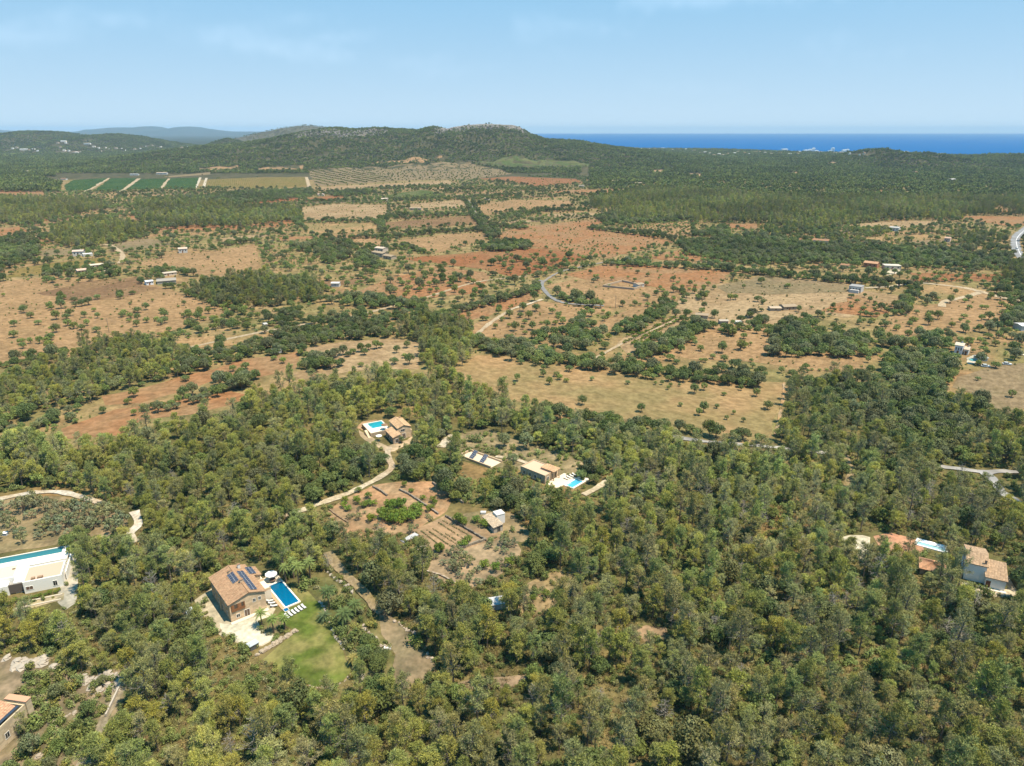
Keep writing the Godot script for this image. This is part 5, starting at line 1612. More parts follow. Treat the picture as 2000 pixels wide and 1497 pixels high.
func low_villa() -> void:
	seen([900,922, 905,896, 928,876, 982,899, 1016,897, 1043,894, 1086,907, 1112,923, 1142,940, 1195,936, 1190,955, 1150,970, 1121,957, 1101,956, 1081,949, 1064,934, 1016,915, 982,915, 953,917, 943,937, 931,944], 8.0)
	seen([880,852, 950,838, 1000,862, 1080,882, 1150,908, 1110,922, 1040,890, 930,874], 5.0)
	pad("hillside", [872,852, 950,836, 1000,858, 1080,880, 1160,908, 1180,935, 1120,950, 1060,925, 1010,918, 960,910, 900,898], Color(0.36, 0.275, 0.165), Color(0.23, 0.19, 0.10), 0.045, "dry sandy hillside dotted with bushes behind the low villa", "hillside")
	pad("yard", [898,926, 906,902, 955,916, 945,940, 930,950], Color(0.36, 0.23, 0.105), Color(0.30, 0.21, 0.10), 0.055, "brown yard below the ground solar panels", "yard")
	var v := thing("low_stone_villa", "long low stone villa with a flat tan roof beside a light blue pool", "villa", at(1065.5, 949), deg_to_rad(-41.9))
	var tan := Color(0.47, 0.35, 0.235)
	flat_block(v, -12.6, -0.95, -8.4, -0.8, 3.35, tan, Color(0.54, 0.37, 0.255), true)
	walls(v, -5.6, -1.3, -7.7, -4.5, 0.9, tan, true, 3.0)
	roof4(v, Vector3(-5.9, 3.85, -4.2), Vector3(0.4, 3.85, -4.2), Vector3(0.4, 4.1, -7.9), Vector3(-5.9, 4.1, -7.9), Color(0.50, 0.32, 0.19))
	slab_part("post", v, 0.0, 0.3, -4.6, -4.3, 0, 3.8, tan)
	slab_part("post", v, 0.0, 0.3, -7.8, -7.5, 0, 3.8, tan)
	opening(v, "r", -2.4, 0.4, 1.1, 1.9, -0.95)
	opening(v, "r", -6.0, 0.1, 1.8, 2.3, -0.95, "door", tan, Color(0.06, 0.05, 0.045))
	for x in [-3.0, -5.5, -8.0, -10.8]:
		opening(v, "f", x, 0.8, 0.9, 1.3, -0.8)
	var t := thing("terrace", "cream terrace between the low villa and its pool", "terrace", v.transform * Vector3(3, 0, -7), v.rotation.y)
	slab_part("paving", t, -3.9, 1.7, -5.0, 6.0, 0, 0.2, Color(0.64, 0.53, 0.40))
	slab_part("paving", t, 1.72, 6.0, -7.6, -4.8, 0, 0.18, Color(0.72, 0.65, 0.54))
	pool("swimming_pool", "light blue pool at the right end of the low villa", [[5.4, -4.9], [8.4, -4.9], [8.4, -11.1], [5.4, -11.1]], 0.3, 0.55, Color(0.07, 0.36, 0.50), Color(0.78, 0.73, 0.64), v, true)
	for i in 4:
		lounger("sun lounger beside the light blue pool, number %s from the house" % ["one", "two", "three", "four"][i], "sun loungers by the light blue pool", v.transform * Vector3(2.6 + i * 0.1, 0.22, -8.6 - i * 1.5), v.rotation.y + 1.57, Color(0.6, 0.58, 0.52))
	# solar panels on the ground
	var s := thing("panel_field", "two rows of ground solar panels in a low stone enclosure", "solar panels", at(909, 896), deg_to_rad(-39.3))
	slab_part("gravel_bed", s, -2.6, 13.0, -6.0, 0.0, 0, 0.12, Color(0.56, 0.46, 0.34))
	slab_part("low_wall", s, -2.8, 13.2, 0.02, 0.45, 0, 0.9, tan)
	slab_part("low_wall", s, -2.8, 13.2, -6.5, -6.02, 0, 0.8, tan)
	slab_part("low_wall", s, -3.2, -2.82, -6.5, 0.45, 0, 0.9, tan)
	solar_array(s, Vector3(1.1, 0.4, -0.7), Vector3(2.1, 0, 0), Vector3(-1.3, 1.2, -4.7), 1, 5)
	solar_array(s, Vector3(6.6, 0.4, -0.5), Vector3(2.1, 0, 0), Vector3(-1.3, 1.2, -4.7), 1, 5)
	spots([935,866, 948,872, 962,862, 985,878, 990,866, 1002,880, 1035,880, 1052,888, 1060,876, 1080,886, 1092,900, 1106,898, 1120,912, 1135,918, 950,852, 920,862, 905,866, 975,852], "shrub", 0.9, 1.5, "garden")
	spots([985,874, 1028,878, 1002,905, 1150,930, 1165,926, 1135,936, 1160,945, 1172,932], "oak", 0.6, 0.85, "garden")
	spots([912,880, 922,876, 938,882, 952,880, 968,886, 984,886, 996,892, 1012,894, 1024,898, 1070,905, 1085,912, 1098,918, 1110,930, 1128,958, 1140,955], "shrub", 0.5, 0.9, "garden")
	rng.seed = 31
	for i in 150:
		var x := rnd(880, 1175)
		var y := rnd(838, 930)
		if Geometry2D.is_point_in_polygon(Vector2(x, y), PackedVector2Array([Vector2(872, 852), Vector2(950, 836), Vector2(1000, 858), Vector2(1080, 880), Vector2(1160, 908), Vector2(1130, 925), Vector2(1040, 893), Vector2(930, 876)])):
			var p := at(x, y)
			plant("shrub", p.x, p.z, rnd(0.3, 0.8), "garden")

func kitchen_garden() -> void:
	seen([729,946, 784,939, 846,939, 880,977, 940,994, 1002,1001, 1014,1025, 1050,1044, 1017,1087, 988,1116, 935,1140, 902,1147, 832,1118, 844,1080, 796,1044, 700,1036, 671,1036, 640,1000, 676,974], 8.0)
	seen([570,1002, 625,981, 680,961, 735,934, 742,944, 690,972, 620,998, 580,1012], 6.0)
	pad("garden_soil", [640,1000, 676,974, 729,948, 784,941, 848,941, 882,979, 872,1000, 800,1042, 700,1050, 665,1045], Color(0.46, 0.27, 0.15), Color(0.40, 0.27, 0.16), 0.05, "reddish soil of the walled kitchen garden with orange trees", "garden")
	pad("garden_soil", [796,1042, 868,1008, 960,1040, 1000,1052, 985,1060, 905,1080, 850,1082], Color(0.42, 0.275, 0.165), Color(0.35, 0.24, 0.15), 0.055, "dug plot with vegetable rows in the kitchen garden", "garden")
	pad("garden_soil", [846,1080, 905,1072, 960,1058, 1005,1052, 1018,1075, 1014,1092, 985,1118, 935,1146, 902,1152, 832,1122], Color(0.45, 0.32, 0.205), Color(0.38, 0.28, 0.18), 0.06, "round plot of small olive trees below the vegetable rows", "garden")
	pad("garden_soil", [880,1010, 940,998, 1005,1004, 1016,1026, 1048,1044, 1020,1060, 960,1050], Color(0.38, 0.28, 0.165), Color(0.26, 0.21, 0.11), 0.045, "weedy ground round the garden shed", "garden")
	dry_wall("grey stone terrace wall across the top of the kitchen garden", [780,958, 800,968, 830,988, 856,1006], 0.8, Color(0.36, 0.31, 0.25))
	dry_wall("grey stone wall along the upper edge of the kitchen garden", [845,945, 875,968, 905,984], 1.0, Color(0.36, 0.31, 0.25))
	dry_wall("dark stone wall between the vegetable rows and the shed yard", [870,1010, 890,1022, 930,1046, 950,1058], 0.8, Color(0.30, 0.255, 0.20))
	dry_wall("stone wall from the wall corner down to the round olive plot", [950,1056, 925,1064, 898,1074], 0.9, Color(0.40, 0.34, 0.26))
	dry_wall("low brown edging wall at the left of the kitchen garden", [643,996, 660,1010, 680,1022], 0.5, Color(0.36, 0.25, 0.16))
	dry_wall("stone wall beside the pale garden track", [728,952, 745,962, 756,970], 0.8, Color(0.36, 0.30, 0.23))
	dry_wall("low pale wall at the near left edge of the round olive plot", [834,1118, 862,1126, 885,1138, 904,1150], 0.6, Color(0.52, 0.42, 0.32))
	var nth := ["first", "second", "third", "fourth", "fifth", "sixth", "seventh"]
	var ends := [[812,1040, 845,1076], [822,1038, 868,1074], [832,1036, 886,1072], [842,1032, 894,1066], [870,1044, 902,1064], [856,1022, 912,1058], [864,1018, 925,1052]]
	rng.seed = 41
	for i in 7:
		var a := at(ends[i][0], ends[i][1])
		var b := at(ends[i][2], ends[i][3])
		var m := MB.new()
		for k in int(a.distance_to(b) / 0.42):
			if rng.randf() < 0.85:
				leaves(m, (b - a) * ((k + rnd(0.2, 0.8)) * 0.42 / a.distance_to(b)) + Vector3(0, 0.22, 0), Vector3(0.26, 0.24, 0.26) * rnd(0.6, 1.3), 12, 0.26, Color(0.10, 0.125, 0.045) if i % 3 else Color(0.15, 0.15, 0.06))
		var o := solo("vegetable_row", m, mat("leaf", 0.75, 0.25), "%s vegetable row from the left in the dug garden plot" % nth[i], "vegetable row", "", "vegetable rows in the kitchen garden")
		o.position = a + Vector3(0, 0.06, 0)
	for i in 3:
		var st := thing("cold_frame", ["uppermost", "middle", "lowest"][i] + " of three pale planks stepping down left of the vegetable rows", "plank", at(822 + i * 3, 1070 + i * 4.2), 0.25)
		slab_part("board", st, -1.6, 1.6, -0.2, 0.2, 0, 0.25 + 0.1 * (2 - i), Color(0.60, 0.50, 0.40), "timber")
	var heap := thing("tarpaulin", "grey tarpaulin at the left edge of the vegetable rows", "tarpaulin", at(800, 1052), -0.7)
	slab_part("sheet", heap, -1.0, 1.0, -3.0, 3.0, 0, 0.3, Color(0.40, 0.40, 0.41), "cloth")
	# citrus trees and saplings
	spots([752,1002, 758,1008, 765,1012, 772,1008, 780,1012, 788,1004, 770,1000, 760,996, 776,994, 784,998, 792,1010, 800,1008, 806,1002, 812,1012, 750,1016, 760,1020, 770,1024, 782,1022, 794,1018, 804,1020, 818,1008, 815,1000, 764,1016, 776,1016, 788,1014, 745,1012], "citrus", 1.0, 1.5, "garden")
	spots([720,974, 718,988, 730,988, 676,982, 674,980, 700,962, 697,978, 698,985, 710,992, 724,1020, 728,1016, 680,998, 672,992, 790,952, 803,962, 826,976, 846,982, 850,986, 838,1000, 845,995], "citrus", 0.7, 1.1, "garden")
	spots([700,1000, 712,1004, 690,1010, 740,1025, 700,1016, 735,1034, 770,1034, 800,1030, 815,1032, 805,1042, 836,1012, 842,1018, 682,1014], "olive", 0.4, 0.7, "garden")
	spots([908,1066, 914,1062, 904,1068, 860,1078, 858,1082, 895,1024, 900,1022, 906,1028, 930,1020, 945,1030, 955,1032], "citrus", 0.8, 1.3, "garden")
	spots([866,1104, 888,1090, 884,1100, 898,1096, 905,1088, 912,1098, 918,1106, 884,1112, 888,1116, 902,1110, 898,1128, 920,1124, 932,1118, 952,1072, 958,1070, 970,1076, 986,1082, 1000,1094, 976,1106, 1001,1098, 890,1084, 876,1086, 892,1120, 935,1142, 917,1136, 850,1092, 985,1066, 1005,1068, 990,1070], "olive", 0.55, 0.95, "garden")
	spots([946,1110, 995,1108, 968,1118, 858,1076], "citrus", 0.8, 1.25, "garden")
	spots([1020,1040, 1035,1035, 1040,1050, 1000,1040, 1030,1060, 1045,1062, 985,1050, 960,1060, 968,1052], "shrub", 0.7, 1.3, "garden")
	var s := thing("garden_shed", "stone garden shed with a white square tower room", "shed", at(951.4, 1008) + Vector3(0, 0, 3), deg_to_rad(-61.9))
	walls(s, 0.4, 8.2, -1.6, 1.6, 2.2, Color(0.40, 0.36, 0.30))
	roof4(s, Vector3(0.1, 2.2, 1.9), Vector3(8.5, 2.2, 1.9), Vector3(8.5, 2.7, -1.7), Vector3(0.1, 2.7, -1.7), Color(0.40, 0.33, 0.25))
	walls(s, 1.2, 4.0, -4.6, -1.72, 3.4, Color(0.66, 0.66, 0.66), false)
	slab_part("flat_roof", s, 1.1, 4.1, -4.7, -1.6, 3.41, 0.12, Color(0.52, 0.50, 0.46))
	opening(s, "f", 2.6, 0.2, 1.4, 1.7, 1.6, "door", Color(0.3, 0.26, 0.2), Color(0.05, 0.05, 0.05))
	opening(s, "f", 5.6, 0.5, 1.2, 1.2, 1.6)
	opening(s, "r", -0.2, 0.3, 1.0, 1.6, 8.2, "door", Color(0.3, 0.26, 0.2), Color(0.05, 0.05, 0.05))
	var tank := thing("water_tank", "low grey tank at the left end of the garden shed", "tank", at(944, 1004))
	slab_part("basin", tank, -0.9, 0.9, -0.6, 0.6, 0, 0.8, Color(0.5, 0.49, 0.47))

func white_house_right() -> void:
	seen([1636,1050, 1660,1044, 1715,1038, 1800,1053, 1848,1068, 1842,1084, 1800,1078, 1735,1090, 1690,1088, 1668,1074], 5.5)
	seen([1880,1072, 1905,1068, 1968,1098, 1990,1160, 1975,1170, 1935,1162, 1872,1142], 6.0)
	seen([1795,1092, 1852,1092, 1850,1112, 1800,1118], 5.0)
	var v := thing("white_house", "white house with brown tiled roofs in the right pine wood", "house", at(1890, 1136), deg_to_rad(-27.9))
	var white := Color(0.80, 0.78, 0.76)
	walls(v, -1.0, 3.9, -10.8, -0.9, 5.5, white, false)
	var roof_col := Color(0.42, 0.29, 0.19)
	roof4(v, Vector3(-1.3, 5.45, -0.55), Vector3(4.2, 5.45, -0.55), Vector3(4.2, 6.9, -5.9), Vector3(-1.3, 6.9, -5.9), roof_col)
	var rf := roof4(v, Vector3(-1.3, 5.45, -11.1), Vector3(4.2, 5.45, -11.1), Vector3(4.2, 6.9, -5.9), Vector3(-1.3, 6.9, -5.9), roof_col)
	for x in [-0.99, 3.89]:
		var gw := MB.new()
		gw.tri(Vector3(x, 5.5, -0.9), Vector3(x, 6.85, -5.9), Vector3(x, 5.5, -10.8), white)
		part("gable_wall", gw, mat("plaster"), v)
	chimney(rf, 3.4, 5.6, -1.6, 1.1, Color(0.36, 0.27, 0.2), 0.5)
	walls(v, 3.92, 8.6, -6.4, 0.9, 3.4, white, false)
	roof4(v, Vector3(3.5, 3.4, 1.3), Vector3(8.9, 3.4, 1.3), Vector3(8.9, 4.9, -6.6), Vector3(3.5, 4.9, -6.6), roof_col)
	opening(v, "f", 4.6, 0.05, 0.9, 2.1, 0.9, "door", WOODEN, Color(0.16, 0.07, 0.035))
	opening(v, "r", -2.0, 1.0, 0.9, 1.2, 8.6)
	slab_part("step", v, -1.0, 9.0, 1.0, 2.0, 0, 0.2, Color(0.70, 0.62, 0.5))
	pad("patio", [1880,1138, 1890,1142, 1950,1156, 1966,1120, 1975,1135, 1990,1160, 1972,1168, 1935,1166, 1880,1150], Color(0.70, 0.60, 0.46), Color(0.6, 0.5, 0.37), 0.05, "cream paving round the white house in the pine wood", "patio")
	pad("terrace", [1706,1048, 1738,1041, 1800,1056, 1806,1078, 1762,1092, 1732,1098, 1718,1070], Color(0.52, 0.27, 0.17), Color(0.47, 0.28, 0.18), 0.06, "terracotta terrace between the cream drive and the pale pool", "terrace")
	pad("driveway", [1634,1052, 1660,1046, 1684,1046, 1700,1050, 1696,1080, 1684,1098, 1670,1078], Color(0.76, 0.68, 0.54), Color(0.66, 0.58, 0.45), 0.055, "bright cream drive left of the terracotta terrace", "driveway")
	var f := Node3D.new()
	f.position = at(1822, 1069)
	f.rotation.y = deg_to_rad(-34.0)
	pool("swimming_pool", "pale pool with a white cover at the end of the terracotta terrace", [[-4.2, 1.3], [3.6, 1.3], [3.6, -0.6], [-4.2, -0.6]], 0.3, 0.5, Color(0.28, 0.47, 0.52), Color(0.80, 0.78, 0.74), f)
	var cover := thing("pool_cover", "rolled out white cover on the far half of the pale pool", "pool cover", f.transform * Vector3(-0.4, 0, -1.9), f.rotation.y)
	slab_part("sheet", cover, -4.2, 4.0, -0.75, 0.75, 0, 0.32, Color(0.82, 0.82, 0.82), "cloth")
	f.free()
	var o := thing("tiled_outbuilding", "low outbuilding with a terracotta tiled roof left of the white house", "outbuilding", v.transform * Vector3(-9, 0, 0), v.rotation.y)
	walls(o, -3.0, 3.0, -2.8, 2.8, 2.3, Color(0.40, 0.31, 0.23))
	var t := Vector3(0, 3.6, 0)
	var e := [Vector3(-3.4, 2.3, 3.2), Vector3(3.4, 2.3, 3.2), Vector3(3.4, 2.3, -3.2), Vector3(-3.4, 2.3, -3.2)]
	for i in 4:
		var r := MB.new()
		var a: Vector3 = e[i]
		var b: Vector3 = e[(i + 1) % 4]
		slab(r, a, b, b.lerp(t, 0.96), a.lerp(t, 0.96), 0.1, roof_col)
		tiles(r, a, b, b.lerp(t, 0.96), a.lerp(t, 0.96), Color(0.46, 0.25, 0.15))
		part("roof", r, mat("tile"), o)
	opening(o, "f", 0.5, 0.2, 1.2, 1.6, 2.8)
	var g := thing("terracotta_wall", "small orange retaining wall in the shade above the pale pool", "wall", at(1868, 1056), deg_to_rad(-30))
	slab_part("wall_run", g, -1.6, 1.6, -0.25, 0.25, 0, 1.6, Color(0.50, 0.29, 0.17))
	slab_part("coping", g, -1.7, 1.7, -0.3, 0.3, 1.61, 0.1, Color(0.56, 0.36, 0.22))
	spots([1905,1148, 1915,1150, 1928,1155, 1900,1146, 1965,1150], "shrub", 0.5, 0.9, "garden")

func lower_left() -> void:
	seen([-140,1290, 60,1280, 110,1302, 160,1322, 252,1306, 245,1345, 215,1400, 190,1450, 165,1500, -140,1600], 4.0)
	pad("rocky_ground", [-140,1300, 10,1285, 105,1285, 150,1312, 250,1306, 245,1360, 205,1440, 165,1530, 60,1600, -140,1600], Color(0.34, 0.255, 0.175), Color(0.21, 0.175, 0.10), 0.05, "rocky scrub ground above the stone house corner", "bare ground")
	ribbon("path", [250,1312, 225,1360, 205,1400, 190,1440, 170,1480, 150,1530], 2.4, Color(0.33, 0.28, 0.21), Color(0.26, 0.22, 0.15), "stony path down the lower left slope", 0.09)
	var k := thing("concrete_wall", "long thin pale wall running down the lower left slope", "wall", at(252, 1307))
	for s in [[252, 1307, 207, 1402], [180, 1450, 166, 1478]]:
		var a := at(s[0], s[1]) - k.position
		var b := at(s[2], s[3]) - k.position
		var w := MB.new()
		var d := (b - a).normalized()
		var n := Vector3(-d.z, 0, d.x) * 0.16
		w.hexa([a + n, b + n, b - n, a - n], 0.9, Color(0.40, 0.36, 0.30))
		part("wall_run", w, mat("plaster"), k)
	rng.seed = 51
	var r1 := thing("rock_outcrop", "pale rock outcrop at the left edge under the pines", "rocks", at(60, 1300))
	for i in 26:
		var p := at(rnd(8, 106), rnd(1286, 1306)) - r1.position
		boulder(r1, p, rnd(0.5, 1.5), Color(0.58, 0.51, 0.42))
	var r2 := thing("rock_outcrop", "larger pale rock outcrop beside the long thin wall", "rocks", at(195, 1335))
	for i in 40:
		var p := at(rnd(160, 240), rnd(1316, 1356)) - r2.position
		boulder(r2, p, rnd(0.4, 1.4), Color(0.54, 0.47, 0.39))
	var r3 := thing("rock_outcrop", "scattered pale rocks among bushes in the lower left corner", "rocks", at(100, 1420))
	for i in 34:
		var p := at(rnd(60, 160), rnd(1370, 1490)) - r3.position
		boulder(r3, p, rnd(0.3, 0.8), Color(0.52, 0.43, 0.33))
	rng.seed = 52
	for i in 430:
		var p := at(rnd(-60, 235), rnd(1300, 1570))
		if Geometry2D.is_point_in_polygon(Vector2(p.x, p.z), outline([40,1300, 150,1320, 230,1330, 190,1430, 150,1560, -40,1600, 60,1450, 60,1390])):
			plant("shrub" if i % 9 else "oak", p.x, p.z, rnd(0.5, 1.35) * (1.0 if i % 9 else 0.45), "scrub")
	spots([120,1330, 140,1350, 60,1330, 90,1345, 40,1350, 160,1370, 100,1400, 140,1420, 60,1420, 110,1460, 150,1465, 40,1480, 80,1500], "shrub", 1.3, 2.0, "scrub")
	spots([70,1530, 35,1560, 110,1545, 50,1440], "pine", 0.4, 0.55, "scrub")
	var v := thing("stone_house", "stone house with a terracotta roof cut by the lower left edge", "house", at(6.6, 1464.5), deg_to_rad(80.3))
	walls(v, -5.0, 7.0, -7.5, -0.2, 5.0, Color(0.50, 0.40, 0.27))
	roof4(v, Vector3(-5.2, 5.1, -1.6), Vector3(6.2, 5.1, -1.6), Vector3(6.2, 6.9, -7.4), Vector3(-5.2, 6.9, -7.4), Color(0.50, 0.27, 0.17))
	slab_part("gutter", v, -5.1, 6.3, -1.55, -0.9, 5.01, 0.14, Color(0.03, 0.045, 0.07), "metal")
	walls(v, 7.02, 8.4, -5.0, 0.1, 5.6, Color(0.50, 0.40, 0.27))
	slab_part("coping", v, 6.98, 8.5, -5.1, 0.2, 5.61, 0.14, Color(0.50, 0.28, 0.18), "tile")
	opening(v, "f", 1.7, 1.4, 0.9, 1.3, -0.2)
	# white corrugated shed in the middle wood
	seen([948,1180, 955,1174, 996,1168, 992,1190, 958,1196], 7.5)
	seen([1000,1160, 1030,1140, 1090,1118, 1130,1130, 1120,1160, 1080,1190, 1030,1195], 3.0)
	pad("bare_ground", [990,1165, 1030,1140, 1095,1112, 1135,1130, 1125,1165, 1080,1205, 1020,1215], Color(0.36, 0.255, 0.145), Color(0.27, 0.21, 0.105), 0.05, "small bare clearing right of the white corrugated shed", "clearing")
	rng.seed = 57
	for i in 90:
		var p0 := at(rnd(990, 1140), rnd(1120, 1215))
		plant(["shrub", "shrub", "tuft", "tuft"][i % 4], p0.x, p0.z, rnd(0.5, 1.2), "grass" if i % 4 > 1 else "wood")
	spots([1066,1168, 1094,1160, 1040,1175], "citrus", 0.7, 1.0, "garden")
	var c := thing("corrugated_shed", "white corrugated metal shed in the middle of the wood", "shed", at(957, 1194), deg_to_rad(14))
	walls(c, 0, 4.2, -2.6, 0, 1.7, Color(0.62, 0.63, 0.64), false)
	for i in 12:
		var m := MB.new()
		slab(m, Vector3(-0.1 + i * 0.367, 1.75, 0.2), Vector3(0.24 + i * 0.367, 1.82 - 0.05, 0.2), Vector3(0.24 + i * 0.367, 2.25, -2.7), Vector3(-0.1 + i * 0.367, 2.28, -2.7), 0.04, dim(Color(0.50, 0.50, 0.50), rnd(0.8, 1.06)))
		part("roof_sheet", m, mat("plaster"), c)
	pad("bare_ground", [1235,1230, 1262,1222, 1305,1228, 1300,1248, 1255,1255], Color(0.40, 0.27, 0.17), Color(0.32, 0.23, 0.14), 0.05, "little reddish clearing among the lower pines", "clearing")
	seen([1238,1230, 1262,1224, 1303,1230, 1298,1246, 1255,1252], 4.0)
	pad("bare_ground", [890,1335, 930,1326, 1030,1318, 1026,1340, 930,1350], Color(0.40, 0.28, 0.19), Color(0.30, 0.23, 0.15), 0.05, "brown forest clearing right of the dirt slope", "clearing")
	seen([985,1328, 1026,1320, 1024,1340, 990,1344], 4.0)
	# lanes that the wood leaves open
	seen([1308,848, 1400,860, 1490,868, 1562,880, 1480,880, 1308,860], 4.0)
	seen([1830,908, 1900,914, 1962,916, 1965,930, 1995,985, 1965,972, 1925,936, 1830,918], 5.0)
	seen([0,965, 60,956, 140,962, 205,984, 195,994, 130,974, 0,980], 4.0)
	seen([880,845, 868,865, 850,880, 862,886, 885,862], 4.0)

# ---------------------------------------------------------------- houses on the plain, the coast and small things
func cottage(label: String, x0: float, y0: float, x1: float, y1: float, deep: float, eave: float, wall: Color, roof: Color, rise := 1.2, called := "farmhouse", cat := "house", wins := 3, group := "") -> Node3D:
	var a := on_land(x0, y0) if y0 < 335.0 else at(x0, y0)
	var b := on_land(x1, y1) if y1 < 335.0 else at(x1, y1)
	var w := Vector2(b.x - a.x, b.z - a.z).length()
	if absf(b.z - a.z) > absf(b.x - a.x) * 1.2:
		w = absf(b.x - a.x) * 1.2
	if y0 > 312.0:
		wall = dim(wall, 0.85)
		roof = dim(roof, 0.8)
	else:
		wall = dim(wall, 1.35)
	var turn := atan2(-(b.z - a.z), b.x - a.x) if y0 > 335.0 else 0.0
	turn = clampf(turn, -0.7, 0.7)
	var v := thing(called, label, cat, a, turn, group)
	var m := MB.new()
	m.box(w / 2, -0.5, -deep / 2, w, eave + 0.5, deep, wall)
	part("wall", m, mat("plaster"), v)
	if rise > 0.0:
		var r := MB.new()
		for s in [1.0, -1.0]:
			var z0: float = 0.4 if s > 0 else -deep - 0.4
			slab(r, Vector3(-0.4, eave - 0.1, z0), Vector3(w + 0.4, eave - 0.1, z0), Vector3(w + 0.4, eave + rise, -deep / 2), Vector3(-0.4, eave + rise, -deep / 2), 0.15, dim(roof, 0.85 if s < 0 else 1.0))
		for x in [0.0, w]:
			r.tri(Vector3(x, eave, 0), Vector3(x, eave + rise - 0.2, -deep / 2), Vector3(x, eave, -deep), wall)
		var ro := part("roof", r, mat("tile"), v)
		if y0 > 335.0 and eave > 3.2:
			chimney(ro, w * 0.7, eave + rise * 0.7, -deep * 0.5, 1.0, wall, 0.7)
	else:
		var r := MB.new()
		r.box(w / 2, eave + 0.003, -deep / 2, w + 0.3, 0.25, deep + 0.3, roof)
		part("roof", r, mat("tile"), v)
	for i in wins:
		var u := w * (i + 0.6) / (wins + 0.2)
		var q := MB.new()
		q.box(u, eave * 0.45, 0.01, minf(1.1, w * 0.12), eave * 0.28, 0.06, GLASS)
		part("window", q, mat("glass", 0.12, 0.5), v)
	if wins > 1:
		var d := MB.new()
		d.box(w * 0.45, 0.0, 0.012, 1.0, minf(2.1, eave * 0.7), 0.06, WOODEN)
		part("door", d, mat("timber", 0.7), v)
	if y0 > 335.0:
		var ca := Vector2(a.x, a.z)
		var ux := Vector2(cos(turn), -sin(turn))
		var uz := Vector2(-sin(turn), -cos(turn))
		clear.append(area(PackedVector2Array([ca - ux * 2 - uz * (6.0 + eave), ca + ux * (w + 2) - uz * (6.0 + eave), ca + ux * (w + 2) + uz * (deep + 2), ca - ux * 2 + uz * (deep + 2)])))
	else:
		var c2 := Vector2(a.x, a.z)
		clear.append(area(PackedVector2Array([c2 + Vector2(-8, 75), c2 + Vector2(w + 8, 75), c2 + Vector2(w + 8, -20), c2 + Vector2(-8, -20)])))
	return v

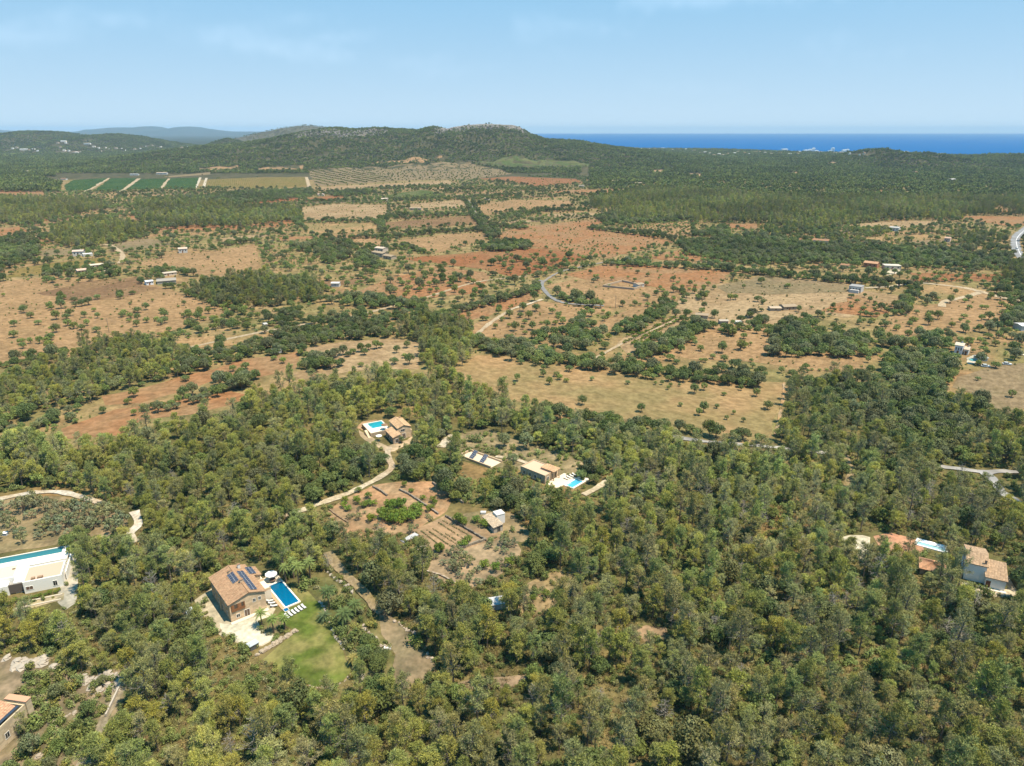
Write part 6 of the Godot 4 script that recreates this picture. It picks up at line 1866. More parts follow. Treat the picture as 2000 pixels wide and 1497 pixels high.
func far_houses() -> void:
	var white := Color(0.56, 0.55, 0.52)
	var cream := Color(0.42, 0.36, 0.285)
	var grey := Color(0.30, 0.285, 0.26)
	var orange := Color(0.33, 0.19, 0.11)
	var sand := Color(0.36, 0.275, 0.19)
	cottage("white farmhouse with cream roofs at the edge of the dark oak wood", 1863, 691, 1882, 695, 6, 5.4, Color(0.66, 0.67, 0.70), Color(0.62, 0.53, 0.42), 0.9)
	cottage("low wing with a cream roof beside the white farmhouse", 1882, 693, 1898, 698, 6, 3.4, white, Color(0.60, 0.48, 0.36), 0.9, "house_wing", "outbuilding")
	cottage("small white shed in front of the white farmhouse", 1912, 706, 1929, 706, 5, 2.0, white, Color(0.78, 0.76, 0.72), 0.5, "white_shed", "shed", 0)
	pad("patio", [1888,700, 1902,694, 1908,702, 1902,712, 1892,712], Color(0.70, 0.64, 0.54), Color(0.62, 0.55, 0.45), 0.07, "pale yard below the white farmhouse", "yard")
	parasol("blue green parasol in the yard of the white farmhouse", at(1900, 711), 2.2, Color(0.10, 0.28, 0.28))
	cottage("white house cut off by the right edge above the white farmhouse", 1995, 647, 2030, 647, 8, 3.4, white, Color(0.75, 0.74, 0.72), 0.5, "white_house", "house", 0)
	cottage("white house with an orange roof among dark trees", 1587, 477, 1618, 479, 9, 4.6, white, orange, 1.2, "white_house")
	cottage("white house with a grey roof behind the dark tree belt", 1737, 451, 1762, 454, 9, 4.4, Color(0.66, 0.64, 0.62), Color(0.46, 0.44, 0.42), 1.0, "white_house")
	cottage("pink walled house near the main road bend", 1844, 472, 1860, 474, 8, 4.2, Color(0.62, 0.48, 0.40), Color(0.50, 0.34, 0.25), 1.0, "pink_house")
	cottage("brick red house behind the long dark hedge", 1686, 522, 1712, 525, 9, 4.4, Color(0.42, 0.19, 0.11), Color(0.48, 0.28, 0.17), 1.2, "red_house")
	cottage("pale flat roofed house right of the brick red house", 1728, 526, 1760, 527, 9, 3.2, Color(0.60, 0.53, 0.43), Color(0.62, 0.56, 0.47), 0.0, "flat_house")
	pad("yard", [1722,528, 1760,526, 1756,534, 1735,538, 1722,536], Color(0.66, 0.58, 0.46), Color(0.58, 0.48, 0.36), 0.07, "pale yard in front of the flat roofed house", "yard")
	cottage("low cream house between the orange triangle and the brick red house", 1641, 523, 1656, 525, 7, 2.8, cream, orange, 0.8, "low_house")
	var ruin := cottage("roofless pale stone house standing alone on the grey field", 1657, 570, 1681, 573, 9, 4.6, Color(0.52, 0.50, 0.47), Color(0.34, 0.33, 0.32), 0.0, "stone_ruin", "ruin", 4)
	slab_part("porch", ruin, 1.5, 8.0, 0.3, 3.0, 0, 2.4, Color(0.46, 0.44, 0.42))
	cottage("stone barn with a sandy roof among round trees", 1531, 607, 1556, 606, 7, 2.8, Color(0.40, 0.31, 0.22), sand, 1.0, "stone_barn", "barn", 2)
	cottage("small stone barn left of the larger one among round trees", 1505, 608, 1526, 608, 6, 2.2, Color(0.42, 0.34, 0.24), Color(0.50, 0.40, 0.29), 0.5, "stone_barn", "barn", 1)
	cottage("ruined barn at the end of the dark diagonal hedge", 1358, 622, 1382, 624, 6, 2.6, Color(0.42, 0.33, 0.23), sand, 0.7, "stone_barn", "barn", 1)
	cottage("grey hut on the tan field right of the ruined barn", 1406, 634, 1422, 634, 4, 2.4, grey, Color(0.44, 0.38, 0.31), 0.5, "hut", "hut", 1)
	cottage("white roofed well house among the round trees", 1438, 634, 1447, 634, 3, 1.8, white, white, 0.5, "well_house", "hut", 0)
	# the walled ruin
	var c := thing("walled_ruin", "square stone enclosure with a small white end house", "ruin", at(1178, 561))
	for s in [[1178, 561, 1238, 567], [1238, 567, 1258, 560], [1258, 560, 1215, 551], [1215, 551, 1178, 561]]:
		var a := at(s[0], s[1]) - c.position
		var b := at(s[2], s[3]) - c.position
		var w := MB.new()
		var n := Vector3(-(b - a).z, 0, (b - a).x).normalized() * 0.4
		w.hexa([a + n, b + n, b - n, a - n], 1.7, Color(0.36, 0.28, 0.20))
		part("wall_run", w, mat("rock"), c)
	cottage("small white end house of the square stone enclosure", 1247, 563, 1258, 561, 6, 2.8, white, sand, 0.6, "white_hut", "hut", 1)
	# left plain
	cottage("stone farm of the cluster at the middle of the plain, left part", 726, 500, 744, 504, 8, 4.2, Color(0.46, 0.38, 0.29), sand, 0.8)
	cottage("stone farm of the cluster at the middle of the plain, tallest part", 732, 494, 748, 496, 8, 5.4, Color(0.54, 0.46, 0.37), Color(0.60, 0.48, 0.38), 0.8)
	cottage("stone farm of the cluster at the middle of the plain, right part", 748, 505, 762, 508, 7, 3.2, Color(0.44, 0.36, 0.27), sand, 0.7)
	cottage("white house with outbuildings above the yellow green vineyard strip", 142, 501, 163, 500, 9, 4.8, white, Color(0.60, 0.46, 0.38), 1.0, "white_house")
	cottage("low white annex right of the white house with outbuildings", 163, 502, 181, 500, 6, 2.4, white, Color(0.7, 0.68, 0.64), 0.0, "annex", "outbuilding", 1)
	cottage("white house with a round tree at its right side on the left plain", 349, 495, 366, 494, 8, 4.4, white, Color(0.58, 0.46, 0.36), 1.0, "white_house")
	cottage("low house with a pinkish roof below the yellow green vineyard strip", 152, 536, 182, 531, 9, 3.2, cream, Color(0.58, 0.42, 0.32), 0.9, "low_house")
	cottage("cream flat house behind the low house with a pinkish roof", 178, 525, 202, 522, 8, 3.0, Color(0.66, 0.58, 0.48), Color(0.66, 0.55, 0.42), 0.3, "flat_house")
	cottage("small cream hut right of the low house with a pinkish roof", 204, 536, 220, 533, 5, 2.4, cream, Color(0.56, 0.42, 0.32), 0.5, "hut", "hut", 1)
	cottage("long white barn on the left plain", 286, 558, 306, 554, 6, 3.2, Color(0.72, 0.74, 0.77), Color(0.66, 0.67, 0.68), 0.4, "white_barn", "barn", 4)
	cottage("grey brown shed joined to the long white barn", 307, 556, 344, 553, 12, 2.6, Color(0.38, 0.34, 0.29), Color(0.36, 0.32, 0.27), 0.4, "farm_shed", "shed", 0)
	cottage("low cream farm building behind the long white barn", 314, 541, 345, 537, 7, 2.6, Color(0.58, 0.50, 0.40), Color(0.50, 0.43, 0.34), 0.5, "farm_shed", "shed", 2)
	cottage("small white house half hidden in the dark grove", 647, 561, 662, 561, 6, 3.2, white, Color(0.66, 0.62, 0.56), 0.5, "white_house", "house", 1)
	cottage("pale stone hut behind the leftmost field hedge of the caravan", 517, 640, 524, 638, 4, 2.2, grey, Color(0.5, 0.48, 0.45), 0.4, "hut", "hut", 1)
	cottage("white ruin wall in the bushes below the left pine grove", 352, 722, 362, 714, 3, 2.2, Color(0.72, 0.70, 0.66), Color(0.66, 0.64, 0.6), 0.0, "ruin_wall", "ruin", 0)
	cottage("round cream house by the bright green wedge", 745, 393, 758, 392, 8, 4.0, cream, Color(0.62, 0.52, 0.40), 0.8, "low_house", "house", 2)
	cottage("cream farm compound house beside the lane", 800, 411, 822, 411, 8, 3.4, cream, sand, 0.9)
	cottage("pale hut at the corner of the far lane hedge", 945, 391, 953, 393, 7, 3.4, cream, sand, 0.8, "hut", "hut", 1)
	cottage("pale house at the end of the brown field near the forest", 1131, 366, 1141, 366, 9, 4.0, Color(0.68, 0.60, 0.50), cream, 0.7, "pale_house", "house", 2)
	cottage("cream house by the dark red field", 1196, 356, 1210, 356, 10, 4.0, cream, sand, 0.9, "pale_house", "house", 2)
	cottage("cream house with two gables at the forest edge above the orange strip", 1240, 361, 1254, 361, 10, 4.2, cream, sand, 0.9, "pale_house", "house", 2)
	cottage("light stone house in the forest beyond the orange clearing", 1333, 396, 1347, 397, 10, 4.4, Color(0.64, 0.54, 0.42), sand, 1.0, "pale_house", "house", 3)
	cottage("white house alone in the far right forest", 1856, 356, 1867, 356, 12, 7.0, white, Color(0.7, 0.66, 0.6), 1.0, "white_house", "house", 2)
	cottage("tiny orange roofed house in the far right forest", 1786, 340, 1792, 340, 10, 6.0, cream, orange, 1.0, "pale_house", "house", 0)
	cottage("long white barn behind the green vineyard plots", 253, 343, 269, 343, 9, 4.0, white, Color(0.72, 0.71, 0.69), 0.4, "white_barn", "barn", 2)
	cottage("white farmhouse behind the green vineyard plots", 305, 341, 325, 341, 10, 5.0, white, Color(0.58, 0.44, 0.34), 1.0, "farmhouse", "house", 3)
	cottage("pale house at the far left forest edge", 50, 338, 75, 337, 10, 5.0, cream, Color(0.6, 0.48, 0.38), 0.9, "pale_house", "house", 3)
	cottage("white house in the far left wood above the vineyard plots", 118, 352, 128, 352, 9, 4.0, white, orange, 0.9, "white_house", "house", 1)
	cottage("white roof at the foot of the ridge left of the orchard rows", 620, 383, 632, 383, 8, 3.4, Color(0.68, 0.6, 0.52), Color(0.62, 0.48, 0.4), 0.7, "pale_house", "house", 1)
	# dwellings of the hill village on the left and of the coast
	var coastal := [[1239,291], [1252,292], [1265,292], [1278,292], [1292,291], [1310,294], [1322,293], [1338,293], [1352,296], [1366,300], [1375,299], [1385,301], [1392,305], [1402,303], [1410,305], [1420,302], [1432,301], [1440,298], [1452,301], [1461,303], [1472,299], [1480,298], [1492,300], [1505,302], [1520,301], [1540,303], [1556,302], [1613,304], [1660,303], [1680,305], [1688,302], [1645,300], [1628,301], [1600,299], [1560,298]]
	var i := 0
	var village := [[22,293], [30,292], [38,295], [46,293], [54,296], [62,294], [70,296], [110,282], [118,279], [126,283], [115,290], [122,296], [132,297], [140,299], [146,300], [163,282], [172,285], [180,288], [190,291], [196,297], [205,290], [212,293], [224,292], [236,292], [244,295], [260,294], [272,292], [284,288], [296,286], [312,289], [340,292], [352,291], [364,288]]
	var order := {}
	for list in [coastal, village]:
		var xs: Array = list.map(func(p): return p[0])
		xs.sort()
		for n in xs.size():
			order[xs[n]] = n
	for p in coastal:
		i += 1
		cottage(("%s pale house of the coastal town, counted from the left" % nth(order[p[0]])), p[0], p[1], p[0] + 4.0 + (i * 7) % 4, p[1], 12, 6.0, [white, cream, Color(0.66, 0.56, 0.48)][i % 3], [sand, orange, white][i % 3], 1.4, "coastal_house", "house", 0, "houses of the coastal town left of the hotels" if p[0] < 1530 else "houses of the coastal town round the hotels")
	for p in village:
		i += 1
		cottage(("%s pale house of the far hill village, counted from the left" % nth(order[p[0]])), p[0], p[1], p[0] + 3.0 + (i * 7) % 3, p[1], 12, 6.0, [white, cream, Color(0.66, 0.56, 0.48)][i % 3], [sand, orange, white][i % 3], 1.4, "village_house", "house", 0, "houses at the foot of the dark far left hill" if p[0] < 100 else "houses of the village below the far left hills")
	# white hotels on the shore: [left, base, width, height in metres, wings]
	var hotels := [[1527,296,12,24,"single white hotel block left of the others on the shore"], [1570,297,9,18,"low white hotel left of the hotel with a tower"], [1580,297,7,24,"white hotel with the first tower on the shore"], [1588,297,4,36,"narrow white tower beside the first hotel group"], [1592,297.5,7,15,"low white block right of the narrow tower"], [1619,298,6,18,"low white block at the foot of the tallest tower"], [1625,298,5,40,"tallest white hotel tower on the shore"],
		[1645,299,6,26,"left block of the central white hotel group"], [1652,299,7,32,"tall block of the central white hotel group"], [1690,299.5,16,28,"wide white hotel left of the cone hill"], [1757,302,8,22,"left white hotel right of the cone hill"], [1766,302,9,26,"right white hotel right of the cone hill"], [1833,301.5,14,8,"long low white building on the far headland"], [1895,307.5,8,10,"small white block between the right hills"], [1640,300,4,14,"pink low block before the central white hotel group"]]
	for h in hotels:
		var a := at(h[0], h[1])
		var b := at(h[0] + h[2], h[1])
		var v := thing("hotel", h[4], "hotel", a)
		var w := b.x - a.x
		var m := MB.new()
		var tall: float = h[3] * 0.62
		m.box(w / 2, -3, -9, w, tall + 3.0, 18, Color(0.80, 0.79, 0.77) if not h[4].begins_with("pink") else Color(0.62, 0.46, 0.38))
		m.box(w * 0.6, tall, -9, w * 0.3, 2.0, 8, white)
		part("wall", m, mat("plaster"), v)
		for f in int(tall / 6.0):
			var q := MB.new()
			q.box(w / 2, f * 6.0 + 2.0, 0.6, w * 0.94, 2.2, 1.0, Color(0.32, 0.36, 0.40))
			part("balcony", q, mat("plaster"), v)
	# caravan, cars, poles
	var k := thing("caravan", "white caravan on the orange plot", "caravan", at(531, 692), deg_to_rad(12))
	var body := MB.new()
	body.box(2.6, 0.5, -1.1, 5.6, 2.2, 2.2, Color(0.78, 0.79, 0.80))
	body.box(2.6, 2.7, -1.1, 5.2, 0.15, 1.9, Color(0.72, 0.74, 0.76))
	part("body", body, mat("plaster"), k)
	for x in [1.0, 3.0, 4.6]:
		var q := MB.new()
		q.box(x, 1.5, 0.012, 0.8, 0.7, 0.05, GLASS)
		part("window", q, mat("glass", 0.12, 0.5), k)
	for z in [0.05, -2.25]:
		var w := MB.new()
		w.tube([Vector3(2.6, 0.32, z - 0.1), Vector3(2.6, 0.32, z + 0.1)], [0.32, 0.32], 10, Color(0.03, 0.03, 0.03))
		part("wheel", w, mat("timber", 0.7), k)
	var bar := MB.new()
	bar.tube([Vector3(-0.2, 0.55, -1.1), Vector3(-1.3, 0.45, -1.1)], [0.07, 0.05], 5, Color(0.2, 0.2, 0.2))
	part("tow_bar", bar, mat("metal", 0.5, 0.5), k)
	car("white car under a tree right of the white farmhouse", 1967, 713, 1.2, Color(0.68, 0.68, 0.66))
	car("pale car in the yard before the white farmhouse", 1925, 717, 1.3, Color(0.62, 0.66, 0.66))
	car("white car near the right edge below the dirt road bend", 1951, 637, 1.0, Color(0.72, 0.72, 0.72))
	car("grey car on the main road bend", 1989, 472, 0.2, Color(0.34, 0.36, 0.38))
	car("white car on the main road bend", 1987, 487, 0.1, Color(0.7, 0.7, 0.7))
	car("dark car in the shade beside the dirt road bend", 1800, 583, 1.4, Color(0.08, 0.08, 0.09))
	car("grey van parked near the pale drive of the stone house", 1773, 558, 1.5, Color(0.40, 0.43, 0.46))
	for p in [[947, 596, "left of the country road"], [1015, 621, "at the end of the pale branching track"], [1202, 603, "below the walled ruin"], [213, 651, "among the scattered trees at the left"]]:
		var u := thing("utility_pole", "thin wooden utility pole " + p[2], "utility pole", at(p[0], p[1]), 0.4)
		var m := MB.new()
		m.tube([Vector3(0, -0.3, 0), Vector3(0, 9.5, 0)], [0.16, 0.11], 6, Color(0.20, 0.16, 0.12))
		part("pole", m, mat("bark"), u)
		var x := MB.new()
		x.box(0, 8.8, 0, 1.6, 0.14, 0.14, Color(0.20, 0.16, 0.12))
		part("crossbar", x, mat("bark"), u)

# ---------------------------------------------------------------- setting the trees up
var marks := [[465,1150,"the house with solar panels"], [556,1166,"the deep blue pool"], [610,1270,"the green lawn"], [60,1120,"the flat roofed white villa"], [60,1082,"the long narrow teal pool"], [757,850,"the villa with the turquoise pool"], [1052,915,"the low stone villa"], [1120,944,"the light blue pool"], [940,895,"the ground solar panels"], [972,1018,"the garden shed"], [735,1000,"the kitchen garden"], [930,1105,"the round olive plot"], [972,1184,"the white corrugated shed"],
	[1925,1115,"the white house in the pines"], [1760,1068,"the terracotta terrace"], [1665,1062,"the bright cream drive"], [1825,1100,"the tiled outbuilding"], [1880,690,"the white farmhouse"], [20,1400,"the house cut by the left edge"], [800,1275,"the bare dirt slope"], [200,1335,"the larger rock outcrop"], [60,1295,"the rock outcrop under the pines"], [1250,770,"the large dry meadow"], [1940,945,"the asphalt junction"], [540,690,"the white caravan"], [100,1020,"the olive grove"], [1235,560,"the walled ruin"], [1600,668,"the oval oak grove"],
	[1085,575,"the country road bend"], [1540,606,"the stone barns"], [1668,565,"the lone roofless house"], [745,500,"the stone farm cluster"], [316,552,"the long white barn"], [150,498,"the white house with outbuildings"], [270,1030,"the white gravel drive"], [655,968,"the pale garden track"], [1270,1238,"the little reddish clearing"], [1010,1332,"the brown forest clearing"], [1060,1165,"the clearing by the corrugated shed"], [1270,650,"the vegetable plot in rows"], [1160,950,"the sandy path"],
	[1840,570,"the round grassy field"], [640,720,"the sandy pale clearing"], [300,790,"the orange soil terraces"], [1920,760,"the grey brown field"], [1810,835,"the small orange oak clearing"], [1200,1497,"the middle of the bottom edge"], [1560,1497,"the right half of the bottom edge"], [1990,1450,"the lower right corner"], [500,1497,"the left half of the bottom edge"], [1450,1200,"the middle of the lower right wood"], [1995,1280,"the right edge of the lower wood"], [850,1497,"the bottom edge below the dirt slope"], [1750,1300,"the wood below the white house"]]
const NTH := ["", "second", "third", "fourth", "fifth", "sixth", "seventh", "eighth", "ninth", "tenth", "eleventh", "twelfth", "thirteenth", "fourteenth", "fifteenth", "sixteenth", "seventeenth", "eighteenth", "nineteenth"]

func nth(i: int) -> String:      # 0 is the first
	if i < 19:
		return "first" if i == 0 else NTH[i]
	var tens := (i + 1) / 10
	var t: String = ["", "", "twent", "thirt", "fort", "fift", "sixt"][mini(tens, 6)]
	var r := (i + 1) % 10
	return t + "ieth" if r == 0 else t + "y-" + ("first" if r == 1 else NTH[r - 1])

var called_as := {"pine": "pine", "oak": "dark broadleaf tree", "almond": "round light green tree", "olive": "grey green olive tree", "citrus": "bright green fruit tree", "shrub": "low bush", "dead": "bare grey dead pine"}
var node_name := {"pine": "pine_tree", "oak": "oak_tree", "almond": "almond_tree", "olive": "olive_tree", "citrus": "fruit_tree", "shrub": "bush", "dead": "dead_tree"}
var category_of := {"pine": "pine tree", "oak": "tree", "almond": "tree", "olive": "olive tree", "citrus": "fruit tree", "shrub": "bush", "dead": "dead tree"}

func look(kind: String, v: int, size: float) -> String:
	var s := "tall " if size > 1.02 else ("small " if size < 0.72 else "")
	if kind == "pine":
		return s + ["olive green pine", "deep green pine", "yellow green pine", "thin grey green pine", "bushy pine", "sparse pine with bare limbs"][v]
	if kind == "shrub":
		return s + ["dark green bush", "yellow green bush", "grey green bush", "wide green bush"][v]
	return s + called_as[kind]

func mark_of(q: Vector2) -> Array:       # the nearest landmark, on which side of it, how far
	var best := 0
	var least := 1e9
	for m in marks.size():
		var d: float = Vector2(q.x - marks[m][0], (q.y - marks[m][1]) * 1.25).length()
		if d < least:
			least = d
			best = m
	var dx: float = q.x - marks[best][0]
	var dy: float = (q.y - marks[best][1]) * 1.25
	return [best, (0 if dx < 0 else 1) if absf(dx) > absf(dy) else (2 if dy < 0 else 3), least]

func near_mark(q: Vector2) -> String:
	var m := mark_of(q)
	return "%s %s" % [["left of", "right of", "behind", "in front of"][m[1]], marks[m[0]][2]]

func set_up_trees() -> void:
	var per := {}
	for t in trees:
		var k: String = t[0]
		if not per.has(k):
			per[k] = []
		var p: Vector3 = t[2]
		var shown: bool = in_view(p + Vector3(0, 2, 0), -4.0)
		per[k].append([float(t[3]) / p.distance_to(Vector3(0, H, 0)) * (1.0 if shown else 0.0), t])
	var whole := {}
	for k in per:
		var list: Array = per[k]
		list.sort_custom(func(a, b): return a[0] > b[0])
		var single: bool = not k.begins_with("far_") and k != "tuft"
		var rest := {}
		var ranks := {}
		var crowns := []
		var woods := []
		for v in kinds[k]:
			crowns.append(v[1].mesh())
			woods.append(v[0].mesh())
		var made := []
		for i in list.size():
			var t: Array = list[i][1]
			if single and i < 300 and list[i][0] > 0.0:
				made.append(t)
			else:
				var z: String = t[6]
				if not rest.has(z):
					rest[z] = {}
				if not rest[z].has(t[1]):
					rest[z][t[1]] = []
				rest[z][t[1]].append(t)
		# which landmark each stands by, and how far down the line
		for t in made:
			var q := pix(t[2] + Vector3(0, 1, 0))
			var m := mark_of(q)
			var best: int = m[0]
			var way: int = m[1]
			var least: float = m[2]
			var lk := look(k, t[1], t[3])
			var key := "%s|%d|%d" % [lk, best, way]
			if not ranks.has(key):
				ranks[key] = []
			ranks[key].append([least, t, best, way, lk])
		for key in ranks:
			var row: Array = ranks[key]
			row.sort_custom(func(a, b): return a[0] < b[0])
			for i in row.size():
				var t: Array = row[i][1]
				var way: String = ["left of", "right of", "behind", "in front of"][row[i][3]]
				var label := "%s %s %s" % [row[i][4], way, marks[row[i][2]][2]]
				if row.size() > 1:
					label = "%s %s %s, %s" % [row[i][4], way, marks[row[i][2]][2], "nearest" if i == 0 else nth(i) + " nearest"]
				if label.split(" ").size() > 16:
					label = label.replace(row[i][4], called_as[k])
				var o := thing(node_name[k], label, category_of[k], t[2], t[4], "%ss %s" % [called_as[k], {"wood": "in the wood in front", "plain": "on the plain", "garden": "in the gardens", "grove": "in the grove", "scrub": "on the rocky slope"}.get(t[6], "on the far plain")])
				o.scale = Vector3(1.0, 1.05 + 0.28 * sin(t[4] * 7.0), 1.0) * float(t[3])
				var tint := "tint_%d" % (int(t[4] * 10.0) % 5)
				if woods[t[1]].get_surface_count():
					var w := MeshInstance3D.new()
					w.name = "trunk"
					w.mesh = woods[t[1]]
					w.material_override = mat("bark")
					o.add_child(w, true)
				if crowns[t[1]].get_surface_count():
					var c := MeshInstance3D.new()
					c.name = "crown"
					c.mesh = crowns[t[1]]
					c.material_override = mats[tint]
					o.add_child(c, true)
		for z in rest:
			if not whole.has(z):
				whole[z] = {}
			if k.begins_with("far_"):
				k = k
			whole[z][k] = rest[z]
	var names := {"grass": ["dry_grass", "dry grass and low growth between the pines"], "wood": ["pine_wood", "pines and undergrowth of the wood that fills the lower half"], "plain": ["hedgerow_trees", "trees and bushes of the hedges and groves across the plain"], "far wood": ["coastal_forest", "far forest reaching from the plain to the coastal town"], "ridge": ["ridge_forest", "forest covering the ridge and the hills at left"], "pine plain": ["plain_forest", "pine forest filling the right side of the plain"], "garden": ["garden_bushes", "low bushes of the gardens and dry hillside"], "scrub": ["slope_bushes", "bushes of the rocky lower left slope"], "grove": ["grove_trees", "remaining trees of the olive grove"]}
	for z in whole:
		var root := thing(names[z][0], names[z][1], {"garden": "bushes", "scrub": "bushes", "grass": "grass"}.get(z, "forest"), Vector3.ZERO)
		root.set_meta("kind", "stuff")
		for k in whole[z]:
			for v in whole[z][k]:
				var list: Array = whole[z][k][v]
				var both := MB.new()
				both.add(kinds[k][v][0])
				both.add(kinds[k][v][1])
				var mm := MultiMesh.new()
				mm.transform_format = MultiMesh.TRANSFORM_3D
				mm.use_colors = true
				mm.mesh = both.mesh()
				mm.instance_count = list.size()
				for i in list.size():
					var t: Array = list[i]
					var b := Basis(Vector3.UP, t[4]).scaled(Vector3(1.0, 1.05 + 0.28 * sin(t[4] * 7.0), 1.0) * float(t[3]))
					mm.set_instance_transform(i, Transform3D(b, t[2]))
					mm.set_instance_color(i, t[5])
				var o := MultiMeshInstance3D.new()
				o.name = {"pine": "pines", "far_pine": "pines", "oak": "broadleaf_trees", "far_oak": "broadleaf_trees", "almond": "orchard_trees", "shrub": "bushes", "dead": "dead_trees", "olive": "olive_trees", "citrus": "fruit_trees", "tuft": "grass_tufts"}[k]
				o.multimesh = mm
				o.material_override = mat("leaf", 0.75, 0.25)
				root.add_child(o, true)
				o.set_meta("kind", "stuff")

func rocks_on_ridge() -> void:
	rng.seed = 91
	var m := MB.new()
	for i in 9:
		var a := TAU * i / 9
		var b := TAU * (i + 1) / 9
		var ra := 1.0 + 0.3 * sin(i * 2.3)
		var rb := 1.0 + 0.3 * sin((i + 1) % 9 * 2.3)
		var k := Color(0.25, 0.228, 0.20)
		m.quad(Vector3(cos(a) * ra, -0.5, sin(a) * ra), Vector3(cos(a) * ra * 0.8, 0.7, sin(a) * ra * 0.8), Vector3(cos(b) * rb * 0.8, 0.7, sin(b) * rb * 0.8), Vector3(cos(b) * rb, -0.5, sin(b) * rb), dim(k, 0.95 + 0.1 * sin(i * 5.0)))
		m.tri(Vector3(cos(a) * ra * 0.8, 0.7, sin(a) * ra * 0.8), Vector3(0.1, 1.0, 0), Vector3(cos(b) * rb * 0.8, 0.7, sin(b) * rb * 0.8), k)
	var at_ := []
	for i in 60000:
		var x := rnd(-930, 110)
		var z := -3300.0 + rnd(-200, 500)
		if rng.randf() < rocky(x, z) * 0.5:
			at_.append(Vector3(x, land(x, z), z))
	var mm := MultiMesh.new()
	mm.transform_format = MultiMesh.TRANSFORM_3D
	mm.use_colors = true
	mm.mesh = m.mesh()
	mm.instance_count = at_.size()
	for i in at_.size():
		mm.set_instance_transform(i, Transform3D(Basis(Vector3.UP, rnd(0, TAU)).scaled(Vector3(rnd(1.5, 6), rnd(1.0, 4.5), rnd(1.5, 5))), at_[i]))
		var t := rnd(0.6, 1.15)
		mm.set_instance_color(i, Color(t, t * rnd(0.95, 1), t * rnd(0.9, 1)))
	var o := MultiMeshInstance3D.new()
	o.name = "ridge_rocks"
	o.multimesh = mm
	o.material_override = mat("rock")
	add_child(o)
	tag(o, "pale limestone crags along the top of the ridge", "rocks", "", "stuff")

func clouds() -> ImageTexture:      # thin high streaks
	var w := 1024
	var h := 512
	var n := FastNoiseLite.new()
	n.seed = 3
	n.frequency = 0.006
	n.fractal_octaves = 6
	n.domain_warp_enabled = true
	n.domain_warp_amplitude = 60.0
	var im := Image.create(w, h, false, Image.FORMAT_RGBA8)
	for y in h / 2:
		var up := 1.0 - y / (h / 2.0)
		for x in w:
			var v := n.get_noise_2d(x * 2.6 + y * 1.5, y * 13.0 - x * 0.9) * 0.5 + 0.5
			var b := n.get_noise_2d(x * 0.9 + 900, y * 4.0) * 0.5 + 0.5
			var a := clampf((v - 0.47) * 2.4, 0, 1) * clampf((b - 0.42) * 3.4, 0, 1)
			im.set_pixel(x, y, Color(1, 1, 1, a * 0.2 * clampf(up * 14.0 - 0.3, 0, 1)))
	return ImageTexture.create_from_image(im)

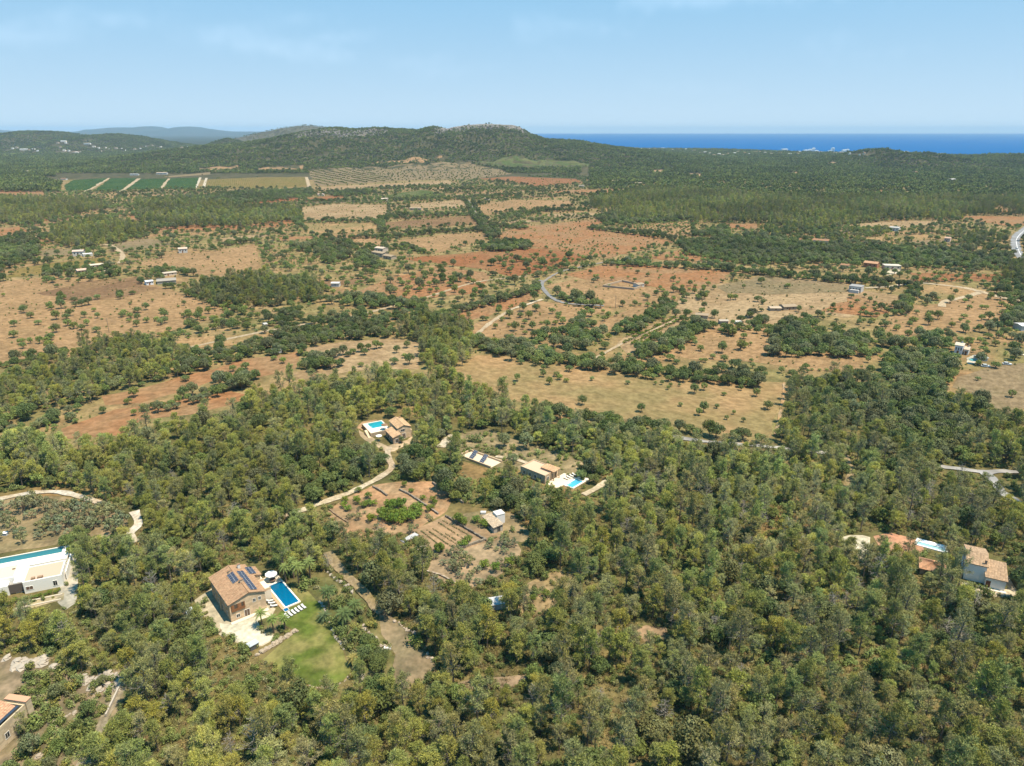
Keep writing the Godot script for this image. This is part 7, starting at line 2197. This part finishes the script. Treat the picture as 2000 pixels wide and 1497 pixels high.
func _ready() -> void:
	# --- camera
	var pitch := deg_to_rad(-19.62)
	var roll := 0.0
	var cb := Basis(Vector3.RIGHT, pitch) * Basis(Vector3(0, 0, 1), roll)
	ax = cb.x
	ay = cb.y
	az = -cb.z
	var cam := Camera3D.new()
	cam.name = "camera"
	cam.transform = Transform3D(cb, Vector3(0, H, 0))
	cam.fov = rad_to_deg(2.0 * atan(748.5 / F))
	cam.near = 1.0
	cam.far = 150000.0
	add_child(cam)
	cam.current = true
	# --- sky, haze and exposure
	var env := Environment.new()
	env.background_mode = Environment.BG_SKY
	var sm := ProceduralSkyMaterial.new()
	sm.sky_top_color = Color(0.030, 0.245, 0.465).linear_to_srgb()
	sm.sky_horizon_color = Color(0.355, 0.462, 0.545).linear_to_srgb()
	sm.sky_curve = 0.14
	sm.ground_bottom_color = Color(0.31, 0.43, 0.53).linear_to_srgb()
	sm.ground_horizon_color = Color(0.355, 0.462, 0.545).linear_to_srgb()
	sm.sun_angle_max = 4.0
	sm.sky_cover = clouds()
	sm.sky_cover_modulate = Color(1, 1, 1, 1.0)
	env.sky = Sky.new()
	env.sky.sky_material = sm
	env.tonemap_mode = Environment.TONE_MAPPER_LINEAR
	env.tonemap_exposure = 1.75
	env.fog_enabled = true
	env.fog_density = 0.000043
	env.fog_light_color = Color(0.75, 0.89, 1.0)
	env.sdfgi_enabled = true
	env.ssao_enabled = true
	env.ssil_enabled = true
	var we := WorldEnvironment.new()
	we.name = "environment"
	we.environment = env
	add_child(we)
	# --- sun: high, from the right and a little behind
	var sun := DirectionalLight3D.new()
	sun.name = "sun"
	sun.light_energy = 1.5
	sun.light_color = Color(1.0, 0.945, 0.85)
	sun.light_angular_distance = 0.5
	sun.shadow_enabled = true
	var dir := Vector3(-0.36, -1.0, -0.16).normalized()
	sun.basis = Basis.looking_at(dir, Vector3(0, 0, -1))
	add_child(sun)
	# --- materials
	big.seed = 1
	big.frequency = 0.006
	big.fractal_octaves = 3
	mid.seed = 2
	mid.frequency = 0.03
	mid.fractal_octaves = 3
	for n in [["stone", 0.95, 0.15], ["plaster", 0.9, 0.2], ["tile", 0.9, 0.2], ["rock", 0.95, 0.15], ["bark", 0.95, 0.1], ["cloth", 0.95, 0.1], ["soil_plain", 0.95, 0.1]]:
		mat(n[0], n[1], n[2])
	var leaf := mat("leaf", 0.75, 0.25)
	leaf.backlight_enabled = true
	leaf.backlight = Color(0.5, 0.5, 0.4)
	var tints := [Color(1, 1, 1), Color(1.12, 1.02, 0.85), Color(0.86, 0.92, 0.95), Color(1.08, 1.12, 1.0), Color(0.95, 0.88, 0.9)]
	for i in 5:
		var t := leaf.duplicate() as StandardMaterial3D
		t.albedo_color = dim(tints[i], 0.86).linear_to_srgb()
		t.resource_name = "tint_%d" % i
		mats["tint_%d" % i] = t
	# --- land
	ridge(3300, 1150, 900, [330,294, 385,287, 402,284, 444,281, 490,280, 525,272, 560,266, 590,259, 630,252, 658,249, 685,252, 700,252, 744,249, 776,252, 818,254, 835,250, 846,247, 874,251, 893,247, 912,244, 947,242, 1000,244, 1012,247, 1021,252, 1038,263, 1070,272, 1100,273, 1140,276, 1154,280, 1210,287, 1250,292, 1330,301, 1420,312])
	ridge(4200, 420, 420, [396,288, 425,276, 444,270, 462,276, 496,287])
	ridge(5200, 900, 1500, [445,290, 455,282, 469,272, 490,264, 525,256, 560,249, 595,244.5, 640,249, 680,256, 740,275], 2, 1.0)
	ridge(4600, 1000, 1200, [-300,280, -200,272, -80,265, 0,260, 21,260, 36,257, 52,254, 75,255, 94,254.5, 115,262, 140,268, 160,268, 175,264, 196,262, 217,259.5, 245,266, 280,276, 315,286, 340,293], 0, 9.0)
	ridge(20000, 3500, 3000, [-300,255, -60,250, 0,255, 40,257, 120,258, 147,258, 190,258, 205,253, 228,249, 260,249, 278,250, 297,246.5, 312,250.5, 325,253.5, 345,251, 371,247, 395,250.5, 413,254, 430,255.5, 448,257, 520,257, 620,257, 700,258], 4, 0.0)
	ridge(2700, 520, 600, [1560,322, 1640,315, 1660,311, 1690,304, 1703,298, 1715,293, 1727,290.5, 1740,293, 1752,299, 1765,304, 1785,303, 1800,299.5, 1818,298.5, 1835,302, 1850,308, 1880,310, 1920,308, 1950,303.5, 2000,302, 2080,301, 2200,310])
	for p in [[1060, 282], [1250, 290.5], [1400, 291.5], [1520, 296], [1700, 300.5], [1850, 303.5], [2000, 304.5], [2300, 309]]:
		var q := at(p[0], p[1])
		coast.append(Vector2(q.x, q.z))
	coast.insert(0, Vector2(coast[0].x - 900.0, -27000.0))
	wood = area(outline([-260,880, 0,862, 60,842, 125,864, 235,855, 275,828, 370,818, 470,788, 510,758, 600,745, 725,725, 822,725, 882,727, 902,748, 957,765, 1002,788, 1082,806, 1200,824, 1312,838, 1437,858, 1508,862, 1536,800, 1536,748, 1640,732, 1720,733, 1760,752, 1815,767, 1860,772, 1920,802, 1990,817, 2250,850, 2600,1620, -600,1620], 4.5))
	build_land()
	build_fields()
	build_kinds()
	# --- the houses and what lies round them
	house_with_panels()
	white_villa()
	turquoise_villa()
	low_villa()
	kitchen_garden()
	white_house_right()
	lower_left()
	far_houses()
	rocks_on_ridge()
	# --- trees
	plant_all()
	set_up_trees()
